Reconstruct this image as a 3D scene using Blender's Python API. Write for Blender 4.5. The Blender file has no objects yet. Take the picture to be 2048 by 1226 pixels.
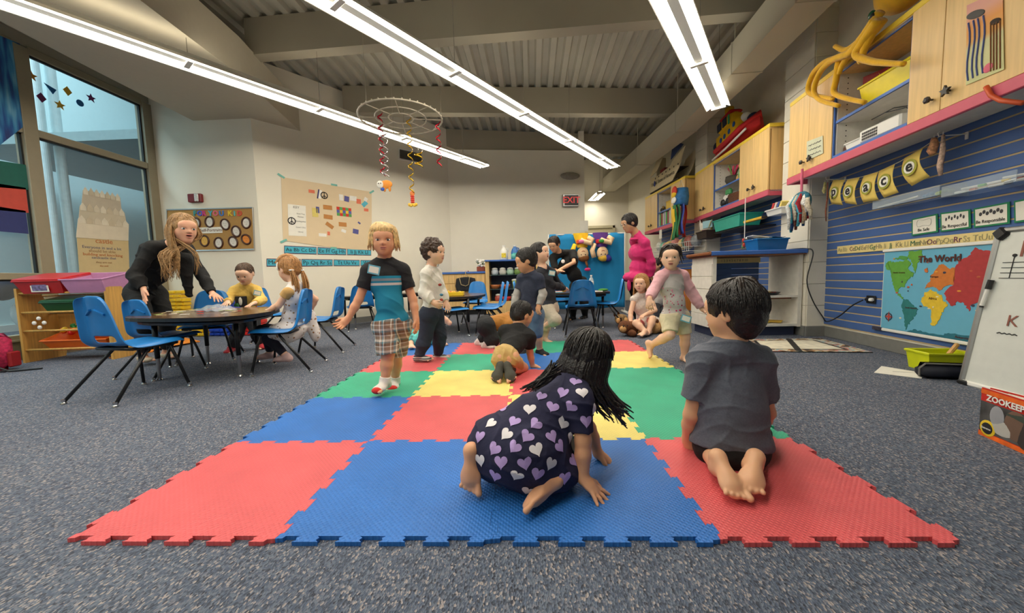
import bpy, math, random, numpy as np
from mathutils import Vector, Matrix
random.seed(7); RNG = np.random.default_rng(11)
S = bpy.context.scene; COL = S.collection
PI = math.pi

# ------------------------------------------------------------------ camera
FPX, PIT, YAW, ROL, CH = 728.73, .0791, -.0385, -.026, .7233
FW = np.array([math.sin(YAW)*math.cos(PIT), math.cos(YAW)*math.cos(PIT), -math.sin(PIT)])
_r = np.array([math.cos(YAW), -math.sin(YAW), 0.]); _u = np.cross(_r, FW)
RT, UP = _r*math.cos(ROL)+_u*math.sin(ROL), _u*math.cos(ROL)-_r*math.sin(ROL)
CAMP = np.array([0, 0, CH])
cd = bpy.data.cameras.new('camera'); cam = bpy.data.objects.new('camera', cd); COL.objects.link(cam)
cd.sensor_width = 36; cd.sensor_fit = 'HORIZONTAL'; cd.lens = 36*FPX/2048; cd.clip_start = .02; cd.clip_end = 200
cam.matrix_world = Matrix(((RT[0], UP[0], -FW[0], 0), (RT[1], UP[1], -FW[1], 0), (RT[2], UP[2], -FW[2], CH), (0, 0, 0, 1)))
S.camera = cam
def ray(u, v): return RT*(u-1024)/FPX + UP*(613-v)/FPX + FW
def G(u, v, z=0.):      # where the pixel's ray meets the height z (floor, table top)
    d = ray(u, v); return Vector(CAMP + d*(z-CH)/d[2])
def AY(u, v, y): d = ray(u, v); return Vector(CAMP + d*y/d[1])
def AX(u, v, x): d = ray(u, v); return Vector(CAMP + d*x/d[0])
def PLN(u, v, p, az):   # where the pixel's ray meets a vertical wall through p running along azimuth az
    n = np.array([math.cos(math.radians(az)), -math.sin(math.radians(az)), 0]); d = ray(u, v)
    return Vector(CAMP + d*((np.array(p)-CAMP)@n)/(d@n))

# ------------------------------------------------------------------ world, exposure
S.view_settings.view_transform = 'Standard'; S.view_settings.look = 'None'
S.view_settings.exposure = 0.62; S.view_settings.gamma = 1; S.view_settings.use_curve_mapping = False
W = bpy.data.worlds.new('world'); S.world = W; W.use_nodes = True
W.node_tree.nodes['Background'].inputs[0].default_value = (.55, .72, .8, 1)
W.node_tree.nodes['Background'].inputs[1].default_value = .25
LIGHT = 17.0            # strength of the fluorescent lamps

# ------------------------------------------------------------------ materials
def lin(c): return tuple((x/255/12.92 if x/255 <= .04045 else ((x/255+.055)/1.055)**2.4) for x in c)
MATS = {}
def mat(name, c=None, rough=.6, metal=0, var=.06, sc=18, bump=0, bsc=60, emit=0, alpha=1, trans=0, coat=0, fuzz=0):
    if name in MATS: return MATS[name]
    m = bpy.data.materials.new(name); m.use_nodes = True; MATS[name] = m
    nt = m.node_tree; N = nt.nodes; L = nt.links; b = N['Principled BSDF']
    rgb = lin(c)
    b.inputs['Base Color'].default_value = (*rgb, 1); b.inputs['Roughness'].default_value = rough
    b.inputs['Metallic'].default_value = metal; b.inputs['Alpha'].default_value = alpha
    b.inputs['Transmission Weight'].default_value = trans; b.inputs['Coat Weight'].default_value = coat
    if fuzz: b.inputs['Sheen Weight'].default_value = fuzz; b.inputs['Sheen Roughness'].default_value = .5
    if emit:
        b.inputs['Emission Color'].default_value = (*rgb, 1); b.inputs['Emission Strength'].default_value = emit
    if var or bump:
        tc = N.new('ShaderNodeTexCoord')
    if var:
        n = N.new('ShaderNodeTexNoise'); n.inputs['Scale'].default_value = sc; n.inputs['Detail'].default_value = 4
        r = N.new('ShaderNodeValToRGB'); r.color_ramp.elements[0].position = .3; r.color_ramp.elements[1].position = .72
        r.color_ramp.elements[0].color = (*[x*(1-var) for x in rgb], 1); r.color_ramp.elements[1].color = (*[min(1, x*(1+var)) for x in rgb], 1)
        L.new(tc.outputs['Object'], n.inputs['Vector']); L.new(n.outputs[0], r.inputs[0]); L.new(r.outputs[0], b.inputs['Base Color'])
    if bump:
        n = N.new('ShaderNodeTexNoise'); n.inputs['Scale'].default_value = bsc; n.inputs['Detail'].default_value = 3
        bp = N.new('ShaderNodeBump'); bp.inputs['Strength'].default_value = bump; bp.inputs['Distance'].default_value = .01
        L.new(tc.outputs['Object'], n.inputs['Vector']); L.new(n.outputs[0], bp.inputs['Height']); L.new(bp.outputs[0], b.inputs['Normal'])
    return m
def node(nt, t, **k):
    n = nt.nodes.new(t)
    for a, v in k.items():
        if a.startswith('i'): n.inputs[int(a[1:])].default_value = v
        else: setattr(n, a, v)
    return n
def ramp(nt, stops, interp='CONSTANT'):
    r = nt.nodes.new('ShaderNodeValToRGB'); cr = r.color_ramp; cr.interpolation = interp
    while len(cr.elements) < len(stops): cr.elements.new(.5)
    for e, (p, c) in zip(cr.elements, stops): e.position = p; e.color = (*lin(c), 1)
    return r
def wood(name, c, sc=2.2, var=.09, rough=.45):
    m = mat(name, c, rough, var=0); nt = m.node_tree; b = nt.nodes['Principled BSDF']
    tc = node(nt, 'ShaderNodeTexCoord'); mp = node(nt, 'ShaderNodeMapping'); mp.inputs['Scale'].default_value = (9*sc, 9*sc, sc*.6)
    n = node(nt, 'ShaderNodeTexNoise', i2=3.0); rgb = c
    r = ramp(nt, [(.3, tuple(x*(1-var) for x in c)), (.7, tuple(min(255, x*(1+var*.6)) for x in c))], 'LINEAR')
    nt.links.new(tc.outputs['Object'], mp.inputs[0]); nt.links.new(mp.outputs[0], n.inputs['Vector']); nt.links.new(n.outputs[0], r.inputs[0]); nt.links.new(r.outputs[0], b.inputs['Base Color'])
    return m

# ------------------------------------------------------------------ mesh builder
class MB:
    def __init__(s): s.v = []; s.f = []; s.M = Matrix.Identity(4)
    def add(s, vs, fs):
        o = len(s.v); s.v += [tuple(s.M @ Vector(p)) for p in vs]; s.f += [tuple(i+o for i in f) for f in fs]; return s
    def box(s, c, d, rz=0, R=None, bev=0):
        x, y, z = (k/2 for k in d)
        R = R or Matrix.Rotation(rz, 3, 'Z'); c = Vector(c)
        if not bev:
            vs = [c+R@Vector((a*x, b*y, e*z)) for e in (-1, 1) for b in (-1, 1) for a in (-1, 1)]
            return s.add(vs, [(0, 2, 3, 1), (4, 5, 7, 6), (0, 1, 5, 4), (2, 6, 7, 3), (0, 4, 6, 2), (1, 3, 7, 5)])
        b_ = min(bev, x*.9, y*.9, z*.9); vs = []
        for zz, ins in ((-z, b_), (-z+b_, 0), (z-b_, 0), (z, b_)):
            X, Y = x-ins, y-ins
            for px, py in ((-X+b_, -Y), (X-b_, -Y), (X, -Y+b_), (X, Y-b_), (X-b_, Y), (-X+b_, Y), (-X, Y-b_), (-X, -Y+b_)): vs.append(c+R@Vector((px, py, zz)))
        fs = [tuple(reversed(range(8))), tuple(range(24, 32))]
        for k in range(3):
            for i in range(8): fs.append((k*8+i, k*8+(i+1) % 8, k*8+8+(i+1) % 8, k*8+8+i))
        return s.add(vs, fs)
    def quad(s, *p): return s.add(p, [tuple(range(len(p)))])
    def tube(s, pts, r, n=8, close=False, cap=True):
        pts = [Vector(p) for p in pts]; m = len(pts); rs = r if isinstance(r, (list, tuple)) else [r]*m
        vs = []; fs = []; up = None
        for i, p in enumerate(pts):
            if close: t = pts[(i+1) % m]-pts[i-1]
            else: t = pts[min(i+1, m-1)]-pts[max(i-1, 0)]
            t = t.normalized() if t.length > 1e-9 else Vector((0, 0, 1))
            if up is None: up = t.orthogonal().normalized()
            up = (up-t*up.dot(t)); up = up.normalized() if up.length > 1e-6 else t.orthogonal().normalized()
            w = t.cross(up)
            for k in range(n):
                a = 2*PI*k/n; vs.append(p+(up*math.cos(a)+w*math.sin(a))*rs[i])
        for i in range(m if close else m-1):
            j = (i+1) % m
            for k in range(n): fs.append((i*n+k, i*n+(k+1) % n, j*n+(k+1) % n, j*n+k))
        if cap and not close: fs += [tuple(reversed(range(n))), tuple(range((m-1)*n, m*n))]
        return s.add(vs, fs)
    def cyl(s, a, b, r, r2=None, n=16): return s.tube([a, b], [r, r if r2 is None else r2], n)
    def lathe(s, prof, c=(0, 0, 0), n=20, R=None):
        c = Vector(c); R = R or Matrix.Identity(3); vs = []; fs = []; m = len(prof)
        for r, z in prof:
            for k in range(n): a = 2*PI*k/n; vs.append(c+R@Vector((r*math.cos(a), r*math.sin(a), z)))
        for i in range(m-1):
            for k in range(n): fs.append((i*n+k, i*n+(k+1) % n, (i+1)*n+(k+1) % n, (i+1)*n+k))
        fs += [tuple(reversed(range(n))), tuple(range((m-1)*n, m*n))]
        return s.add(vs, fs)
    def ell(s, c, r, R=None, n=14, m=8):
        r = (r, r, r) if isinstance(r, (int, float)) else r; R = R or Matrix.Identity(3); c = Vector(c); vs = []; fs = []
        for i in range(m+1):
            t = PI*i/m
            for k in range(n):
                a = 2*PI*k/n; vs.append(c+R@Vector((r[0]*math.sin(t)*math.cos(a), r[1]*math.sin(t)*math.sin(a), -r[2]*math.cos(t))))
        for i in range(m):
            for k in range(n): fs.append((i*n+k, i*n+(k+1) % n, (i+1)*n+(k+1) % n, (i+1)*n+k))
        return s.add(vs, fs)
    def prism(s, poly, h, z=0):       # poly in local xy, extruded z..z+h
        n = len(poly); vs = [(x, y, z) for x, y in poly]+[(x, y, z+h) for x, y in poly]
        fs = [tuple(reversed(range(n))), tuple(range(n, 2*n))]+[(i, (i+1) % n, n+(i+1) % n, n+i) for i in range(n)]
        return s.add(vs, fs)
    def grid(s, fn, nu, nv):          # fn(u,v) -> point, u,v in 0..1
        vs = [fn(i/nu, j/nv) for j in range(nv+1) for i in range(nu+1)]
        fs = [(j*(nu+1)+i, j*(nu+1)+i+1, (j+1)*(nu+1)+i+1, (j+1)*(nu+1)+i) for j in range(nv) for i in range(nu)]
        return s.add(vs, fs)
    def build(s, name, m, parent=None, smooth=False, solid=0, **k):
        me = bpy.data.meshes.new(name); me.from_pydata(s.v, [], s.f)
        for q in (m if isinstance(m, (list, tuple)) else [m]): me.materials.append(q)
        o = bpy.data.objects.new(name, me); COL.objects.link(o)
        if smooth: me.polygons.foreach_set('use_smooth', [True]*len(me.polygons))
        if solid: md = o.modifiers.new('solid', 'SOLIDIFY'); md.thickness = solid; md.offset = 0
        me.update()
        if parent: o.parent = parent
        if k: tag(o, **k)
        return o
def tag(o, label=None, cat=None, group=None, kind=None):
    if label: o['label'] = label
    if cat: o['category'] = cat
    if group: o['group'] = group
    if kind: o['kind'] = kind
    return o
def thing(name, label, cat, loc=(0, 0, 0), rz=0, group=None, R=None):
    o = bpy.data.objects.new(name, None); COL.objects.link(o); o.empty_display_size = .1
    o.location = loc; o.rotation_euler = (0, 0, rz)
    if R is not None: o.rotation_euler = R.to_euler()
    return tag(o, label, cat, group)
def struct(name, mb, m, parent=None, **k):
    o = mb.build(name, m, parent, **k); o['kind'] = 'structure'; return o
def B(name, c, d, m, parent=None, bev=0, rz=0, R=None, **k): return MB().box(c, d, rz, R, bev).build(name, m, parent, **k)
def dup(o, loc=None, rz=None, label=None, parent=None):
    c = o.copy(); COL.objects.link(c); c.parent = parent
    for ch in list(o.children): dup(ch, parent=c)
    if loc is not None: c.location = loc
    if rz is not None: c.rotation_euler[2] = rz
    if label: c['label'] = label
    return c
def text(name, s, size, m, parent=None, loc=(0, 0, 0), rot=(PI/2, 0, 0), ext=.0006, align='CENTER', M=None, sx=1, bold=0):
    cu = bpy.data.curves.new(name, 'FONT'); cu.body = s; cu.size = size; cu.align_x = align; cu.align_y = 'CENTER'; cu.extrude = ext; cu.resolution_u = 2; cu.offset = bold
    t = bpy.data.objects.new(name, cu); COL.objects.link(t)
    dg = bpy.context.evaluated_depsgraph_get(); me = bpy.data.meshes.new_from_object(t.evaluated_get(dg))
    bpy.data.objects.remove(t); bpy.data.curves.remove(cu)
    me.materials.clear(); me.materials.append(m); o = bpy.data.objects.new(name, me); COL.objects.link(o)
    if parent: o.parent = parent
    o.location = loc; o.rotation_euler = rot; o.scale = (sx, 1, 1)
    if len(s) > 2: o['kind'] = 'stuff'
    return o
def wallframe(p, az):     # local x runs along azimuth az (from +Y towards +X), local z up; returns Matrix
    a = math.radians(az); return Matrix.Translation(Vector(p)) @ Matrix.Rotation(PI/2-a, 4, 'Z')
def heart(n=14, s=1.):
    out = []
    for i in range(n*2):
        t = 2*PI*i/(2*n); out.append((s*16*math.sin(t)**3/32, s*(13*math.cos(t)-5*math.cos(2*t)-2*math.cos(3*t)-math.cos(4*t))/32))
    return out[::-1]
def star(r, q=.45, n=5): return [((r if i % 2 == 0 else r*q)*math.sin(PI*i/n), (r if i % 2 == 0 else r*q)*math.cos(PI*i/n)) for i in range(2*n)][::-1]
# ------------------------------------------------------------------ the room
CREAM = mat('cream_paint', (234, 228, 211), .75, var=.02, sc=3, bump=.05, bsc=200)
CMUM = mat('painted_block', (226, 220, 204), .8, var=.03, sc=8, bump=.25, bsc=160)
MORT = mat('mortar', (196, 190, 174), .9)
GREY = mat('ceiling_paint', (164, 157, 139), .8, var=.04, sc=2)
DECKM = mat('deck_paint', (172, 168, 154), .7, var=.05, sc=4)
BASEM = mat('vinyl_base', (122, 122, 118), .6)
SLATM = mat('slat_blue', (70, 102, 160), .5, var=.05, sc=5)
GROOVE = mat('groove_brown', (196, 174, 132), .8)
FRAMEM = mat('window_frame', (150, 140, 116), .5, var=.03)
DARK = mat('dark_gasket', (28, 30, 30), .6)
GLASS = mat('glass', (235, 245, 245), .02, var=0, alpha=.06)
WHITE = mat('white_plastic', (232, 230, 224), .45, var=.02)
BLACK = mat('black_plastic', (24, 24, 26), .45, var=.1)
STEEL = mat('chrome', (200, 200, 200), .22, metal=1, var=0)

# carpet: blue grey loop pile with beige and dark flecks
m = mat('carpet', (92, 100, 116), .95, var=0); nt = m.node_tree; b = nt.nodes['Principled BSDF']
tc = node(nt, 'ShaderNodeTexCoord'); mp = node(nt, 'ShaderNodeMapping'); mp.inputs['Scale'].default_value = (1, .62, 1); mp.inputs['Rotation'].default_value = (0, 0, .5)
v1 = node(nt, 'ShaderNodeTexVoronoi'); v1.inputs['Scale'].default_value = 230
r1 = ramp(nt, [(0, (86, 97, 116)), (.28, (106, 115, 130)), (.5, (77, 85, 100)), (.7, (162, 154, 152)), (.8, (118, 121, 133)), (.92, (66, 70, 82))])
n2 = node(nt, 'ShaderNodeTexNoise'); n2.inputs['Scale'].default_value = 2.2
mx = node(nt, 'ShaderNodeMix', data_type='RGBA', blend_type='MULTIPLY'); mx.inputs[0].default_value = .35
r2 = ramp(nt, [(.3, (205, 205, 215)), (.7, (255, 255, 255))], 'LINEAR')
sep = node(nt, 'ShaderNodeSeparateColor'); bp = node(nt, 'ShaderNodeBump'); bp.inputs['Strength'].default_value = .7; bp.inputs['Distance'].default_value = .008
lk = nt.links.new
lk(tc.outputs['Object'], mp.inputs[0]); lk(mp.outputs[0], v1.inputs['Vector']); lk(v1.outputs['Color'], sep.inputs[0]); lk(sep.outputs[0], r1.inputs[0])
lk(tc.outputs['Object'], n2.inputs['Vector']); lk(n2.outputs[0], r2.inputs[0]); lk(r1.outputs[0], mx.inputs[6]); lk(r2.outputs[0], mx.inputs[7]); lk(mx.outputs[2], b.inputs['Base Color'])
lk(v1.outputs['Distance'], bp.inputs['Height']); lk(bp.outputs[0], b.inputs['Normal'])
CARPET = m
fl = MB(); fl.add([(-13, -4, 0), (5.5, -4, 0), (5.5, 12, 0), (-13, 12, 0)], [(0, 1, 2, 3)]); struct('floor', fl, CARPET)

ZB, ZD = 3.48, 3.90
def wall(name, pts, z0, z1, m, t=.12):      # polyline wall; thickness grows to the left of the direction of travel
    mb = MB(); n = len(pts)
    for i in range(n-1):
        a, b_ = Vector((*pts[i], 0)), Vector((*pts[i+1], 0)); d = (b_-a).normalized(); nn = Vector((-d.y, d.x, 0))*t
        q = [a, b_, b_+nn, a+nn]; vs = [(p.x, p.y, z) for z in (z0, z1) for p in q]
        mb.add(vs, [(0, 3, 2, 1), (4, 5, 6, 7), (0, 1, 5, 4), (1, 2, 6, 5), (2, 3, 7, 6), (3, 0, 4, 7)])
    return struct(name, mb, m)
PA, PB = (-3.82, 5.2), (-1.6, 7.95)
AZP = math.degrees(math.atan2(PB[0]-PA[0], PB[1]-PA[1]))
wall('wall_cork', [(-5.3, 5.2), PA], 0, ZD, CREAM)
wall('wall_diagonal', [PA, PB], 0, ZD, CREAM)
EX0, EX1 = PB, (1.36, 8.36); AZE = math.degrees(math.atan2(EX1[0]-EX0[0], EX1[1]-EX0[1]))
wall('wall_exit', [EX0, EX1], 0, ZB, CREAM)
wall('wall_alcove', [(1.36, 8.36), (1.36, 10.4), (2.9, 10.4), (3.25, 8.82)], 0, ZD, CREAM)
wall('baseboard_diagonal', [(PA[0]+.01, PA[1]-.012), (PB[0]+.008, PB[1]-.012)], 0, .1, BASEM, .01)
wall('baseboard_cork', [(-5.28, 5.19), (PA[0], 5.19)], 0, .1, BASEM, .01)
wall('wall_back', [(4.2, -3.6), (-5.4, -3.6)], 0, ZD, CREAM)
# door in the alcove
d = struct('door_1', MB().box((2.02, 10.37, 1.01), (.86, .05, 2.02), bev=.004), mat('door_cream', (206, 196, 160), .5))
fr = MB(); fr.box((1.56, 10.36, 1.04), (.06, .09, 2.1)); fr.box((2.48, 10.36, 1.04), (.06, .09, 2.1)); fr.box((2.02, 10.36, 2.06), (.98, .09, .07)); fr.build('door_frame', mat('door_trim', (188, 180, 150), .5), d)
MB().lathe([(.02, 0), (.02, .03), (.03, .05), (.03, .06), (.01, .075)], (2.38, 10.34, 1.0), 12, Matrix.Rotation(PI/2, 3, 'X')).build('door_handle', STEEL, d)

# right wall: three slat-panelled bays between block pilasters
NZ = (math.sin(math.radians(7)), math.cos(math.radians(7)))
def nearx(y): return 3.264+(y-4.074)*math.tan(math.radians(7))
bays = [('wall_right_near', (nearx(4.074), 4.074), (nearx(-3.6), -3.6)), ('wall_right_middle', (3.5, 6.7), (3.42, 4.56)), ('wall_right_far', (3.25, 8.82), (3.36, 7.05))]
PITCH = .0797
for nm, a, b_ in bays:
    w = wall(nm, [a, b_], 0, ZD, CMUM, .14)
    a, b_ = Vector((*a, 0)), Vector((*b_, 0)); d = (b_-a).normalized(); nrm = Vector((d.y, -d.x, 0)); L = (b_-a).length; rz = math.atan2(d.y, d.x)
    c = (a+b_)/2; z0 = .125
    MB().box(c+nrm*.0105+Vector((0, 0, (z0+1.78)/2)), (L-.01, .019, 1.78-z0), rz).build('groove_back', GROOVE, w)
    proto = None
    for k in range(20):
        zc = z0+PITCH*(k+.5)+.004
        if proto is None: proto = MB().box((0, 0, 0), (L-.012, .016, PITCH-.011), 0, bev=.002).build('slat', SLATM, w); o = proto
        else: o = proto.copy(); COL.objects.link(o); o.parent = w
        o.location = c+nrm*.016+Vector((0, 0, zc)); o.rotation_euler = (0, 0, rz)
    bb = struct('baseboard_'+nm[5:], MB().box(c+nrm*.012+Vector((0, 0, .056)), (L, .02, .112), rz, bev=.004), BASEM)
    MB().box(c+nrm*.014+Vector((0, 0, .117)), (L, .022, .012), rz).build('cap_strip', mat('base_cap', (200, 196, 180), .6), bb)
def pilaster(nm, pts):
    w = wall(nm, pts, 0, ZD, MORT, .1)
    for i in range(len(pts)-1):
        a, b_ = Vector((*pts[i], 0)), Vector((*pts[i+1], 0)); d = (b_-a); L = d.length; d.normalize(); nrm = Vector((d.y, -d.x, 0)); rz = math.atan2(d.y, d.x)
        if L < .12: continue
        n = max(1, round(L/.42)); h = .235; me = None
        for r in range(int(ZD/h)):
            for k in range(n):
                c = a+d*(L*(k+.5)/n)+nrm*.003+Vector((0, 0, (r+.5)*h+.1))
                if (r+.5)*h+.1+h/2 > ZD: continue
                if me is None: me = MB().box((0, 0, 0), (L/n-.006, .012, h-.006), bev=.002).build('block', CMUM, w); o = me
                else: o = me.copy(); COL.objects.link(o); o.parent = w
                o.location = c; o.rotation_euler = (0, 0, rz)
        MB().box(a+d*L/2+nrm*.014+Vector((0, 0, .056)), (L+.02, .02, .112), rz, bev=.003).build('baseboard', BASEM, w)
    return w
pilaster('wall_pilaster_near', [(3.42, 4.58), (3.1, 4.57), (3.055, 4.08), (3.28, 4.074)])
pilaster('wall_pilaster_far', [(3.36, 7.07), (3.2, 7.06), (3.24, 6.7), (3.52, 6.69)])

# ceiling: ribbed steel deck, beams, bulkhead, duct
mb = MB(); x = -5.4; P = .2
prof = []
while x < 4.4:
    prof += [(x, ZD), (x+.075, ZD), (x+.1, ZD+.05), (x+.175, ZD+.05)]; x += P
vs = [(px+(yy-4)*.02, yy, pz) for yy in (-3.7, 10.6) for px, pz in prof]; n = len(prof)
mb.add(vs, [(i+1, i, n+i, n+i+1) for i in range(n-1)])
deck = struct('ceiling', mb, DECKM)
B('deck_cover', (-.5, 3.4, ZD+.12), (10.4, 14.6, .08), DECKM, deck)
def beam(nm, a, b_, w=.16):
    a, b_ = Vector((*a, 0)), Vector((*b_, 0)); d = b_-a; L = d.length; rz = math.atan2(d.y, d.x); c = (a+b_)/2
    n_ = Vector((-d.y, d.x, 0)).normalized()
    mb = MB(); mb.box(c+n_*.08+Vector((0, 0, (ZB+ZD)/2)), (L, w, ZD-ZB), rz); return struct(nm, mb, GREY)
beam('trim_1', (-3.3, 4.5), (4.2, 4.12)); beam('trim_2', (-2.9, 6.07), (3.6, 6.76)); beam('trim_3', (-1.7, 7.92), (3.4, 8.9)); beam('trim_4', (-3.3, 2.6), (4.2, 1.6)); 
# dropped bulkhead over the window side
mb = MB(); pl = [(-4.66, 5.21), (-4.56, 3.7), (-4.3, 1.2), (-4.2, -3.5), (-2.75, -3.5), (-3.15, 4.2), (-3.42, 5.7), (-3.82, 5.21)]
mb.prism(pl, .44, 3.06); struct('ceiling_bulkhead', mb, mat('bulkhead_paint', (190, 182, 162), .75, var=.02))
struct('ceiling_window', MB().box((-5.0, 1.6, 3.5), (1.0, 7.3, .1)), GREY)
# sheet-metal duct that follows the curved wall
DUCT = mat('duct_paint', (190, 184, 166), .6, var=.03, sc=2)
lp = [(2.2, -1.5), (2.3, 1.5), (2.36, 3.4), (2.43, 4.5), (2.48, 6.2), (2.36, 7.9), (2.16, 10.3)]
du = thing('air_duct', 'long painted rectangular air duct hung along the right wall', 'duct')
for i in range(len(lp)-1):
    a, b_ = Vector((*lp[i], 0)), Vector((*lp[i+1], 0)); d = (b_-a).normalized(); r = Vector((d.y, -d.x, 0))*.33
    a2, b2 = a+d*.004, b_-d*.004
    vs = [(p.x, p.y, z) for z in (3.0, 3.34) for p in (a2, b2, b2+r, a2+r)]
    MB().add(vs, [(0, 3, 2, 1), (4, 5, 6, 7), (0, 1, 5, 4), (1, 2, 6, 5), (2, 3, 7, 6), (3, 0, 4, 7)]).build('duct_section', DUCT, du)
    MB().cyl(b_+r*.1+Vector((0, 0, 3.3)), b_+r*.1+Vector((0, 0, ZD)), .006, n=6).build('hanger_rod', DUCT, du)
    q = (a+b_)/2+r*.5; R = math.atan2(d.y, d.x)
    MB().box(b_+r*.5+Vector((0, 0, 3.17)), (.02, .345, .355), R).build('seam_flange', DUCT, du)

# window wall
def win(n, y0, y1, panes):
    w = MB(); X = -5.3
    return w
FRZ = [(.2, .26), (.835, .905), (2.385, 2.465), (3.25, 3.33)]
wl = struct('wall_window', MB().box((-5.36, .8, .1), (.2, 8.8, .2)), mat('concrete_curb', (120, 108, 86), .85, var=.1, bump=.3))
MB().box((-5.36, .8, 3.62), (.14, 8.8, .6)).build('header', GREY, wl)
MB().box((-5.29, .8, .205), (.1, 8.8, .02)).build('curb_cap', FRAMEM, wl)
ms = [(-2.6, .12), (1.2, .12), (3.86, .12), (5.14, .12)]
for i in range(3):
    y0, y1 = ms[i][0]+.06, ms[i+1][0]-.06
    w = MB()
    for a, b_ in FRZ: w.box((-5.32, (y0+y1)/2, (a+b_)/2), (.1, y1-y0, b_-a), bev=.004)
    w.box((-5.32, ms[i+1][0], 1.75), (.12, .12, 3.1), bev=.004)
    if i == 0: w.box((-5.32, ms[0][0], 1.75), (.12, .12, 3.1))
    o = struct('window_%d' % (i+1), w, FRAMEM)
    for a, b_ in ((.26, .835), (.905, 2.385), (2.465, 3.25)):
        B('pane', (-5.335, (y0+y1)/2, (a+b_)/2), (.006, y1-y0, b_-a), GLASS, o)
        g_ = MB(); g_.box((-5.315, (y0+y1)/2, b_-.008), (.03, y1-y0, .016)); g_.box((-5.315, y0+.008, (a+b_)/2), (.03, .016, b_-a)); g_.box((-5.315, y1-.008, (a+b_)/2), (.03, .016, b_-a)); g_.build('gasket', DARK, o)
# the corridor beyond the glass
OUTW = mat('corridor_wall', (206, 226, 228), .7, var=.02); 
wo = struct('wall_corridor', MB().box((-9.2, 3, 1.6), (.1, 18, 3.3)), OUTW)
MB().box((-9.1, 3, 3.42), (.12, 18, .2)).build('ledge', mat('corridor_ledge', (150, 176, 180), .6), wo)
MB().box((-9.2, 3, 5.4), (.1, 18, 3.8)).build('upper_wall', OUTW, wo)
MB().box((-9.12, 3, .06), (.06, 18, .12)).build('corridor_base', WHITE, wo)
struct('wall_corridor_end', MB().box((-7.3, 9.4, 2.6), (4.0, .1, 5.2)), mat('corridor_grey', (150, 172, 176), .7))
struct('ceiling_corridor', MB().box((-7.2, 7.4, 3.0), (3.2, 4.0, .14)), mat('corridor_soffit', (150, 168, 170), .7))
for nm, u, r in (('leftmost', 106, .06), ('rightmost', 137, .06)):
    p = AX(u, 450, -7.2)
    tag(MB().lathe([(r, 0), (r, 5)], (p.x, p.y, 0), 20).build('column', mat('white_column', (226, 240, 242), .4), smooth=False), 'slim round white column beyond the window glass, %s of the two' % nm, 'column', 'columns in the corridor')
ld = bpy.data.lights.new('corridor_daylight', 'AREA'); ld.shape = 'RECTANGLE'; ld.size = 2.4; ld.size_y = 10; ld.energy = 420; ld.color = (.62, .9, 1)
lo = bpy.data.objects.new('corridor_daylight', ld); COL.objects.link(lo); lo.location = (-7.2, 2.2, 6.5)

# fluorescent fixtures, all parallel to the diagonal wall
TUBE = mat('lamp_tube', (255, 247, 230), .5, var=0, emit=LIGHT); REFL = mat('reflector', (236, 234, 226), .35, var=0)
UPL = mat('uplight', (255, 244, 222), .5, var=0, emit=LIGHT*.28); PERF = mat('perforated_steel', (176, 176, 172), .5, var=.15, sc=300)
def fixture(end, length, z, az, label, every=1.22, lead=0):
    a = math.radians(az); f_ = thing('fluorescent_light', label, 'ceiling light', (end[0], end[1], z), PI/2-a+PI)
    L = length
    MB().box((L/2, 0, .085), (L, .075, .03)).build('housing', REFL, f_)
    for s in (-1, 1):
        q = MB(); q.add([(0, s*.03, .07), (L, s*.03, .07), (L, s*.135, .0), (0, s*.135, .0), (0, s*.03, .075), (L, s*.03, .075), (L, s*.139, .002), (0, s*.139, .002)], [(0, 1, 2, 3), (4, 7, 6, 5), (0, 4, 5, 1), (3, 2, 6, 7), (0, 3, 7, 4), (1, 5, 6, 2)]); q.build('reflector', REFL, f_)
        t = MB(); t.add([(.01, s*.045, .05), (L-.01, s*.045, .05), (L-.01, s*.128, .004), (.01, s*.128, .004)], [(0, 1, 2, 3) if s < 0 else (3, 2, 1, 0)]); t.build('lamp_tube', TUBE, f_)
    MB().box((L/2, 0, .03), (L-.02, .075, .006)).build('perforated_strip', PERF, f_)
    MB().add([(.02, -.03, .1012), (L-.02, -.03, .1012), (L-.02, .03, .1012), (.02, .03, .1012)], [(0, 1, 2, 3)]).build('uplight_slot', UPL, f_)
    for e_ in (.004, L-.004): MB().box((e_, 0, .03), (.008, .16, .06)).build('end_cap', REFL, f_)
    k = lead
    while k < L-.1:
        q = MB(); q.box((k, 0, .012), (.05, .17, .02), bev=.004)
        if k > .02: q.build('bracket', REFL, f_)
        wx = end[0]-math.sin(a)*k; MB().cyl((k, 0, .1), (k, 0, (3.05 if wx < -3.0 else ZD-.01)-z), .003, n=5).build('cable', STEEL, f_)
        k += every
    return f_
AZL = 35
fixture((-.69, 6.99), 8.2, 2.8, AZL, 'long fluorescent fixture nearest the windows, ending above the diagonal wall', lead=.6)
fixture((1.775, 7.36), 11.0, 2.8, AZL, 'long fluorescent fixture running across the middle of the ceiling', lead=.6)
fixture((2.51, 4.93), 8.2, 2.8, AZL, 'short wide-looking fluorescent fixture above the octopus cabinets', lead=.02)
p0 = G(1200, 388, 2.75); fixture((p0.x, p0.y), .8, 2.75, 178, 'small distant fluorescent fixture under the duct near the door')
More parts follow.
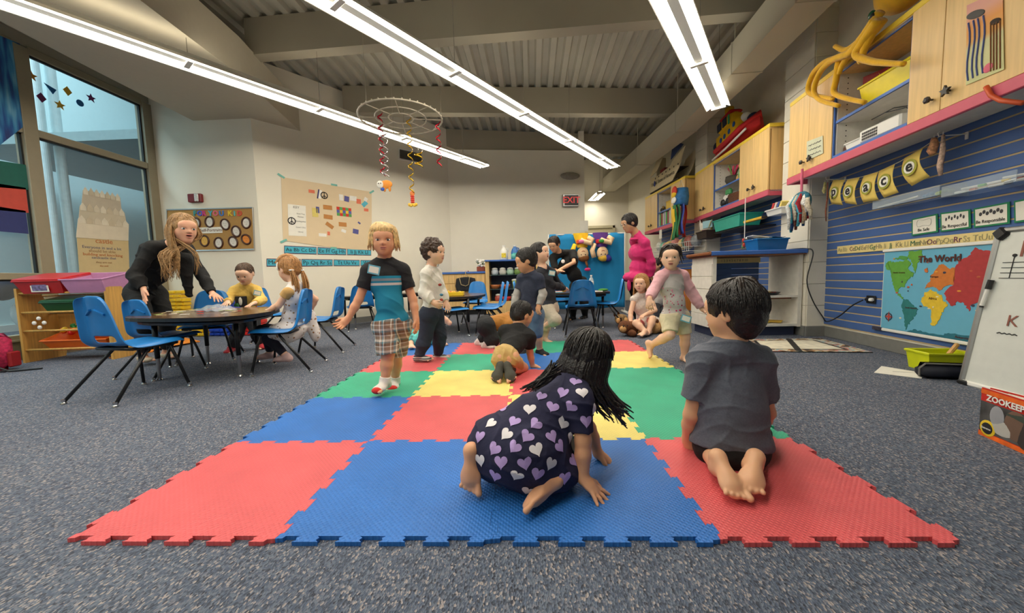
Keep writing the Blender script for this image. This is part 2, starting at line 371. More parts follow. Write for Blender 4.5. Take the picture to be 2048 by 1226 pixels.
# ------------------------------------------------------------------ helpers for things on walls
class Wall:
    def __init__(s, p, az): s.p = Vector((*p, 0)); s.az = az; s.rz = PI/2-math.radians(az); s.d = Vector((math.sin(math.radians(az)), math.cos(math.radians(az)), 0))
    def at(s, u, v):
        q = PLN(u, v, (s.p.x, s.p.y, 0), s.az)-s.p; return (q.dot(s.d), q.z)
    def thing(s, name, label, cat, u, v, group=None, off=0):
        x, z = s.at(u, v); n = Vector((s.d.y, -s.d.x, 0)); o = thing(name, label, cat, s.p+s.d*x+n*off+Vector((0, 0, z)), s.rz, group)
        o['x0'] = x; o['z0'] = z; return o
    def loc(s, o, u, v): x, z = s.at(u, v); return (x-o['x0'], z-o['z0'])
    def poly(s, o, pts, m, name, t=.002, y=0, **k):
        q = [s.loc(o, *p) for p in pts]; mb = MB(); n = len(q)
        mb.add([(a, y-t, b) for a, b in q]+[(a, y, b) for a, b in q], [tuple(range(n)), tuple(reversed(range(n, 2*n)))]+[(i, n+i, n+(i+1) % n, (i+1) % n) for i in range(n)])
        ob = mb.build(name, m, o, **k); return ob
def fan(mb): return mb
PAPER = mat('paper', (236, 232, 220), .8, var=.03); INK = mat('ink', (30, 28, 30), .7); 
WC = Wall((-5.3, 5.2), 90); WD = Wall(PA, AZP); WE = Wall(EX0, AZE)
PINE = wood('pine', (212, 160, 86)); MAPLE = wood('maple', (222, 184, 122)); 

# ------------------------------------------------------------------ molded school chair
CHB = mat('blue_plastic', (28, 122, 196), .38, var=.04, coat=.15); TUBEM = mat('black_tube', (18, 18, 20), .3, var=0)
def make_chair():
    r = thing('school_chair', 'x', 'chair')
    prof = [(.185, .335, .345), (.165, .352, .37), (.10, .352, .375), (0, .343, .375), (-.10, .340, .37), (-.145, .350, .365), (-.172, .375, .355), (-.185, .415, .34), (-.195, .48, .315), (-.207, .555, .29), (-.218, .625, .265), (-.226, .664, .225), (-.228, .678, .16)]
    nu = 12; mb = MB(); vs = []
    for j, (y, z, w) in enumerate(prof):
        for i in range(nu+1):
            t = i/nu*2-1; e = max(0, abs(t)-.72)/.28
            if j < 6: vs.append((t*w/2, y+(.0 if j else -.02*abs(t)**3), z+.016*abs(t)**2-.03*e*e))
            else: vs.append((t*w/2, y+.028*t*t-.045*e*e, z-(.012*abs(t)**3 if j > 9 else 0)))
    fs = []
    for j in range(len(prof)-1):
        for i in range(nu):
            if j == 6 and 3 <= i < nu-3: continue
            a = j*(nu+1)+i; fs.append((a, a+1, a+nu+2, a+nu+1))
    mb.add(vs, fs); sh = mb.build('shell', CHB, r, smooth=True, solid=.007)
    sd = sh.modifiers.new('sub', 'SUBSURF'); sd.levels = 1; sd.render_levels = 1
    for s in (-1, 1):
        MB().add([(s*.015, -.207, .595), (s*.075, -.204, .565), (s*.075, -.203, .55), (s*.015, -.206, .58), (s*.015, -.230, .593), (s*.075, -.214, .563), (s*.075, -.213, .553), (s*.015, -.228, .584)], [(0, 1, 2, 3), (4, 7, 6, 5), (0, 4, 5, 1), (3, 2, 6, 7), (1, 5, 6, 2), (0, 3, 7, 4)]).build('rib', CHB, sh)
    fr = MB(); fr.tube([(-.15, .13, .325), (-.15, -.13, .325), (.15, -.13, .325), (.15, .13, .325)], .011, close=True); fr.build('frame', TUBEM, r, smooth=True)
    for sx in (-1, 1):
        for sy in (-1, 1):
            f = Vector((sx*.212, .145 if sy > 0 else -.285, .012)); ty_ = .075 if sy > 0 else -.035
            l = MB().tube([(sx*.05, ty_, .322), (sx*.12, ty_, .322), (sx*.146, ty_+sy*.015, .305), tuple(Vector((sx*.15, ty_+sy*.02, .30)).lerp(f, .3)), tuple(f)], [.0105]*4+[.010], 8).build('leg', TUBEM, r, smooth=True)
            MB().lathe([(.012, .0), (.016, .003), (.014, .010), (.010, .014), (.0115, .016), (.0115, .03)], (f.x, f.y, 0), 10).build('glide', STEEL, l)
    return r
chairs = [((-2.69, 2.31), 9, 1, 'blue school chair nearest the camera, its ribbed back turned to us'),
 ((-3.04, 2.86), 9, .93, 'blue chair half hidden behind the nearest chair, facing the same table'),
 ((-3.12, 3.46), 152, 1, 'empty blue chair in front of the blue block pile, its hollow front showing'),
 ((-2.005, 3.0), -104, 1, 'blue chair the ponytailed girl sits on'),
 ((-2.12, 3.79), -100, 1, 'empty blue chair directly behind the seated ponytailed girl'),
 ((-2.5, 5.42), -32, 1, 'blue chair with its back to us at the table under the alphabet strips'),
 ((-3.2, 4.52), 80, 1, 'blue chair seen edge-on between the toddler and the ponytailed girl'),
 ((-1.02, 4.62), 62, 1, 'blue chair behind the curly-haired boy, pushed towards the yellow tray table'),
 ((-.82, 6.0), 182, 1, 'blue chair on the counter side of the yellow tray table'),
 ((-.44, 4.78), -95, 1, 'blue chair with seat pointing left, nearer of the pair by the tray table'),
 ((-.4, 5.2), -95, 1, 'blue chair just behind its twin on the right of the tray table'),
 ((-.02, 5.3), 90, 1, 'blue chair in front of the pot display, partly behind the boy in navy'),
 ((.68, 4.5), 2, 1, 'blue chair with back to us in front of the table with the bottle'),
 ((1.2, 5.12), -72, 1, 'blue chair on the blue screen side of the table with the bottle'),
 ((.5, 5.95), 176, 1, 'blue chair on the far side of the bottle table beside the bending woman')]
base = make_chair()
for i, (p, az_, sc, lab) in enumerate(chairs):
    o = base if i == 0 else dup(base)
    o.location = (p[0]+.08*math.sin(math.radians(az_)), p[1]+.08*math.cos(math.radians(az_)), 0); o.rotation_euler = (0, 0, -math.radians(az_)); o.scale = (sc,)*3; o['label'] = lab; o['group'] = 'blue school chairs'

# ------------------------------------------------------------------ tables
LAM = wood('dark_laminate', (92, 66, 44), 1.5, .14, .22); EDGE = mat('black_edge', (20, 20, 20), .5)
def table(label, poly, legs, z=.5, lm=LAM):
    cx = sum(p[0] for p in poly)/len(poly); cy = sum(p[1] for p in poly)/len(poly)
    t = thing('activity_table', label, 'table', (cx, cy, 0), group='low black activity tables'); n = len(poly)
    # round the corners
    q = [(a-cx, b-cy) for a, b in poly]
    for _ in range(2):
        q2 = []
        for i in range(len(q)):
            a, b_ = Vector(q[i]), Vector(q[(i+1) % len(q)]); q2 += [tuple(a.lerp(b_, .22)), tuple(a.lerp(b_, .78))]
        q = q2
    MB().prism(q, .004, z-.004).build('table_top', lm, t); MB().prism([(a*1.004, b*1.004) for a, b in q], .024, z-.029).build('edge_band', EDGE, t)
    ap = [(a*.86, b*.86) for a, b in q]; MB().tube([(a, b, z-.05) for a, b in ap], .016, 6, close=True).build('apron', TUBEM, t)
    for x, y in legs:
        l = MB().cyl((x-cx, y-cy, .17), (x-cx, y-cy, z-.03), .016, .019, 10).build('leg', TUBEM, t, smooth=True)
        MB().cyl((x-cx, y-cy, .012), (x-cx, y-cy, .18), .0125, .0125, 10).build('leg_insert', mat('satin_steel', (150, 150, 152), .35, metal=1, var=0), l)
        MB().lathe([(.014, 0), (.019, .004), (.013, .014)], (x-cx, y-cy, 0), 10).build('glide', STEEL, l)
    return t
table('low dark table where the woman in black leans over with the toddler', [(-3.28, 2.9), (-3.0, 2.58), (-2.5, 2.46), (-2.08, 2.5), (-2.06, 2.85), (-2.24, 3.25), (-2.5, 3.5), (-2.85, 3.5), (-3.15, 3.35)], [(-2.86, 2.68), (-2.27, 2.75), (-2.95, 3.22), (-2.5, 3.25)])
table('low dark table against the wall under the alphabet strips', [(-2.78, 5.28), (-2.45, 5.02), (-1.72, 5.94), (-2.08, 6.22)][:0] or [(-3.02, 5.62), (-2.66, 5.32), (-1.72, 6.5), (-2.08, 6.82)], [(-2.85, 5.62), (-2.6, 5.42), (-2.0, 6.5), (-2.15, 6.6)])
table('low dark table holding the yellow tray', [(-1.45, 4.75), (-.95, 4.5), (-.62, 4.66), (-.56, 5.3), (-.75, 5.72), (-1.2, 5.75), (-1.5, 5.3)], [(-.74, 4.62), (-1.3, 4.85), (-.72, 5.5), (-1.25, 5.5)])
table('low dark table holding the water bottle and green pad', [(.3, 4.92), (.7, 4.84), (1.14, 4.92), (1.2, 5.35), (1.1, 5.68), (.4, 5.68), (.24, 5.35)], [(1.06, 5.06), (.4, 5.06), (.42, 5.52), (1.02, 5.52)])

# things on the tables
ZT = .501
LOOP = [mat('loop_red', (196, 60, 50), .6), mat('loop_cream', (222, 206, 160), .6), mat('loop_green', (150, 176, 90), .6)]
zb = MB()
def bag(u, v): return 0
o = thing('zip_bag', 'clear zip bag of puzzle pieces held down on the table by the woman', 'bag', (-2.74, 3.12, ZT), -.3)
mb = MB(); mb.grid(lambda a, b: ((a-.5)*.3, (b-.5)*.2, .004+.05*math.sin(PI*a)**.6*math.sin(PI*b)**.6+.006*math.sin(17*a+9*b)), 16, 10); mb.grid(lambda a, b: ((.5-a)*.3, (b-.5)*.2, .002), 2, 2)
mb.build('pouch', mat('clear_film', (216, 222, 230), .1, var=0, alpha=.35), o, smooth=True)
MB().box((0, .1, .02), (.3, .012, .006)).build('zip_strip', mat('zip_blue', (70, 80, 190), .4), o)
for k in range(9): MB().box((random.uniform(-.11, .11), random.uniform(-.06, .05), .01+.002*k), (.04, .03, .002), random.uniform(0, 3)).build('card', LOOP[k % 3], o)
for k in range(26):
    x, y = random.uniform(-3.0, -2.25), random.uniform(2.68, 3.3)
    if abs(x+2.74) < .2 and abs(y-3.12) < .14: continue
    w, h = random.choice(((.05, .012), (.035, .025), (.06, .02)))
    MB().box((0, 0, .002), (w, h, .003)).build('paper_strip', LOOP[k % 3] if k % 4 else PAPER, label=('%s puzzle strip lying on the table by the toddler' % ('white' if k % 4 == 0 else ('red', 'cream', 'green')[k % 3])), cat='paper strip', group='puzzle strips scattered on the low table').location = (x, y, ZT+.0005*k)
    ob = COL.objects[-1]; ob.rotation_euler = (0, 0, random.uniform(0, 3))
o = thing('basket', 'red and white shallow basket on the table under the alphabet strips', 'basket', (-2.62, 5.75, ZT), .3)
mb = MB(); mb.lathe([(.10, 0), (.13, .04), (.135, .055), (.125, .055), (.095, .008)], n=20); mb.build('shell', mat('basket_red', (206, 70, 70), .5, var=.25, sc=40), o, smooth=True); MB().lathe([(.11, .035), (.112, .045), (.05, .05)], n=14).build('lining', PAPER, o)
o = thing('tray', 'yellow rectangular tray heaped with orange and dark bits', 'tray', (-1.0, 4.85, ZT), .1)
mb = MB(); mb.box((0, 0, .006), (.34, .24, .01), bev=.004)
for s in (-1, 1): mb.box((s*.165, 0, .028), (.012, .24, .05), bev=.004); mb.box((0, s*.114, .028), (.34, .012, .05), bev=.004)
mb.build('tray_body', mat('yellow_plastic', (232, 196, 40), .4), o)
for k in range(34):
    MB().ell((random.uniform(-.13, .13), random.uniform(-.09, .09), .03+random.uniform(0, .03)), (random.uniform(.012, .024), random.uniform(.01, .018), .012), n=8, m=5).build('bit', (mat('bit_orange', (220, 120, 50), .6), mat('bit_dark', (40, 36, 40), .6), mat('bit_yellow', (226, 190, 60), .6))[k % 3], o, smooth=True)
o = thing('water_bottle', 'clear water bottle with white label standing on the right table', 'bottle', (.93, 5.2, ZT))
MB().lathe([(.032, 0), (.034, .01), (.034, .06), (.031, .075), (.034, .09), (.034, .15), (.026, .18), (.013, .2), (.013, .215)], n=18).build('bottle_body', mat('clear_pet', (214, 226, 230), .1, var=0, alpha=.45), o, smooth=True)
MB().lathe([(.0345, .085), (.0347, .087), (.0347, .14), (.0345, .142)], n=18).build('bottle_label', PAPER, o, smooth=True); MB().lathe([(.015, .212), (.015, .23)], n=14).build('cap', WHITE, o)
o = thing('felt_pad', 'green oval pad on the right corner of the bottle table', 'pad', (1.08, 5.12, ZT)); MB().ell((0, 0, .02), (.07, .045, .02)).build('pad_body', mat('green_felt', (70, 140, 60), .9), o, smooth=True)
for k, (x, y, c, w) in enumerate(((.42, 5.1, (120, 190, 210), .2), (.98, 5.3, (60, 60, 90), .22), (1.0, 5.05, (236, 232, 226), .16), (.5, 5.3, (230, 120, 60), .14))):
    o = MB().box((0, 0, .004), (w, w*.7, .006), bev=.001).build('booklet', mat('booklet_%d' % k, c, .6), label=('light blue', 'dark blue', 'white', 'orange')[k]+' booklet lying on the bottle table', cat='booklet', group='booklets on the bottle table'); o.location = (x, y, ZT+k*.0003); o.rotation_euler = (0, 0, k*.7)
o = thing('toy_ball', 'yellow and orange toy near the hand of the boy reaching over the table', 'toy', (.52, 5.02, ZT+.01)); MB().ell((0, 0, .022), (.03, .024, .024)).build('ball', mat('yellow_toy', (236, 190, 50), .5), o, smooth=True); MB().ell((.03, 0, .02), .014).build('knob', mat('orange_toy', (230, 110, 40), .5), o, smooth=True)

# ------------------------------------------------------------------ cork board, portraits, alarm
CORK = mat('cork', (176, 136, 78), .9, var=.12, sc=90); ALU = mat('aluminium', (176, 176, 174), .35, metal=.8, var=0)
o = WC.thing('cork_board', 'cork notice board titled in cut-out letters with oval self portraits', 'notice board', 337, 503)
WC.poly(o, [(336, 420), (507, 416), (510, 499), (337, 503)], CORK, 'cork_panel', .012, 0)
c4 = [WC.loc(o, *p) for p in ((336, 420), (507, 416), (510, 499), (337, 503))]
MB().tube([(a, -.012, b) for a, b in c4], .014, 4, close=True).build('frame', ALU, o)
cols = [(60, 150, 150), (70, 90, 190), (200, 60, 120), (0, 0, 0), (70, 170, 190), (226, 110, 130), (60, 120, 200), (0, 0, 0), (226, 190, 50), (90, 190, 190), (214, 80, 60)]
for k, (ch, u) in enumerate(zip('FOR YOU KiD', (392, 402, 410, 0, 423, 433, 445, 0, 462, 471, 481))):
    if ch == ' ': continue
    x, z = WC.loc(o, u, 427.5); text('letter', ch, .10, mat('letter_%d' % k, cols[k], .6), o, (x, -.018, z), ext=.003, bold=.004)
for k, (u, v, a) in enumerate(((394, 447, .2), (421, 444, .1), (452, 449, -.35), (474, 463, -.25), (494, 446, .1), (411, 482, .1), (439, 486, .1), (468, 484, -.4), (494, 479, .9))):
    pp = bpy.data.objects.new('self_portrait', None); x, z = WC.loc(o, u, v); q = thing('self_portrait', ['oval portrait behind the teacher head', 'top oval portrait under the letters FOR', 'tilted oval portrait under the letters YOU', 'tilted oval portrait beside the lowest of the right column', 'upper right corner oval portrait on the cork board', 'yellow-faced oval portrait at lower left of the cork board', 'white oval portrait at the bottom middle of the cork board', 'slanted white oval portrait at the bottom of the cork board', 'orange-faced oval portrait at the right end of the cork board'][k], 'portrait', Vector(o.location)+Vector((x, -.016, z)), 0, 'self portraits on the cork board')
    bpy.data.objects.remove(pp)
    R = Matrix.Rotation(PI/2, 3, 'X') @ Matrix.Rotation(-a, 3, 'Z')
    m1 = MB(); pts = [R @ Vector((.062*math.cos(t)*(1.15 if k == 8 else 1), .075*math.sin(t)*(.8 if k == 8 else 1), 0)) for t in np.linspace(0, 2*PI, 25)[:-1]]; m1.tube(pts, .013, 6, close=True); m1.build('oval_frame', mat('brown_frame', (72, 40, 24), .4), q, smooth=True)
    m2 = MB(); m2.add([p*.95 for p in pts], [tuple(range(24))]); m2.build('drawing', mat('portrait_%d' % (k in (5,) and 1 or k == 8 and 2 or 0), ((226, 220, 210), (226, 180, 90), (226, 140, 60))[k in (5,) and 1 or k == 8 and 2 or 0], .8), q)
    fc = MB(); fc.box((-.015, -.002, .012), (.006, .002, .006)); fc.box((.015, -.002, .012), (.006, .002, .006)); fc.box((0, -.002, -.018), (.02, .002, .004)); fc.build('drawn_face', mat('pencil', (120, 96, 80), .8), q, kind='stuff')
x, z = WC.loc(o, 416, 460); sg = WC.thing('sign_strip', 'white strip reading Our Self-Portraits on the cork board', 'sign', 416, 461, off=.016)
B('card', (0, -.002, 0), (.46, .003, .085), PAPER, sg); text('lettering', 'Our Self-Portraits', .062, mat('brown_marker', (110, 60, 40), .7), sg, (0, -.005, 0))
o = WC.thing('fire_alarm', 'dark red fire alarm strobe above the cork board', 'alarm', 394, 397)
B('body', (0, -.025, 0), (.2, .05, .12), mat('alarm_red', (120, 24, 30), .4), o, bev=.008); B('strobe', (.04, -.055, 0), (.06, .02, .11), mat('strobe_lens', (210, 210, 206), .15, var=.3, sc=80), o, bev=.008)

# ------------------------------------------------------------------ paper map on the diagonal wall
KRAFT = mat('kraft_paper', (222, 200, 164), .8, var=.03, sc=4, bump=.2, bsc=6)
o = WD.thing('paper_map', 'large tan paper map taped to the wall above the alphabet strips', 'poster', 566, 484, off=.004)
WD.poly(o, [(562, 354), (743, 384), (743, 500), (705, 499), (640, 492), (566, 481)], KRAFT, 'sheet', .002)
TEAL = mat('teal_tape', (120, 190, 176), .6)
for u, v, a in ((562, 352, .5), (743, 384, -.6), (668, 370, 0), (567, 482, -.5), (667, 496, 0)): x, z = WD.loc(o, u, v); MB().box((x, -.004, z), (.1, .002, .03), R=Matrix.Rotation(a, 3, 'Y')).build('tape', TEAL, o)
k4 = WD.poly(o, [(575, 408), (611, 412), (613, 473), (577, 471)], PAPER, 'key_sheet', .001, -.003)
x, z = WD.loc(o, 592, 415); text('key_title', 'KEY', .05, mat('pencil_grey', (120, 116, 112), .8), o, (x, -.006, z))
for v, s in ((428, 'Snow Trap'), (434, 'Monster'), (443, 'Reading place'), (455, 'Sound + Dry'), (464, 'Library')): x, z = WD.loc(o, 601, v); text('key_line', s, .026, MATS['pencil_grey'], o, (x, -.006, z))
def peace(u, v, r, m=INK):
    x, z = WD.loc(o, u, v); q = MB(); q.tube([(x+r*math.cos(t), -.006, z+r*math.sin(t)) for t in np.linspace(0, 2*PI, 20)[:-1]], r*.14, 5, close=True)
    for a in (PI/2, -PI/2, -PI/4, -3*PI/4): q.tube([(x, -.006, z), (x+r*math.cos(a), -.006, z+r*math.sin(a))], r*.11, 5)
    q.build('peace_symbol', m, o)
peace(583, 442, .05); peace(648, 391, .05)
cl = {'r': (226, 120, 90), 'w': (236, 232, 224), 'n': (60, 56, 110), 'b': (90, 90, 150), 'c': (90, 180, 200), 't': (190, 130, 70), 'y': (220, 200, 110)}
for u, v, w, h, c, a in ((623, 383, .09, .05, 'r', 0), (636, 388, .02, .15, 'n', .2), (640, 389, .04, .14, 'w', .2), (682, 395, .07, .1, 'w', 0), (693, 398, .08, .09, 'b', .1), (706, 397, .12, .08, 'w', 0), (717, 403, .08, .08, 'r', 0), (729, 408, .07, .11, 'c', .8), (731, 399, .06, .07, 'w', .5), (732, 420, .08, .05, 'r', 0), (655, 415, .14, .07, 't', 0), (656, 434, .14, .07, 't', .05), (659, 451, .13, .06, 't', .6), (685, 449, .13, .07, 't', 0), (687, 462, .08, .05, 'w', .3), (711, 463, .1, .08, 'b', .15), (718, 446, .05, .03, 'b', .6), (645, 470, .12, .05, 'w', 0), (657, 467, .04, .06, 'r', 0), (630, 425, .09, .14, 'y', 0), (635, 420, .05, .1, 'b', 0)):
    x, z = WD.loc(o, u, v); MB().box((x, -.0035, z), (w, .002, h), R=Matrix.Rotation(a, 3, 'Y')).build('paper_shape', mat('map_'+c, cl[c], .8), o)
x, z = WD.loc(o, 688, 424); q4 = [(206, 60, 40), (230, 190, 60), (90, 160, 90), (90, 100, 170)]
for i in range(5):
    for j in range(3): MB().box((x-.1+.05*i, -.0035, z+.05-.05*j), (.048, .002, .048)).build('mosaic_square', mat('mosaic_%d' % ((i*2+j*3) % 4), q4[(i*2+j*3) % 4], .8), o)

ABL = mat('alphabet_blue', (70, 176, 200), .6); ABE = mat('alphabet_edge', (96, 66, 92), .7, var=.5, sc=90)
def strip(pts, s, lab):
    o = WD.thing('alphabet_strip', lab, 'poster', *pts[0], off=.003, group='blue alphabet strips')
    WD.poly(o, pts, ABE, 'border', .002)
    q = [WD.loc(o, *p) for p in pts]; cx = sum(a for a, b in q)/4; cz = sum(b for a, b in q)/4
    MB().add([(cx+(a-cx)*.97, -.0035, cz+(b-cz)*.8) for a, b in q], [(0, 1, 2, 3)]).build('card', ABL, o)
    h = abs(q[3][1]-q[0][1]); t = text('lettering', s, h*.62, INK, o, (cx, -.0045, cz), bold=0); w = t.dimensions.x; t.scale = (min(1.3, abs(q[1][0]-q[0][0])*.9/max(w, .01)),)*2+(1,)
strip([(568, 491), (633, 494), (633, 509), (568, 507)], 'Aa Bb Cc Dd', 'blue alphabet strip reading Aa Bb Cc Dd')
strip([(635, 494), (692, 498), (692, 510), (635, 509)], 'Ee Ff Gg Hh', 'blue alphabet strip reading Ee Ff Gg Hh')
strip([(694, 497), (742, 500), (742, 511), (694, 510)], 'Ii Jj Kk Ll', 'blue alphabet strip reading Ii Jj Kk, ending behind the blond boy')
strip([(533, 517), (601, 518), (601, 533), (533, 533)], 'Mm Nn Oo', 'blue alphabet strip starting with Mm behind the girl with ponytail')
strip([(603, 518), (665, 519), (665, 532), (603, 533)], 'Pp Qq Rr Ss', 'blue alphabet strip reading Pp Qq Rr Ss')
strip([(667, 519), (719, 520), (719, 532), (667, 532)], 'Tt Uu Vv', 'blue alphabet strip reading Tt Uu Vv')
strip([(721, 520), (760, 520.5), (760, 531.5), (721, 532)], 'Ww Xx', 'blue alphabet strip reading Ww Xx beside the blond boy')
o = WD.thing('air_vent', 'dark grey louvred air vent high on the diagonal wall', 'vent', 820, 310); q = [WD.loc(o, *p) for p in ((798, 299), (842, 308), (841, 325), (798, 316))]
WD.poly(o, [(796, 296), (844, 306), (843, 328), (796, 319)], WHITE, 'frame', .01); WD.poly(o, [(799, 299), (841, 308), (841, 325), (799, 316)], mat('vent_dark', (60, 58, 54), .7), 'backing', .012)
for k in range(6):
    t = (k+.5)/6; MB().add([(q[0][0], -.014, q[0][1]*(1-t)+q[3][1]*t), (q[1][0], -.014, q[1][1]*(1-t)+q[2][1]*t), (q[1][0], -.022, q[1][1]*(1-t)+q[2][1]*t-.02), (q[0][0], -.022, q[0][1]*(1-t)+q[3][1]*t-.02)], [(0, 1, 2, 3)]).build('slat', mat('vent_slat', (104, 100, 92), .6), o, solid=.002)

# exit wall
o = WE.thing('exit_sign', 'black exit sign with red letters on the far wall', 'sign', 1140, 402)
B('case', (0, -.04, 0), (.36, .08, .27), ALU, o, bev=.01); B('face', (.01, -.083, 0), (.31, .006, .22), BLACK, o); text('lettering', 'EXIT', .19, mat('exit_red', (200, 60, 60), .5, var=0, emit=.3), o, (.01, -.088, .0), bold=.003)
o = WE.thing('emergency_light', 'oval clear wall lamp above the exit sign', 'wall lamp', 1139, 353)
MB().ell((0, -.052, 0), (.22, .05, .08), n=20).build('cover', mat('frosted_clear', (170, 164, 150), .15, var=.1, alpha=.8), o, smooth=True); MB().cyl((-.12, -.04, 0), (.12, -.04, 0), .035).build('lamp_body', WHITE, o)
o = WE.thing('notice', 'plain white notice sheet beside the door alcove', 'notice', 1168, 452, off=.002); B('sheet', (0, -.002, 0), (.19, .002, .24), PAPER, o)

# ------------------------------------------------------------------ window decorations
WW = Wall((-5.3, -3.6), 0)   # seen from inside, local x runs away from us along the glass
def wpt(u, v, x=-5.31): p = AX(u, v, x); return (p.y, p.z)
def onglass(name, lab, cat, pts, m, x=-5.325, group=None, t=.002, tris=None):
    q = [wpt(*p) for p in pts]; cy = sum(a for a, b in q)/len(q); cz = min(b for a, b in q); n = len(q)
    mb = MB(); mb.add([(t, a-cy, b-cz) for a, b in q]+[(0, a-cy, b-cz) for a, b in q], [tuple(range(n)), tuple(reversed(range(n, 2*n)))]+[(i, n+i, n+(i+1) % n, (i+1) % n) for i in range(n)])
    o = mb.build(name, m); o.location = (x, cy, cz); tag(o, lab, cat, group); return o
mB = mat('blue_finger_paint', (30, 110, 170), .6, var=0); nt = mB.node_tree; tc = node(nt, 'ShaderNodeTexCoord'); mp = node(nt, 'ShaderNodeMapping'); mp.inputs['Scale'].default_value = (3, 8, 1.2); nz = node(nt, 'ShaderNodeTexNoise'); nz.inputs['Scale'].default_value = 2; rp = ramp(nt, [(.3, (40, 30, 90)), (.45, (24, 84, 150)), (.6, (60, 140, 190)), (.75, (120, 180, 210))], 'LINEAR')
nt.links.new(tc.outputs['Object'], mp.inputs[0]); nt.links.new(mp.outputs[0], nz.inputs[0]); nt.links.new(nz.outputs[0], rp.inputs[0]); nt.links.new(rp.outputs[0], nt.nodes['Principled BSDF'].inputs['Base Color'])
onglass('painted_sheet', 'blue finger-painted sheet hung on the left window pane', 'painting', [(-170, 20), (-60, 50), (32, 88), (38, 255), (-20, 300), (-170, 290)], mB, -5.27)
for c, ya, yb, l in (((24, 96, 84), 330, 380, 'dark green'), ((196, 74, 60), 376, 426, 'brick red'), ((44, 54, 110), 422, 468, 'navy blue')):
    onglass('paper_banner', l+' paper banner hung across the left window', 'banner', [(-160, ya-32), (44, ya), (50, yb), (-160, yb-18)], mat('banner_'+l.split()[-1], c, .7), -5.27, 'paper banners on the left window')
CAST = mat('castle_paper', (216, 206, 186), .8, var=.04, sc=7)
o = thing('paper_castle', 'paper sandcastle of stacked towers taped to the window', 'paper craft', (-5.3, 4.6, 1.0))
rows = [([(150, 475), (255, 482), (256, 448), (154, 437)], 'base'), ([(155, 438), (252, 452), (247, 425), (157, 412)], 'middle'), ([(160, 412), (241, 424), (238, 395), (163, 380)], 'upper')]
for k, (pts, nm) in enumerate(rows):
    q = [wpt(*p) for p in pts]; MB().add([(.002+.002*k, a-4.6, b-1.0) for a, b in q], [(0, 1, 2, 3)]).build('castle_row', mat('castle_row_%d' % k, ((222, 212, 190), (206, 196, 172), (196, 186, 166))[k], .8, var=.06, sc=9), o, solid=.002)
    for j in range(7):
        t = j/6.; a0 = Vector(q[3]).lerp(Vector(q[2]), t*.86); a1 = Vector(q[3]).lerp(Vector(q[2]), t*.86+.12); mid = (a0+a1)/2
        MB().add([(.006+.002*k, a0.x-4.6, a0.y-1.0-.05), (.006+.002*k, a1.x-4.6, a1.y-1.0-.05), (.006+.002*k, a1.x-4.6, a1.y-1.0), (.006+.002*k, mid.x-4.6, mid.y-.955), (.006+.002*k, a0.x-4.6, a0.y-1.0)], [(0, 1, 2, 3, 4)]).build('turret', mat('castle_tower_%d' % (j % 3), ((226, 218, 198), (204, 192, 166), (214, 204, 182))[j % 3], .8), o, solid=.001)
o = onglass('poem_sheet', 'tan poem sheet with marker writing below the paper castle', 'poster', [(152, 470), (256, 480), (258, 548), (158, 548)], mat('tan_sheet', (206, 186, 140), .8, var=.03), -5.305)
for k, (u, v, s, z) in enumerate(((207, 483, 'castle', .085), (204, 496, 'Everyone in and a bit', .05), (204, 503, 'should be able', .05), (206, 510, 'building and knocking', .05), (207, 516, 'sandcastle that', .045), (207, 525, 'they are out', .035), (207, 532, 'the end', .03))):
    q = wpt(u, v); text('poem_line', s, z, mat('marker_%d' % (k % 3), ((190, 110, 60), (110, 110, 130), (170, 130, 90))[k % 3], .8), o, (.004, q[0]-o.location.y, q[1]-o.location.z), (PI/2, 0, PI/2))
st = [(66, 151, 'o', 'star', 'orange star sticker at the window edge'), (104, 177, 'b', 'tri', 'blue triangle sticker on the upper pane'), (138, 182, 'y', 'dia', 'yellow diamond sticker on the upper pane'), (86, 195, 'p', 'dia', 'purple diamond sticker on the upper pane'), (123, 210, 'y', 'star', 'yellow star sticker on the upper pane'), (163, 206, 'b', 'dot', 'blue round sticker on the upper pane'), (185, 196, 'p', 'star', 'purple star sticker on the upper pane')]
sc_ = {'o': (226, 150, 40), 'b': (30, 110, 180), 'y': (220, 180, 60), 'p': (110, 50, 110)}
for u, v, c, sh, lab in st:
    y, z = wpt(u, v); r = .055
    pl = star(r) if sh == 'star' else [(-r, r*.7), (r, r*.2), (r*.3, -r)][::-1] if sh == 'tri' else [(0, r), (r*.8, 0), (0, -r), (-r*.8, 0)][::-1] if sh == 'dia' else [(r*.7*math.cos(t), r*.7*math.sin(t)) for t in np.linspace(0, 2*PI, 16)[:-1]]
    n = len(pl); mb = MB(); mb.add([(.003, a, b_) for a, b_ in pl]+[(0, a, b_) for a, b_ in pl], [tuple(range(n)), tuple(reversed(range(n, 2*n)))]+[(i, n+i, n+(i+1) % n, (i+1) % n) for i in range(n)])
    ob = mb.build('window_sticker', mat('sticker_'+c, sc_[c], .5)); ob.location = (-5.33, y, z); tag(ob, lab, 'sticker', 'shape stickers on the upper pane')

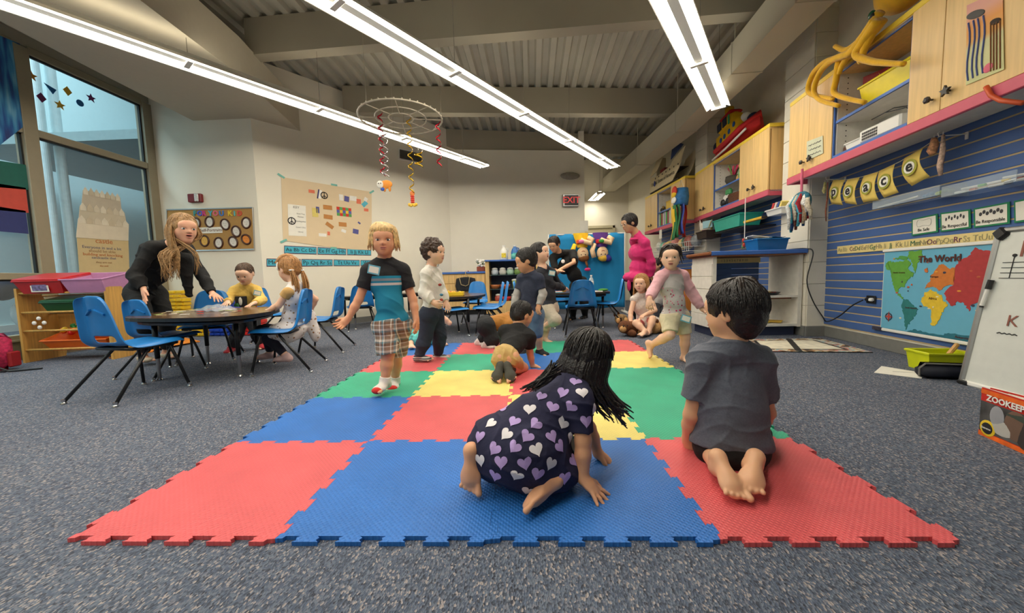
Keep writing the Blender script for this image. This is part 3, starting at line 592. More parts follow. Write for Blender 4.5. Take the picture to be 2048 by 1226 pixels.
# ------------------------------------------------------------------ slanted toy rack
RK = wood('rack_birch', (206, 158, 82)); rx = G(51, 726); r2 = G(223, 719); azr = math.atan2(r2.x-rx.x, r2.y-rx.y)
o = thing('toy_rack', 'wooden toy rack with dowel rails under the window', 'shelf', (rx.x, rx.y, 0), PI/2-azr); Lr = (r2-rx).length
for x in (-.02, Lr):
    pr_ = [(0, 0), (.36, 0), (.40, .25), (.30, .5), (.16, .74), (.0, .74)]
    mb = MB(); mb.add([(x+dx, a, b_) for dx in (0, .022) for a, b_ in pr_], [tuple(reversed(range(6))), tuple(range(6, 12))]+[(i, (i+1) % 6, 6+(i+1) % 6, 6+i) for i in range(6)]); mb.build('side_panel', RK, o)
for z, y in ((.69, .02), (.66, .22), (.5, .02), (.47, .25), (.315, .02), (.285, .28), (.125, .02), (.095, .3)): MB().cyl((0, y, z), (Lr, y, z), .011, n=10).build('rail', RK, o, smooth=True)
MB().box((Lr*.18, .33, .36), (.3, .012, .3)).build('back_panel', RK, o)
for a in range(4): MB().ell((.16+.045*math.cos(a*PI/2), -.0+.01, .395+.045*math.sin(a*PI/2)), (.02, .012, .02)).build('clip_knob', WHITE, o, smooth=True)
def bin_(lab, c, x, y, z, w, d, h, rx_=0, name='storage_bin', lid=False, a=1):
    M = o.matrix_basis; q = thing(name, lab, 'bin', (0, 0, 0), group='bins on the toy rack'); 
    q.location = Vector((rx.x, rx.y, 0))+Matrix.Rotation(PI/2-azr, 3, 'Z') @ Vector((x, y, z)); q.rotation_euler = (rx_, 0, PI/2-azr)
    m = mat(lab[:14].replace(' ', '_'), c, .4, alpha=a); mb = MB(); t = .004; W2, D2 = w/2, d/2
    def ring(k, zz): return [(-W2*k, -D2*k, zz), (W2*k, -D2*k, zz), (W2*k, D2*k, zz), (-W2*k, D2*k, zz)]
    mb.add(ring(.86, 0)+ring(1, h)+ring(.97, h)+ring(.83, .006), [(3, 2, 1, 0)]+[(i, (i+1) % 4, 4+(i+1) % 4, 4+i) for i in range(4)]+[(4+i, 4+(i+1) % 4, 8+(i+1) % 4, 8+i) for i in range(4)]+[(8+i, 8+(i+1) % 4, 12+(i+1) % 4, 12+i) for i in range(4)]+[(12, 13, 14, 15)]); mb.build('tub', m, q)
    rm = MB(); rm.tube([Vector(p)*1.0 for p in ring(1.02, h)], .008, 6, close=True); rm.build('rim', m, q)
    if lid: MB().box((0, 0, h+.012), (w*1.03, d*1.03, .02), bev=.006).build('lid', m, q)
    return q
q = bin_('red lidded bin with a picture label on top of the toy rack', (190, 26, 30), .24, .13, .715, .42, .3, .13, .22, lid=True)
B('picture_label', (0, -.143, .07), (.16, .003, .1), PAPER, q, R=Matrix.Rotation(-.12, 3, 'X')); B('picture', (0, -.1455, .07), (.13, .002, .075), mat('label_print', (120, 110, 150), .6, var=.6, sc=45), q, R=Matrix.Rotation(-.12, 3, 'X'))
q = bin_('translucent lilac bin beside the red bin on the toy rack', (208, 150, 196), .64, .13, .712, .38, .3, .14, .22, a=.75)
B('contents', (0, 0, .06), (.28, .2, .09), mat('lilac_contents', (196, 120, 130), .8, var=.4), q, bev=.03)
q = bin_('dark green bin on the second level of the toy rack', (16, 78, 40), .42, .16, .505, .44, .28, .12, .2, lid=True)
q = bin_('orange bin of plastic fruit on the lowest level of the rack', (232, 110, 30), .44, .2, .14, .6, .3, .12, .3)
fc = [(206, 30, 30), (30, 130, 50), (236, 190, 30), (214, 40, 30), (236, 200, 40), (226, 120, 30)]
for k in range(26):
    ob = MB().ell((0, 0, 0), (random.uniform(.022, .034), .024, .024), n=10, m=6).build('toy_fruit', mat('fruit_%d' % (k % 6), fc[k % 6], .4), smooth=True); p = Vector((.2+.019*k, .05+random.uniform(0, .22), .26+random.uniform(0, .05)+(.03 if k % 3 else 0))); ob.location = Vector((rx.x, rx.y, 0))+Matrix.Rotation(PI/2-azr, 3, 'Z') @ p
    tag(ob, '%s plastic toy fruit in the orange bin' % ('red', 'green', 'yellow', 'red', 'yellow', 'orange')[k % 6], 'toy fruit', 'toy fruit in the orange bin')

# backpack at the left edge
p = G(-12, 742); o = thing('backpack', 'pink patterned backpack lying by the left edge of the picture', 'backpack', (p.x, p.y, 0), .3)
MB().box((0, 0, .17), (.26, .17, .34), bev=.06).build('bag_body', mat('pink_print', (190, 40, 84), .8, var=.45, sc=40), o, smooth=True); MB().box((.02, -.1, .1), (.19, .06, .16), bev=.028).build('pocket', mat('brown_print', (120, 84, 60), .8, var=.3, sc=30), o, smooth=True)
for s in (-1, 1): MB().tube([(s*.05+.05, -.11, .3), (.09+s*.03, -.15, .2), (.1+s*.03, -.14, .06), (.16+s*.06, -.14, .012), (.3+s*.1, -.08, .008)], .009, 6).build('strap', BLACK, o)
B('red_tag', (.15, .0, .1), (.03, .1, .14), mat('tag_red', (150, 20, 30), .6), o, bev=.01)
# stroller outside
p = AX(22, 648, -6.6); o = thing('stroller', 'folded stroller with dark hood standing in the corridor outside', 'stroller', (-6.5, G(22, 700).y*1.3, 0))
sy = AX(10, 600, -6.5).y; o.location = (-6.5, sy, 0)
MB().tube([(0, .3, .05), (0, .1, .5), (0, .12, .8), (0, .24, .9), (0, .32, .88), (0, .34, .84)], .016, 8).build('handle_frame', BLACK, o, smooth=True)
MB().ell((0, -.02, .74), (.15, .13, .14)).build('hood', mat('hood_navy', (26, 30, 50), .8), o, smooth=True); MB().ell((.02, .18, .42), (.1, .16, .2)).build('carrier_bag', mat('clear_bag', (200, 214, 214), .3, alpha=.5), o, smooth=True)
for y in (.16, .32, -.1):
    R = Matrix.Rotation(PI/2, 3, 'Y'); MB().lathe([(.07, -.02), (.085, -.015), (.085, .015), (.07, .02)], (0, y, .085), 18, R).build('wheel', BLACK, o, smooth=True)

# ------------------------------------------------------------------ waffle blocks
def wblock(nm, c, n, u, lab, w=.27, zoff=0, dx=0, y=5.05):
    p = AY(u, 640, y); m = mat(nm, c, .45); proto = None
    mb = MB(); mb.box((0, 0, .028), (w, .13, .05), bev=.006)
    for i in range(3): mb.box((-w/3+i*w/3, -.068, .028), (w*.2, .02, .03), bev=.003)
    for k in range(n):
        if proto is None: proto = mb.build('waffle_block', m); ob = proto
        else: ob = proto.copy(); COL.objects.link(ob)
        ob.location = (p.x+dx+random.uniform(-.03, .03), p.y+random.uniform(-.02, .01), .001+k*.0555); ob.rotation_euler = (0, 0, random.uniform(-.12, .12))
        od = ('lowest', 'second', 'third', 'fourth', 'fifth', 'sixth', 'seventh', 'eighth', 'ninth', 'tenth', 'eleventh', 'twelfth')[k]+(' from the floor' if k else '')
        tag(ob, lab+', '+od, 'toy block', lab.split(' in ')[0]+'s')
wblock('block_yellow', (236, 196, 30), 12, 352, 'yellow waffle block in the leftmost stack', dx=.05)
wblock('block_yellow', (236, 196, 30), 7, 385, 'yellow waffle block in the shorter yellow stack', w=.2, dx=.1)
wblock('block_blue', (24, 70, 180), 11, 446, 'blue waffle block in the stack by the wall', w=.3)
wblock('block_red', (206, 40, 34), 10, 505, 'red waffle block in the stack behind the toddler', w=.3)
p1, p2, p3 = G(265, 716), G(400, 684), G(350, 672)
o = MB().prism([(p1.x-.25, p1.y), (p2.x, p2.y), (p3.x, p3.y), (p1.x-.1, p1.y+.3)], .012, .001).build('floor_mat', mat('orange_foam', (236, 136, 30), .7), label='orange foam mat on the carpet behind the teacher', cat='mat')

# ------------------------------------------------------------------ interlocking play mat
def foam(name, c):
    m = mat(name, c, .5, var=0); nt = m.node_tree; b = nt.nodes['Principled BSDF']; L = nt.links.new
    tc = node(nt, 'ShaderNodeTexCoord'); mp = node(nt, 'ShaderNodeMapping'); mp.inputs['Rotation'].default_value = (0, 0, PI/4); mp.inputs['Location'].default_value = (7.3, 9.1, 3)
    w1 = node(nt, 'ShaderNodeTexWave', bands_direction='X'); w1.inputs['Scale'].default_value = 26; w2 = node(nt, 'ShaderNodeTexWave', bands_direction='Y'); w2.inputs['Scale'].default_value = 26
    mu = node(nt, 'ShaderNodeMath', operation='MULTIPLY'); bp = node(nt, 'ShaderNodeBump'); bp.inputs['Strength'].default_value = .5; bp.inputs['Distance'].default_value = .004
    nz = node(nt, 'ShaderNodeTexNoise'); nz.inputs['Scale'].default_value = 5; nz.inputs['Detail'].default_value = 6
    r = ramp(nt, [(.35, tuple(x*.93 for x in c)), (.65, c)], 'LINEAR')
    L(tc.outputs['Object'], mp.inputs[0]); L(mp.outputs[0], w1.inputs[0]); L(mp.outputs[0], w2.inputs[0]); L(w1.outputs[1], mu.inputs[0]); L(w2.outputs[1], mu.inputs[1]); L(mu.outputs[0], bp.inputs['Height']); L(bp.outputs[0], b.inputs['Normal'])
    L(tc.outputs['Object'], nz.inputs[0]); L(nz.outputs[0], r.inputs[0]); L(r.outputs[0], b.inputs['Base Color'])
    return m
FM = {'r': foam('foam_red', (222, 92, 96)), 'b': foam('foam_blue', (36, 110, 194)), 'g': foam('foam_green', (46, 174, 136)), 'y': foam('foam_yellow', (240, 220, 122))}
T = .61; MX0, MY0 = -1.3259, .9386
grid = ['rbbr', 'bryg', 'gyrg', 'rgby', 'brgr']
pm = thing('play_mat', 'interlocking foam puzzle mat of red, blue, green and yellow tiles on the carpet', 'play mat', (MX0, MY0, 0))
NT = 10; TD = .0115
def edge(sgn):       # one jigsaw edge along x from 0..T as offsets; sgn flips the phase
    pts = [(0, 0)]
    p = T/NT
    for k in range(NT):
        x0 = k*p; s = TD*(1 if (k % 2 == 0) == (sgn > 0) else -1)
        if k == 0: pts += [(.02, s*.2), (.024, s)]
        else: pts += [(x0+p*.04, s*.4), (x0-p*.10, s)]
        if k == NT-1: pts += [(T-.024, s), (T-.02, s*.2)]
        else: pts += [(x0+p*1.10, s), (x0+p*.96, s*.4)]
    pts.append((T, 0)); return pts
for j, row in enumerate(grid):
    for i, c in enumerate(row):
        e = edge(1)
        bot = [(x, y) for x, y in e]; rgt = [(T+y, x) for x, y in e]; top = [(x, T+y) for x, y in e][::-1]; lft = [(y, x) for x, y in e][::-1]
        out = []
        for part in (bot, rgt, top, lft): out += part[:-1]
        h = .0125
        ob = MB().prism(out, h, .0).build('foam_tile', FM[c], pm); ob.location = (i*T, j*T, 0.0005); ob.scale = (.9985, .9985, 1)
# ------------------------------------------------------------------ counter and display along the far wall
BLT = mat('blue_trim', (64, 108, 186), .45); CY = 7.25
o = thing('counter_cabinet', 'long maple counter with drawers and blue edge along the far wall', 'cabinet', (-1.4, CY, 0), 0)
MB().prism([(-.66, 0), (.6, 0), (.6, .58), (-.22, .58)], .72, .1).build('carcass', MAPLE, o); MB().prism([(-.7, -.03), (.62, -.03), (.62, .6), (-.22, .6)], .035, .828).build('counter_top', BLT, o); MB().prism([(-.6, .06), (.58, .06), (.58, .5), (-.28, .5)], .1, 0).build('toe_kick', BLACK, o)
for k, (x, w) in enumerate(((-.3, .58), (.3, .58))):
    if k == 0:
        for z, h in ((.72, .17), (.5, .24), (.24, .26)):
            d = B('drawer', (x, -.002, z), (w, .018, h), MAPLE, o, bev=.003); MB().tube([(x-.05, -.012, z+.03), (x-.05, -.035, z+.03), (x+.05, -.035, z+.03), (x+.05, -.012, z+.03)], .005, 6).build('pull', BLACK, d)
    else:
        d = B('door', (x, -.002, .46), (w, .018, .68), MAPLE, o, bev=.003); MB().tube([(x-.2, -.012, .7), (x-.2, -.035, .7), (x-.2, -.035, .6), (x-.2, -.012, .6)], .005, 6).build('pull', BLACK, d)
ZC = .864
o = thing('desk_fan', 'small round grey desk fan on the far counter', 'fan', (-1.86, CY+.09, ZC), .15)
MB().lathe([(.08, 0), (.075, .02), (.02, .03), (.02, .1)], n=18).build('base', mat('fan_grey', (150, 146, 134), .4), o, smooth=True)
R = Matrix.Rotation(PI/2, 3, 'X')
MB().tube([R @ Vector((.12*math.cos(t), .12*math.sin(t), 0))+Vector((0, 0, .2)) for t in np.linspace(0, 2*PI, 25)[:-1]], .012, 6, close=True).build('guard_ring', MATS['fan_grey'], o, smooth=True)
for k in range(14): a = 2*PI*k/14; MB().cyl((.03*math.cos(a), -.02, .2+.03*math.sin(a)), (.118*math.cos(a), -.008, .2+.118*math.sin(a)), .0025, n=5).build('guard_wire', STEEL, o)
MB().lathe([(.035, 0), (.03, .03), (.01, .04)], (0, -.01, .2), 14, R).build('hub', BLACK, o, smooth=True)
for k in range(4): MB().ell((.055*math.cos(k*PI/2), .015, .2+.055*math.sin(k*PI/2)), (.045, .006, .045), n=10, m=6).build('blade', mat('fan_blade', (110, 108, 100), .4), o, smooth=True)
o = thing('flower_pot', 'white flowers in a brown square pot at the end of the far counter', 'plant', (-.9, CY+.2, ZC))
B('pot', (0, 0, .05), (.16, .12, .1), mat('terracotta', (150, 70, 50), .7), o, bev=.01)
for k in range(16): a = k*2.4; MB().ell((.08*math.cos(a)*math.sqrt(k/16), .06*math.sin(a), .17+.06*math.sin(k*1.7)), (.032, .03, .026), n=8, m=5).build('bloom', WHITE, o, smooth=True)
for k in range(10): a = k*1.3; MB().tube([(0, 0, .08), (.05*math.cos(a), .04*math.sin(a), .15), (.12*math.cos(a), .08*math.sin(a), .19+.03*math.sin(k))], [.006, .01, .002], 5).build('leaf', mat('leaf_green', (70, 104, 50), .6), o)
o = thing('red_book', 'thin red book lying on the far counter', 'book', (-1.25, CY+.12, ZC)); B('cover', (0, 0, .012), (.2, .14, .022), mat('book_red', (196, 44, 60), .5), o, bev=.003); B('pages', (0, -.003, .012), (.196, .14, .016), PAPER, o)
for k, x in enumerate((-1.9, -1.78)):
    B('paper_towel', (x, CY-.02, .68), (.1, .006, .28), PAPER, label=('left', 'right')[k]+' white paper sheet hung on the counter front behind the curly-haired boy', cat='paper', group='papers on the counter front')
o = thing('hanging_apron', 'dark apron with pale trim hung on the counter door', 'apron', (-1.18, CY-.03, .45))
mb = MB(); mb.grid(lambda a, b: ((a-.5)*(.42-.1*abs(b-.5)), -.02-.02*math.sin(a*9)**2, .0+b*.28+.03*math.sin(PI*a)), 14, 8); mb.build('cloth', mat('apron_black', (32, 34, 40), .8), o, smooth=True, solid=.012)
MB().tube([(-.12, -.05, .29), (-.09, -.055, .16), (0, -.056, .13), (.06, -.055, .16), (.08, -.05, .3), (0, -.03, .36), (0, -.02, .42)], .008, 6).build('trim', mat('trim_beige', (170, 150, 110), .7), o, smooth=True)
# glass-shelf display
dx0, dx1 = -.78, .28; dz = 1.08
o = thing('display_cabinet', 'open display cabinet with glass shelves of pots beyond the tables', 'cabinet', ((dx0+dx1)/2, CY-.05, 0)); w = dx1-dx0; h = w/2
B('side', (-h+.03, .22, .54), (.07, .46, 1.04), MAPLE, o); B('side', (h-.03, .22, .54), (.07, .46, 1.04), MAPLE, o); B('back', (0, .44, .66), (w, .02, .82), mat('display_back', (60, 76, 104), .6), o); B('base', (0, .22, .13), (w-.14, .44, .26), MAPLE, o); B('display_top', (0, .21, dz-.015), (w+.02, .5, .03), BLT, o, bev=.005)
GSH = mat('shelf_glass', (120, 150, 150), .1, var=0, alpha=.5)
for z in (.5, .78): B('glass_shelf', (0, .22, z), (w-.14, .42, .008), GSH, o)
pots = [(-.36, .784, 'jar', (190, 200, 210), 'silver jar'), (-.2, .784, 'jar', (210, 206, 196), 'white jar'), (-.05, .784, 'jar', (170, 200, 180), 'pale green jar'), (.1, .784, 'jar', (120, 150, 80), 'olive jar'), (-.36, .504, 'bowl', (170, 100, 50), 'brown wooden bowl'), (-.16, .504, 'bowl', (206, 100, 50), 'orange painted bowl'), (.04, .504, 'cup', (180, 196, 60), 'lime green cup with white lid'), (.22, .504, 'cup', (150, 150, 150), 'grey cup'), (-.3, .262, 'jar', (170, 80, 70), 'dull red jar'), (-.14, .262, 'bowl', (190, 50, 50), 'red bowl'), (.02, .262, 'jar', (150, 160, 150), 'grey green jar')]
for x, z, t, c, l in pots:
    q = thing('pot', l+' on a glass shelf of the display cabinet', t, ((dx0+dx1)/2+x, CY+.08, z), group='pots in the display cabinet'); m = mat('pot_'+l.replace(' ', '_'), c, .4)
    pr_ = {'jar': [(.05, 0), (.07, .02), (.075, .07), (.06, .1), (.055, .11)], 'bowl': [(.05, 0), (.09, .04), (.105, .085), (.098, .085), (.05, .02)], 'cup': [(.045, 0), (.06, .14), (.062, .16)]}[t]
    MB().lathe(pr_, n=16).build('vessel', m, q, smooth=True)
    if t != 'bowl': MB().lathe([(pr_[-1][0]+.004, pr_[-1][1]), (pr_[-1][0]+.004, pr_[-1][1]+.02), (.02, pr_[-1][1]+.035)], n=16).build('lid', WHITE, q, smooth=True)
def jug(x, c, lab, alpha=1, lc=(240, 200, 60)):
    q = thing('jug', lab, 'jug', (x, CY+.15, dz), group='jugs on the display cabinet'); m = mat('jug_'+lab.split()[0], c, .3, alpha=alpha)
    MB().lathe([(.07, 0), (.08, .02), (.08, .15), (.06, .21), (.03, .25), (.03, .27)], n=16).build('jug_body', m, q, smooth=True); MB().tube([(.03, 0, .24), (.08, 0, .23), (.085, 0, .16)], .012, 6).build('handle', m, q, smooth=True); MB().lathe([(.034, .265), (.034, .295)], n=14).build('cap', WHITE, q); B('jug_label', (0, -.078, .09), (.09, .012, .09), mat('label_'+lab.split()[0], lc, .6, var=.4, sc=40), q)
jug(-.42, (232, 230, 222), 'white plastic jug on the display cabinet'); jug(-.2, (50, 110, 180), 'blue plastic jug on the display cabinet', lc=(80, 180, 180))
o = thing('paint_cup', 'teal cup in front of the blue jug', 'cup', (-.22, CY+.03, dz)); MB().lathe([(.045, 0), (.055, .11), (.05, .11), (.04, .01)], n=16).build('cup_body', mat('teal_cup', (90, 180, 170), .4), o, smooth=True)
o = thing('small_box', 'small tan box beside the blue jug', 'box', (-.04, CY+.1, dz)); B('carton', (0, 0, .045), (.09, .07, .09), mat('tan_card', (206, 170, 120), .7), o, bev=.003); B('flap', (0, 0, .092), (.092, .072, .004), mat('tan_flap', (190, 150, 100), .7), o)

# ------------------------------------------------------------------ blue puppet screen
SY = 6.95; sx0, sx1 = AY(1098, 500, SY).x, AY(1249, 500, SY).x; SBL = mat('screen_fabric', (18, 128, 184), .85, var=.05, sc=6, bump=.5, bsc=5)
o = thing('puppet_screen', 'tall bright blue fabric puppet screen on white feet', 'screen', ((sx0+sx1)/2, SY, 0)); w = (sx1-sx0)
mb = MB(); mb.grid(lambda a, b: ((a-.5)*w, -.012*math.sin(a*14+b*3)*(1-b)**1.5-.006*math.sin(a*31), .12+b*1.39-(.02*math.sin(a*7)**2 if b < .01 else 0)), 40, 12); mb.build('curtain', SBL, o, smooth=True, solid=.03)
MB().tube([(-w/2, 0, .03), (-w/2, 0, 1.5), (w/2, 0, 1.5), (w/2, 0, .03)], .018, 10).build('pipe_frame', WHITE, o, smooth=True)
for s in (-1, 1): MB().cyl((s*w/2, -.2, .025), (s*w/2, .2, .025), .024).build('foot', WHITE, o)
SKD = mat('doll_skin', (240, 206, 164), .85)
def puppet(u, lab, top, mid, hair, hat=None):
    p = AY(u, 470, SY); q = thing('hand_puppet', lab, 'puppet', (p.x, SY-.06, 1.0), group='puppets hung on the blue screen')
    def P_(a, b_): r_ = AY(a, b_, SY-.06); return Vector((r_.x-p.x, 0, r_.z-1.0))
    mt, mm = mat('pup_'+lab.split()[4], top, .85), mat('pup2_'+lab.split()[4], mid, .85)
    c0, c1 = Vector((0, 0, .66)), Vector((.04, 0, .34)); q.scale = (.82, .9, .82); q.location.z = 1.0+.51-.66*.82; R = Matrix.Identity(3)
    mb = MB(); mb.grid(lambda a, b: tuple(c0.lerp(c1, b)+Vector(((a-.5)*(.34-.12*b), -.05*math.sin(PI*a)-.02, 0))), 10, 8); mb.grid(lambda a, b: tuple(c0.lerp(c1, b)+Vector(((.5-a)*(.34-.12*b), .02, 0))), 2, 2); mb.build('dress', mt, q, smooth=True)
    MB().box(c0.lerp(c1, .62)+Vector((0, -.05, 0)), (.26, .06, .1), bev=.02).build('sash', mm, q)
    MB().ell(c1+Vector((.0, -.04, -.14)), (.13, .08, .15)).build('head', SKD, q, smooth=True)
    hm = mat('puphair_'+lab.split()[4], hair, .9)
    MB().ell(c1+Vector((.02, -.03, -.24)), (.125, .09, .09)).build('hair', hm, q, smooth=True)
    if hat: MB().ell(c1+Vector((.09, -.03, -.24)), (.13, .08, .08), Matrix.Rotation(.5, 3, 'Y')).build('cap', mat('puphat', hat, .85), q, smooth=True)
    else: MB().tube([c1+Vector((.06, -.05, -.3)), c1+Vector((.09, -.06, -.4)), c1+Vector((.1, -.06, -.46))], [.03, .025, .012], 8).build('plait', hm, q, smooth=True); MB().ell(c1+Vector((.1, -.06, -.5)), (.07, .03, .04)).build('bow', mat('pink_bow', (226, 50, 120), .8), q, smooth=True)
    for s in (-1, 1): MB().ell(c1+Vector((s*.045, -.118, -.17)), .012).build('eye', INK, q, smooth=True)
    MB().tube([c1+Vector((-.04, -.115, -.1)), c1+Vector((0, -.122, -.085)), c1+Vector((.04, -.115, -.1))], .005, 5).build('mouth', mat('smile', (190, 70, 70), .7), q)
    MB().tube([c0+Vector((.16, -.06, -.1)), c0+Vector((.24, -.1, -.16)), c0+Vector((.2, -.12, -.24)), c0+Vector((.05, -.13, -.2)), c0+Vector((-.02, -.13, -.16))], [.05, .06, .06, .055, .05], 10).build('arm', SKD, q, smooth=True)
    MB().tube([c0+Vector((-.14, -.06, -.25)), c0+Vector((-.2, -.09, -.4)), c0+Vector((-.16, -.09, -.56))], [.045, .055, .055], 10).build('arm', SKD if hat else mt, q, smooth=True)
    MB().ell(c0+Vector((.0, -.16, -.2)), (.07, .03, .045)).build('toy', mat('pup_toy_'+('g' if hat else 'p'), (60, 150, 60) if hat else (220, 120, 170), .8), q, smooth=True)
puppet(1160, 'upside-down girl puppet in yellow dress with brown plait', (240, 196, 40), (230, 90, 50), (130, 80, 40)); puppet(1199, 'upside-down boy puppet in purple and red with cap', (100, 60, 150), (200, 40, 50), (236, 190, 70), (60, 60, 160))

# ------------------------------------------------------------------ ring mobile
c = AY(802, 237, 4.4); o = thing('ring_mobile', 'wire hoop mobile of three rings hanging below the ceiling', 'mobile', c)
WIRE = mat('pale_wire', (190, 180, 160), .5)
for r in (.475, .29, .14): MB().tube([(r*math.cos(t), r*math.sin(t), 0) for t in np.linspace(0, 2*PI, 41)[:-1]], .009 if r > .4 else .007, 6, close=True).build('ring', WIRE, o, smooth=True)
for k in range(8): a = k*PI/4+.2; MB().cyl((.14*math.cos(a), .14*math.sin(a), 0), (.475*math.cos(a), .475*math.sin(a), 0), .005, n=5).build('spoke', WIRE, o)
for k in range(36): a = 2*PI*k/36; MB().ell((.475*math.cos(a), .475*math.sin(a), .012), .01, n=6, m=4).build('bead', WIRE, o)
for k in range(3): a = k*2.1; MB().cyl((.475*math.cos(a), .475*math.sin(a), 0), (.475*math.cos(a), .475*math.sin(a), ZD-c.z), .002, n=4).build('string', WIRE, o)
def spiral(u, v0, v1, m, lab, turns, r=.03):
    p0, p1 = AY(u, v0, 4.35), AY(u, v1, 4.35); q = thing('foil_spiral', lab, 'decoration', p1, group='foil spirals on the mobile'); H = p0.z-p1.z
    mb = MB(); mb.grid(lambda a, b: ((r*math.cos(turns*2*PI*a)), r*math.sin(turns*2*PI*a), H*(1-a)+(b-.5)*.02), int(turns*14), 1); mb.build('ribbon', m, q, smooth=True, solid=.001); MB().cyl((0, 0, H), (0, 0, H+.02), .002, n=4).build('hook', STEEL, q); return q
FR, FG, FS = mat('foil_red', (170, 20, 40), .2, metal=.8, var=0), mat('foil_gold', (190, 150, 40), .2, metal=.8, var=0), mat('foil_silver', (200, 190, 190), .2, metal=.9, var=0)
spiral(766, 222, 352, FR, 'red foil spiral hanging above the orange paper fish', 6); spiral(771, 262, 354, FS, 'silver foil spiral twined beside the red one', 5, .045); spiral(824, 232, 386, FG, 'gold foil spiral hanging above the flower ornament', 7); spiral(838, 300, 335, FG, 'short gold foil curl near the air vent', 2, .05); spiral(879, 240, 334, FR, 'red foil spiral at the right of the hoop mobile', 4)
p = AY(769, 369, 4.35); o = thing('paper_fish', 'orange and white paper fish ornament hanging from the red spiral', 'ornament', p)
mb = MB(); mb.ell((.02, 0, 0), (.075, .012, .05)); mb.build('body', mat('ornament_orange', (240, 150, 50), .6), o, smooth=True); MB().ell((-.05, -.008, 0), (.04, .012, .045)).build('face', PAPER, o, smooth=True); MB().ell((-.02, -.004, -.055), (.03, .01, .02)).build('fin', mat('ornament_blue', (60, 100, 190), .6), o, smooth=True)
for s in (-1, 1): MB().ell((.03+s*.03, 0, -.055), (.016, .01, .03)).build('leg_fin', MATS['ornament_orange'], o, smooth=True); MB().ell((-.05+s*.014, -.022, .01), .006).build('eye', INK, o, smooth=True)
p = AY(825, 398, 4.35); o = thing('paper_flower', 'red and yellow paper flower tower ornament below the gold spiral', 'ornament', p)
MB().ell((0, 0, .065), (.03, .012, .03)).build('head', mat('orn_head', (240, 140, 70), .6), o, smooth=True)
for k in range(4): MB().ell((0, 0, .03-.022*k), (.026, .012, .014)).build('bead', mat('orn_red', (210, 60, 40), .6), o, smooth=True)
for k in range(5): MB().ell((-.04+.02*k, 0, -.065-.008*(k % 2)), (.018, .01, .02)).build('petal', mat('orn_yellow', (236, 190, 60), .6), o, smooth=True)
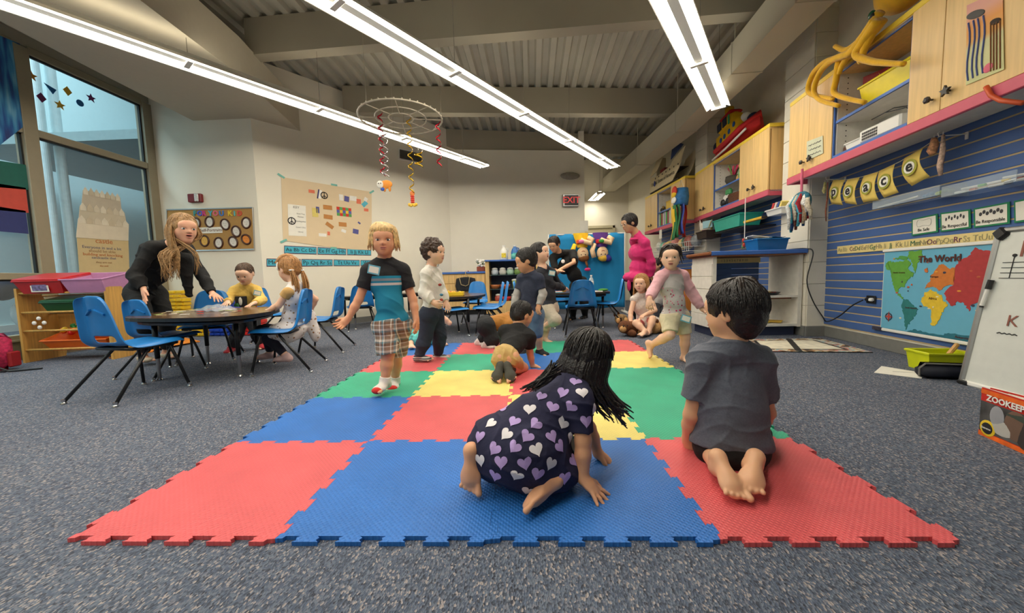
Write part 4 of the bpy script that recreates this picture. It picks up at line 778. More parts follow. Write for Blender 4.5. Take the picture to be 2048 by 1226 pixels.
# ------------------------------------------------------------------ wall cabinets on the right
CABY = mat('cab_yellow_edge', (238, 204, 60), .5); PINK = mat('pink_rail', (206, 88, 110), .5, var=.03); CABW = mat('cab_white', (226, 222, 212), .6); CAB = wood('cabinet_maple', (228, 190, 124), 1.4, .05)
KN = mat('dark_knob', (46, 40, 38), .4)
ZC0, ZC1 = 1.645, 2.46
WN = Wall((2.87, 4.09), 187); a_ = Vector((3.1, 6.66)); b_ = Vector((2.995, 4.65)); WM = Wall(a_, 180+math.degrees(math.atan2(a_.x-b_.x, a_.y-b_.y)))
a2 = Vector((2.85, 8.8)); b2 = Vector((2.97, 6.98)); WF = Wall(a2, 180+math.degrees(math.atan2(a2.x-b2.x, a2.y-b2.y)))
def cabinet(Wl, lab, units, dep=.36, x1=None):
    o = thing('hanging_cabinet', lab, 'cabinet', Wl.p, Wl.rz, 'wall cabinets on the right wall'); xs = []
    z0, z1 = ZC0+.07, ZC1; X0 = units[0][1]; X1 = units[-1][2]
    L = X1-X0; cx = (X0+X1)/2
    B('pink_rail', (cx, .0, ZC0+.035), (L+.02, .03, .07), PINK, o, bev=.004); B('underside', (cx, dep/2, ZC0+.06), (L, dep, .02), CABW, o)
    B('rail_return', (X0+.01, dep/2, ZC0+.035), (.02, dep, .07), PINK, o); B('rail_return', (X1-.01, dep/2, ZC0+.035), (.02, dep, .07), PINK, o)
    B('back', (cx, dep-.008, (z0+z1)/2), (L, .012, z1-z0), CABW, o); B('top_panel', (cx, dep/2, z1-.012), (L, dep, .024), CAB, o); B('top_edge', (cx, dep/2, z1+.02), (L+.01, dep+.02, .045), CABY, o, bev=.004)
    for k, (t, xa, xb, *sp_) in enumerate(units):
        w = xb-xa; sf = sp_[0] if sp_ else .5
        for x in (xa+.009, xb-.009): B('side_panel', (x, dep/2+.01, (z0+z1)/2), (.018, dep-.02, z1-z0), CAB if t == 'd' else CABW, o)
        if t == 'd':
            for s in (0, 1):
                dw = w*(sf if s == 0 else 1-sf); d = B('door', (xa+w*(sf/2 if s == 0 else (1+sf)/2), 0, (z0+z1)/2), (dw-.004, .02, z1-z0-.004), CAB, o, bev=.002)
                kx = xa+w*sf+(.05 if s else -.05)
                if s == 0: MB().lathe([(.006, 0), (.006, .02), (.02, .026), (.022, .04), (.012, .046)], (kx, -.01, z0+.09), 6, Matrix.Rotation(PI/2, 3, 'X')).build('knob', KN, d)
                else:
                    st_ = MB(); st_.M = Matrix.Translation((kx+.01, -.03, z0+.095)) @ Matrix.Rotation(PI/2, 4, 'X'); st_.prism(star(.034), .014, 0); st_.cyl((0, 0, -.02), (0, 0, 0), .006); st_.build('knob', KN, d)
        else:
            zs = z0+(z1-z0)*.42
            B('shelf_board', (cx*0+(xa+xb)/2, dep/2+.01, zs), (w-.02, dep-.03, .018), CABW, o); B('shelf_edge', ((xa+xb)/2, .012, zs), (w-.036, .012, .022), BLT, o); B('floor_board', ((xa+xb)/2, dep/2, z0+.009), (w-.02, dep-.02, .018), CABW, o); B('floor_edge', ((xa+xb)/2, .004, z0+.012), (w-.02, .012, .024), BLT, o); B('head_edge', ((xa+xb)/2, .006, z1-.02), (w, .012, .022), BLT, o)
            for x in (xa+.004, xb-.004): B('stile_edge', (x, .006, (z0+z1)/2), (.014, .012, z1-z0), BLT, o)
            hp = MB()
            for i in range(14): hp.box((xa+.0195, .09, z0+.1+i*.045), (.003, .008, .008)); hp.box((xb-.0195, .09, z0+.1+i*.045), (.003, .008, .008))
            hp.build('peg_holes', KN, o)
    o['zs'] = z0+(z1-z0)*.42+.01; o['z0'] = z0+.02; return o
X = lambda Wl, u, v: Wl.at(u, v)[0]
nu_ = [X(WN, u, 340) for u in (1578, 1663, 1811, 2040)]
cabN = cabinet(WN, 'maple wall cabinet under the yellow octopus with open middle bay', [('d', nu_[0], nu_[1]), ('o', nu_[1], nu_[2]), ('d', nu_[2], nu_[3], (X(WN, 1884, 200)-nu_[2])/(nu_[3]-nu_[2]))])
mu_ = [X(WM, u, 400) for u in (1391, 1427, 1479, 1536)]
cabM = cabinet(WM, 'maple wall cabinet under the plush boat with open middle bay', [('d', mu_[0], mu_[1]), ('o', mu_[1], mu_[2]), ('d', mu_[2], mu_[3])])
fu_ = [X(WF, u, 430) for u in (1291, 1315, 1342, 1370)]
cabF = cabinet(WF, 'farthest maple wall cabinet under the cardboard ship', [('d', fu_[0], fu_[1]), ('o', fu_[1], fu_[2]), ('d', fu_[2], fu_[3])])
def wl(Wl, x, y, z): return Wl.p+Wl.d*x+Vector((-Wl.d.y, Wl.d.x, 0))*y+Vector((0, 0, z))     # y>0 goes into the wall
def wthing(Wl, name, lab, cat, x, y, z, group=None, rz=0): return thing(name, lab, cat, wl(Wl, x, y, z), Wl.rz+rz, group)

# --- contents of the near bay
xm = (nu_[1]+nu_[2])/2; zs, zf = cabN['zs'], cabN['z0']
def tub(o, w, d, h, m, lip=.01, t=.005):
    mb = MB(); W2, D2 = w/2, d/2
    def ring(k, zz): return [(-W2*k, -D2*k, zz), (W2*k, -D2*k, zz), (W2*k, D2*k, zz), (-W2*k, D2*k, zz)]
    mb.add(ring(.88, 0)+ring(1, h)+ring(.96, h)+ring(.85, .006), [(3, 2, 1, 0)]+[(i, (i+1) % 4, 4+(i+1) % 4, 4+i) for i in range(4)]+[(4+i, 4+(i+1) % 4, 8+(i+1) % 4, 8+i) for i in range(4)]+[(8+i, 8+(i+1) % 4, 12+(i+1) % 4, 12+i) for i in range(4)]+[(12, 13, 14, 15)]); mb.build('tub', m, o)
    MB().tube([Vector(p) for p in ring(1.01, h-.004)], lip, 6, close=True).build('rim', m, o)
o = wthing(WN, 'storage_bin', 'bright yellow bin on the upper shelf of the octopus cabinet', 'bin', xm+.12, .15, zs, rz=.06); tub(o, .46, .26, .16, mat('bin_yellow', (232, 210, 10), .4))
o = wthing(WN, 'sun_painting', 'red and yellow sunburst painting propped in the open bay', 'painting', nu_[1]+.2, .27, zs, rz=.5); B('canvas', (0, 0, .17), (.34, .02, .34), mat('sun_red', (150, 30, 34), .6), o)
for k in range(16):
    a = 2*PI*k/16; MB().add([(.05*math.cos(a-.2), -.012, .17+.05*math.sin(a-.2)), (.05*math.cos(a+.2), -.012, .17+.05*math.sin(a+.2)), (.165*math.cos(a), -.012, .17+.165*math.sin(a))], [(0, 1, 2)]).build('sun_ray', mat('sun_yellow', (236, 190, 50), .6), o, solid=.002)
MB().ell((0, -.012, .17), (.055, .006, .055)).build('sun_disc', mat('sun_orange', (214, 90, 40), .6), o, smooth=True)
o = wthing(WN, 'projector', 'white projector on the lower shelf of the octopus cabinet', 'projector', xm+.1, .13, zf, rz=.05); B('case', (0, 0, .055), (.36, .24, .1), WHITE, o, bev=.012)
vg = MB()
for i in range(8):
    for j in range(3): vg.box((-.14+i*.018, -.121, .03+j*.022), (.013, .004, .016))
vg.build('vent_grille', KN, o); MB().tube([(.15, .0, .1), (.2, -.1, .13), (.1, -.16, .14), (-.05, -.13, .15), (.1, -.1, .17), (.19, 0, .15)], .004, 5).build('cable', BLACK, o)
o = wthing(WN, 'basket', 'white slotted basket beside the projector', 'basket', nu_[1]+.24, .13, zf, rz=.05); tub(o, .26, .2, .07, WHITE, .006)
for k in range(5): B('tile_sample', wl(WN, nu_[1]+.09, .12, zf+.006+.012*k), (.1, .12, .01), mat('rust_tile', (96, 56, 36), .6), rz=WN.rz+k*.08, label='thin brown tile in the small stack left of the white basket', cat='tile', group='stack of brown tiles')
# octopus
OCT = mat('octopus_plush', (226, 172, 20), .95, var=.08, bump=.4, bsc=90, fuzz=.3)
pc = wl(WN, X(WN, 1800, 60), .12, ZC1+.06); o = thing('plush_octopus', 'yellow plush octopus draped over the top of the cabinet', 'plush toy', pc, WN.rz)
def lw(u, v, y=-.1):   # point on a plane y in front of the cabinet, in octopus coordinates
    n = Vector((-WN.d.y, WN.d.x, 0)); p = PLN(u, v, (WN.p+n*y), WN.az); q = p-pc; return (q.dot(WN.d), q.dot(n), q.z)
hc = Vector(lw(1775, -2, 0.0)); MB().ell(hc+Vector((.03, .08, .07)), (.19, .15, .17), Matrix.Rotation(-.35, 3, 'Y'), 20, 14).build('head', OCT, o, smooth=True)
e = MB().ell(lw(1744, 30, -.09), (.03, .02, .03)).build('eye', mat('eye_green', (30, 80, 50), .2), o, smooth=True); MB().ell(Vector(lw(1744, 32, -.11)), (.018, .012, .02)).build('pupil', INK, e, smooth=True)
tents = [[(1760, 25), (1735, 60), (1715, 85), (1690, 100), (1670, 92)], [(1755, 35), (1725, 75), (1695, 108), (1650, 125), (1625, 150), (1618, 185), (1660, 197), (1666, 196)], [(1750, 40), (1722, 80), (1700, 105), (1665, 120), (1640, 145), (1628, 180), (1640, 200), (1678, 212)], [(1752, 40), (1720, 90), (1700, 110), (1680, 118), (1672, 160), (1668, 185), (1690, 196), (1730, 205)], [(1758, 40), (1740, 75), (1728, 100), (1722, 122), (1718, 118)], [(1755, 42), (1725, 85), (1712, 110), (1740, 122), (1770, 126), (1808, 128)], [(1765, 40), (1742, 70), (1700, 110), (1685, 130), (1678, 148)]]
for k, t in enumerate(tents):
    pts = [Vector(lw(u, v, -.07-.02*(k % 3))) for u, v in t]; fine = []
    for i in range(len(pts)-1):
        p0, p1, p2, p3 = pts[max(i-1, 0)], pts[i], pts[i+1], pts[min(i+2, len(pts)-1)]
        for s in range(6):
            x = s/6; fine.append(.5*((2*p1)+(p2-p0)*x+(2*p0-5*p1+4*p2-p3)*x*x+(3*p1-p0-3*p2+p3)*x**3))
    fine.append(pts[-1]); n = len(fine); MB().tube(fine, [.034-.018*(i/n) for i in range(n)], 10).build('tentacle', OCT, o, smooth=True)
# papers on the doors
def doorsheet(Wl, lab, cat, pts, m, name):
    o = Wl.thing(name, lab, cat, *pts[0], off=.014); Wl.poly(o, pts, m, 'sheet', .002); return o
o = doorsheet(WN, 'handwritten note taped to the left door of the octopus cabinet', 'note', [(1617, 283), (1649, 271), (1650, 306), (1617, 321)], mat('note_green', (206, 208, 180), .8), 'note_sheet')
for k, (v0, v1) in enumerate(((292, 281), (301, 291), (311, 301))): 
    a, c = WN.loc(o, 1621, v0), WN.loc(o, 1646, v1); MB().tube([(a[0]+(c[0]-a[0])*i/12, -.004, a[1]+(c[1]-a[1])*i/12+.006*math.sin(i*2.3+k)) for i in range(13)], .003, 4).build('writing', mat('pencil_grey', (120, 116, 112), .8), o)
sky_ = mat('camel_paint', (230, 190, 120), .8, var=0); nt = sky_.node_tree; tc = node(nt, 'ShaderNodeTexCoord'); sp = node(nt, 'ShaderNodeSeparateXYZ'); mr = node(nt, 'ShaderNodeMapRange'); mr.inputs[1].default_value = 0; mr.inputs[2].default_value = .52; rp = ramp(nt, [(0, (206, 206, 150)), (.38, (214, 210, 160)), (.45, (226, 170, 100)), (.6, (230, 160, 90)), (.75, (226, 170, 150)), (1, (214, 150, 150))], 'LINEAR')
nt.links.new(tc.outputs['Object'], sp.inputs[0]); nt.links.new(sp.outputs[2], mr.inputs[0]); nt.links.new(mr.outputs[0], rp.inputs[0]); nt.links.new(rp.outputs[0], nt.nodes['Principled BSDF'].inputs['Base Color'])
o = doorsheet(WN, 'child painting of animals with very long legs taped to the cabinet door', 'painting', [(1938, 170), (1940, 10), (2012, -22), (2015, 138)], sky_, 'animal_painting')
for u, v0, v1 in ((1944, 45, 160), (1954, 40, 155), (1963, 36, 150), (1974, 30, 145)):
    MB().tube([(*[WN.loc(o, u+(3*math.sin(i)), v0+(v1-v0)*i/6)[0]], -.004, WN.loc(o, u, v0+(v1-v0)*i/6)[1]) for i in range(7)], .004, 5).build('long_leg', mat('leg_blue', (80, 90, 140), .8), o)
for u, v0, v1 in ((1989, 45, 142), (1995, 43, 140), (2001, 42, 138), (2008, 40, 136)):
    MB().tube([(WN.loc(o, u, v0+(v1-v0)*i/6)[0], -.004, WN.loc(o, u, v0+(v1-v0)*i/6)[1]) for i in range(7)], .003, 5).build('long_leg', mat('leg_brown', (130, 80, 40), .8), o)
for (u, v, rx_, rz_, c) in ((1958, 28, .055, .022, (90, 88, 86)), (1998, 42, .03, .016, (60, 46, 36))): x, z = WN.loc(o, u, v); MB().ell((x, -.003, z), (rx_, .004, rz_), Matrix.Rotation(.4, 3, 'Y')).build('animal_body', mat('animal_%d' % c[1], c, .8), o, smooth=True)
x, z = WN.loc(o, 1983, 135); MB().ell((x, -.003, z), (.025, .003, .025)).build('pink_flower', mat('flower_pink', (220, 110, 130), .8), o, smooth=True)
pts = [wl(WN, X(WN, u, v), -.03, Wall.at(WN, u, v)[1]) for u, v in ((1985, 172), (1995, 190), (2015, 200), (2060, 205))]; c0 = pts[0].copy(); tag(MB().tube([p-c0 for p in pts], .012, 8).build('orange_cord', mat('orange_cord', (206, 84, 40), .5), smooth=True), 'orange cord hanging below the pink rail at the right edge', 'cord').location = c0

# --- mid cabinet contents
xm = (mu_[1]+mu_[2])/2; zs, zf = cabM['zs'], cabM['z0']
o = wthing(WM, 'potted_sticks', 'dark pot with pink and green sticks in the plush boat cabinet', 'pot', xm-.1, .16, zs); MB().lathe([(.08, 0), (.12, .08), (.11, .14)], n=14).build('pot', mat('dark_pot', (70, 64, 54), .7), o, smooth=True)
for k in range(7): a = k*.9; MB().tube([(0, 0, .1), (.06*math.cos(a), .04*math.sin(a), .22), (.13*math.cos(a), .06*math.sin(a), .27+.02*(k % 3))], .014, 6).build('stick', (mat('stick_pink', (206, 60, 100), .6), mat('stick_green', (110, 140, 70), .6))[k % 2], o, smooth=True)
o = wthing(WM, 'plush_toy', 'small plush toys of green and tan at the right of the bay', 'plush toy', mu_[2]-.16, .14, zs); MB().ell((0, 0, .09), (.09, .08, .09)).build('body', mat('plush_green', (120, 170, 110), .9), o, smooth=True); MB().ell((.02, -.03, .2), .06).build('head', mat('plush_tan', (200, 160, 100), .9), o, smooth=True); MB().ell((-.12, 0, .06), (.06, .05, .06)).build('paw', MATS['plush_tan'], o, smooth=True); MB().ell((.05, .0, .28), (.03, .03, .05)).build('ear', mat('plush_purple', (90, 80, 140), .9), o, smooth=True)
o = wthing(WM, 'toy_robot', 'white and green toy with black wheels on the lower shelf', 'toy', mu_[1]+.3, .12, zf); B('body', (0, 0, .14), (.2, .14, .12), WHITE, o, bev=.02, R=Matrix.Rotation(-.4, 3, 'Y')); B('panel', (.05, -.05, .2), (.14, .06, .1), mat('toy_green', (70, 150, 90), .5), o, bev=.02)
for s in (-1, 1): MB().lathe([(.05, -.03), (.06, 0), (.05, .03)], (s*.08, -.06, .061), 14, Matrix.Rotation(PI/2, 3, 'X')).build('wheel', BLACK, o, smooth=True)
o = wthing(WM, 'wicker_basket', 'brown wicker basket on the lower shelf of the plush boat cabinet', 'basket', mu_[2]-.3, .15, zf)
for k in range(8): MB().tube([(.22*math.cos(t), .12*math.sin(t), .01+.018*k) for t in np.linspace(0, 2*PI, 25)[:-1]], .011, 6, close=True).build('weave', mat('wicker', (104, 66, 44), .8, var=.2, sc=60), o, smooth=True)
# plush boat on top
pc = wl(WM, X(WM, 1455, 275), .14, ZC1+.045); o = thing('plush_boat', 'stuffed toy tugboat in yellow and red on top of the cabinet', 'plush toy', pc, WM.rz); o.rotation_euler[1] = -.1; o.scale = (.82, .82, .86)
PR, PY = mat('boat_red', (186, 34, 36), .9, bump=.3, bsc=12), mat('boat_yellow', (240, 190, 20), .9, bump=.3, bsc=12)
mb = MB()
def hull(a, b): t = a*2-1; ww = .19*math.sqrt(max(0, 1-abs(t)**3.0)); ang = (b-.5)*2*PI; return (t*.72, ww*math.cos(ang)*.9, .12+.085*math.sin(ang)+.08*t*t)
mb.grid(hull, 24, 14); mb.build('hull', PR, o, smooth=True)
MB().tube([(-.7, -.0, .27), (-.45, -.17, .2), (0, -.19, .17), (.45, -.17, .2), (.72, 0, .3), (.45, .17, .2), (0, .19, .17), (-.45, .17, .2)], .045, 8, close=True).build('rail_roll', mat('boat_red2', (204, 40, 44), .9), o, smooth=True)
MB().tube([(-.6, -.16, .1), (0, -.2, .06), (.6, -.16, .12)], .02, 6).build('white_stripe', WHITE, o, smooth=True)
MB().box((-.08, 0, .34), (.86, .3, .3), bev=.06).build('cabin', PY, o, smooth=True); MB().box((-.18, 0, .57), (.5, .28, .26), bev=.06).build('wheelhouse', PY, o, smooth=True); MB().box((-.18, 0, .72), (.4, .24, .06), bev=.025).build('roof', PR, o, smooth=True); MB().cyl((-.22, 0, .74), (-.22, 0, .88), .08, .075).build('funnel', PY, o, smooth=True)
for x, z in ((-.32, .58), (-.12, .58)): MB().box((x, -.145, z), (.16, .02, .14), bev=.009).build('cabin_window', mat('navy_felt', (40, 44, 60), .9), o)
MB().box((.03, -.145, .56), (.05, .02, .16), bev=.008).build('green_door', mat('felt_green', (60, 160, 100), .9), o)
for x, z in ((.22, .38), (.05, .34), (-.12, .33), (-.26, .32)): MB().ell((x, -.155, z), (.045, .012, .045)).build('porthole', mat('felt_blue', (40, 90, 160), .9), o, smooth=True)
MB().ell((.36, -.02, .42), .08).build('white_ball', WHITE, o, smooth=True); MB().ell((-.62, -.02, .36), (.12, .1, .1)).build('bow_cushion', mat('felt_navy', (34, 40, 70), .9), o, smooth=True); MB().ell((.55, 0, .3), (.1, .1, .09)).build('stern_cushion', MATS['felt_navy'], o, smooth=True)
# rail things under the mid cabinet
WMB = Wall((3.47, 6.66), WM.az)
TEA = mat('teal_plastic', (50, 176, 156), .4, alpha=.92)
o = wthing(WM, 'storage_bin', 'teal plastic bin on a slat shelf under the plush boat cabinet', 'bin', X(WM, 1458, 448), .1, 1.36, rz=.0); tub(o, .8, .3, .17, TEA); B('bracket_shelf', (0, .1, -.012), (.9, .42, .012), BLACK, o)
o = wthing(WM, 'craft_box', 'dark box of paper scraps at the far end of the slat shelf', 'box', X(WM, 1412, 455), .05, 1.3); tub(o, .4, .26, .12, mat('dark_box', (50, 36, 30), .7))
for k in range(12): B('paper_scrap', (random.uniform(-.18, .15), random.uniform(-.1, .1), .14+random.uniform(0, .14)), (.16, .01, .12), mat('scrap_%d' % (k % 5), ((220, 200, 120), (150, 190, 200), (200, 90, 130), (130, 170, 110), (220, 214, 200))[k % 5], .8), o, R=Matrix.Rotation(random.uniform(-1, 1), 3, 'Y') @ Matrix.Rotation(random.uniform(-1, 1), 3, 'Z'))
o = wthing(WM, 'white_tray', 'white letter tray of books at the near end under the cabinet', 'tray', X(WM, 1548, 420), .12, 1.39); tub(o, .3, .26, .07, WHITE)
for k in range(4): B('folder', (-.08+.05*k, 0, .08), (.03, .2, .14), mat('fold_%d' % k, ((200, 60, 60), (226, 200, 190), (60, 90, 160), (230, 210, 120))[k], .6), o, R=Matrix.Rotation(.5, 3, 'Y'))
o = wthing(WM, 'ruler', 'yellow wooden bar resting beside the teal bin', 'bar', X(WM, 1512, 432), -.02, 1.37); B('bar', (0, 0, .02), (.42, .06, .03), mat('bar_yellow', (216, 176, 50), .5), o, bev=.004); B('bar_end', (.215, 0, .02), (.01, .06, .032), KN, o)
p = wl(WM, X(WM, 1499, 455), -.06, 1.66); o = thing('wind_chime', 'hanging string of trinkets below the cabinet knobs', 'ornament', p+Vector((0, 0, -.62))); MB().cyl((0, 0, .1), (0, 0, .66), .006, n=6).build('cord', WHITE, o)
for k in range(7): MB().ell((.025*math.cos(k*2), .02*math.sin(k*2), .02*k), (.018, .018, .03), n=8, m=5).build('trinket', (STEEL, mat('trinket_green', (110, 150, 100), .5), mat('trinket_red', (190, 60, 50), .5))[k % 3], o, smooth=True)
# rag wreath
p = wl(WN, X(WN, 1613, 410), -.05, 1.35); o = thing('rag_bundle', 'hanging bundle of patterned fabric strips below the octopus cabinet', 'fabric bundle', p, WN.rz); MB().cyl((0, 0, .13), (0, 0, .38), .012, n=8).build('pink_loop', mat('loop_pink', (220, 110, 140), .7), o)
MB().tube([(.11*math.cos(t), 0, .05+.08*math.sin(t)) for t in np.linspace(0, 2*PI, 21)[:-1]], .03, 8, close=True).build('hoop', mat('rag_teal', (40, 100, 120), .9, var=.5, sc=50), o, smooth=True)
rc = [(200, 190, 170), (150, 30, 40), (40, 80, 130), (30, 40, 70), (180, 150, 120), (60, 150, 170), (110, 60, 50), (220, 220, 214), (90, 110, 80)]
for k in range(30):
    x = random.uniform(-.15, .15); y = random.uniform(-.05, .05); l = random.uniform(.16, .34); z0 = .1*math.sqrt(max(0, 1-(x/.16)**2))+.03
    MB().tube([(x*.8, y*.5, z0), (x*1.05, y-.02, z0-.08), (x*1.1+.02*math.sin(k), y, z0-l*.6), (x*1.1, y+.01*math.sin(k*3), z0-l)], [.02, .024, .02, .012], 5).build('fabric_strip', mat('rag_%d' % (k % 9), rc[k % 9], .9, var=.45, sc=70), o, smooth=True)

# --- far cabinet contents
xm = (fu_[1]+fu_[2])/2; zs, zf = cabF['zs'], cabF['z0']; bw = fu_[2]-fu_[1]
bc = [(60, 190, 50), (60, 40, 40), (200, 60, 50), (40, 60, 110), (226, 210, 120), (150, 190, 210), (120, 60, 120), (220, 220, 214), (60, 120, 80)]
for k in range(16):
    x = fu_[1]+.06+k*(bw-.12)/16; h = .3+.04*math.sin(k*2.7)
    o = wthing(WF, 'picture_book', ('lime green', 'black', 'red', 'navy', 'pale yellow', 'sky blue', 'plum', 'white', 'dark green')[k % 9]+' picture book in the row in the farthest cabinet, '+('left half' if k < 8 else 'right half'), 'book', x, .16, zf, 'picture books in the farthest cabinet')
    m = mat('spine_%d' % (k % 9), bc[k % 9], .5); tb = (bw-.12)/16*.9; B('cover', (0, 0, h/2), (tb, .24, h), m, o, bev=.003); B('pages', (0, .004, h/2), (tb*.76, .238, h+.004-.01), PAPER, o)
o = wthing(WF, 'yellow_box', 'yellow box on the upper shelf of the farthest cabinet', 'box', xm+.15, .14, zs); B('carton', (0, 0, .08), (.3, .2, .16), mat('box_yel', (226, 186, 60), .6), o, bev=.006); B('lid', (0, 0, .165), (.31, .21, .012), mat('box_lid', (206, 160, 50), .6), o)
o = wthing(WF, 'toy_figure', 'little dark toy figure beside the yellow box', 'toy', xm-.3, .1, zs); MB().ell((0, 0, .05), (.06, .05, .05)).build('body', KN, o, smooth=True); MB().ell((.05, 0, .1), .035).build('head', mat('toy_brass', (150, 120, 70), .4), o, smooth=True)
# cardboard ship
SHIP = mat('ship_card', (224, 208, 170), .8); pc = wl(WF, X(WF, 1305, 382), .1, ZC1+.05); o = thing('cardboard_ship', 'white cardboard model ship on top of the farthest cabinet', 'model ship', pc, WF.rz)
L = abs(X(WF, 1369, 330)-X(WF, 1305, 382))*.92
hullp = [(-.1, 0), (L*.72, 0), (L*.95, .2), (L*1.12, .52), (L*.75, .42), (L*.7, .34), (L*.2, .3), (.0, .34), (-.08, .34)]
for y, nm in ((-.12, 'hull_side'), (.14, 'hull_side')): MB().add([(x, y+dy, z) for dy in (0, .012) for x, z in hullp], [tuple(range(9)), tuple(reversed(range(9, 18)))]+[(i, 9+i, 9+(i+1) % 9, (i+1) % 9) for i in range(9)]).build(nm, SHIP, o)
B('deck', (L*.4, .01, .26), (L*.9, .25, .01), mat('ship_dark', (60, 56, 58), .8), o); B('keel_board', (L*.45, .01, .01), (L*1.0, .28, .02), mat('ship_keel', (54, 48, 44), .8), o)  # dark deck, and a dark board along the bottom of the hull
MB().add([(-.06, -.13, .36), (.25, -.13, .6), (.62, -.13, .74), (.66, -.13, .66), (.3, -.13, .4)], [(0, 1, 2, 3, 4)]).build('stern_panel', SHIP, o, solid=.012); B('mast', (.2, 0, .5), (.04, .2, .4), SHIP, o); B('red_cabin', (L*.36, 0, .34), (.2, .18, .12), mat('ship_red', (130, 30, 40), .7), o)
MB().add([(L*.72, -.13, .44), (L*1.1, -.13, .56), (L*.95, -.13, .66), (L*.76, -.13, .64)], [(0, 1, 2, 3)]).build('bow_panel', mat('ship_blue', (50, 70, 120), .7), o, solid=.012)
text('ship_name', 'United States of America', .105, INK, o, (L*.42, -.128, .17)); MB().ell((L*.13, -.126, .17), (.05, .004, .06), n=16).build('round_emblem', mat('tag_blue', (40, 60, 140), .7), o, smooth=True)
for k in range(7): MB().ell((L*.16+k*.17, -.128, .27), (.018, .004, .018)).build('porthole', KN, o)
# windsock
p = wl(WF, X(WF, 1377, 400), -.14, 1.1); p.z = 1.18; o = thing('windsock', 'rainbow windsock hanging at the end of the farthest cabinet', 'windsock', p, WF.rz)
zt = AX(1375, 370, p.x).z-p.z; zm = AX(1375, 404, p.x).z-p.z; zb_ = AX(1375, 470, p.x).z-p.z
mb = MB(); mb.lathe([(.12, zm), (.135, (zm+zt)/2), (.12, zt)], n=18); mb.build('tube', mat('sock_blue', (60, 130, 196), .7, var=.3, sc=14), o, smooth=True)
MB().ell((0, -.12, (zt+zm)/2+.1), (.09, .03, .09)).build('rainbow_patch', mat('patch_red', (206, 60, 40), .7), o, smooth=True); MB().ell((0, -.13, (zt+zm)/2+.04), (.08, .03, .05)).build('rainbow_patch', mat('patch_yellow', (236, 190, 40), .7), o, smooth=True); MB().ell((.0, -.13, (zt+zm)/2-.06), (.09, .02, .06)).build('cloud_patch', WHITE, o, smooth=True)
for k, c in enumerate(((206, 40, 34), (210, 40, 36), (236, 110, 30), (240, 190, 40), (236, 196, 50), (30, 110, 60), (24, 100, 54), (60, 80, 170))):
    a = -2.6+k*.55; x, y = .11*math.sin(a), -.11*math.cos(a); mb = MB(); mb.grid(lambda q, b: (x*(1+.35*b)+(q-.5)*.12, y*(1+.2*b)+.02*math.sin(b*6+k), zm*(1-b)+(zb_+.06*math.sin(k))*b), 2, 10); mb.build('streamer', mat('streamer_%d' % k, c, .7), o, smooth=True, solid=.004)
MB().tube([(-.1, 0, zt), (0, 0, zt+.16), (.1, 0, zt)], .004, 4).build('string', WHITE, o)
# wire baskets of bagged crafts under the far cabinet
o = wthing(WF, 'wire_basket', 'white wire basket of bagged craft things under the farthest cabinet', 'basket', X(WF, 1345, 478), .1, 1.12); Lb = 1.5
for z in (0, .08, .17): MB().tube([(-Lb/2, -.16, z), (Lb/2, -.16, z), (Lb/2, .16, z), (-Lb/2, .16, z)], .006, 5, close=True).build('wire_ring', WHITE, o)
for k in range(20): MB().cyl((-Lb/2+Lb*k/19, -.16, 0), (-Lb/2+Lb*k/19, -.16, .17), .004, n=4).build('wire', WHITE, o)
for k in range(14): MB().ell((-Lb/2+.1+k*.1, random.uniform(-.06, .06), .14+.05*random.random()), (.09, .1, .11), n=10, m=7).build('craft_bag', mat('bag_%d' % (k % 5), ((206, 206, 196), (110, 170, 150), (200, 130, 120), (180, 186, 190), (220, 190, 120))[k % 5], .5, var=.3, sc=25), o, smooth=True)
o = wthing(WF, 'price_card', 'small white card hanging from the pink rail of the farthest cabinet', 'card', X(WF, 1323, 456), -.02, 1.56); B('card', (0, 0, 0), (.12, .003, .18), PAPER, o); MB().cyl((0, 0, .09), (0, 0, .13), .002, n=4).build('string', WHITE, o)
o = thing('lower_cabinet', 'low orange wooden cabinet below the wire basket behind the running girl', 'cabinet', (2.98, 7.86, 0), WF.rz); B('carcass', (0, 0, .4), (1.4, .46, .8), wood('orange_wood', (206, 130, 60)), o); B('cabinet_top', (0, 0, .815), (1.44, .5, .03), BLT, o)
for s in (-1, 1): d = B('door', (s*.34, -.235, .4), (.66, .018, .74), MATS['orange_wood'], o, bev=.003); MB().ell((s*.06, -.26, .5), .015).build('knob', KN, d, smooth=True)

# ------------------------------------------------------------------ peninsula desk
o = thing('shelf_desk', 'white open shelf unit with blue counter at the end of the block pilaster', 'shelf unit', (2.07, 4.12, 0), math.radians(0)); DW = .965; DD = .5
B('counter', (DW/2-.02, DD/2-.02, .928), (DW+.06, DD+.08, .045), BLT, o, bev=.006); MB().box((DW/2-.02, DD/2-.02, .9), (DW+.04, DD+.06, .012)).build('under_edge', wood('edge_brown', (130, 76, 36)), o); MB().box((-.055, DD/2-.02, .928), (.03, DD+.09, .044), bev=.012).build('bullnose', MATS['edge_brown'], o)
for x in (.02, DW-.02): B('side_panel', (x, DD/2, .5), (.04, DD, .8), CABW, o)
for z in (.12, .44): B('shelf_board', (DW/2, DD/2, z), (DW-.08, DD, .026), CABW, o)
B('toe_kick', (DW/2, DD/2+.02, .05), (DW-.06, DD-.08, .1), mat('navy_kick', (44, 52, 80), .6), o); B('back_panel', (DW*.26, DD-.01, .65), (DW*.45, .01, .5), SLATM, o)
for k in range(5): B('face_slat', (-.004, DD/2, .17+k*.145), (.012, DD-.01, .138), CABW, o, bev=.002)
for k in range(6): B('back_slat', (DW*.42, DD-.02, .5+k*.075), (DW*.8, .012, .069), SLATM, o, bev=.002)
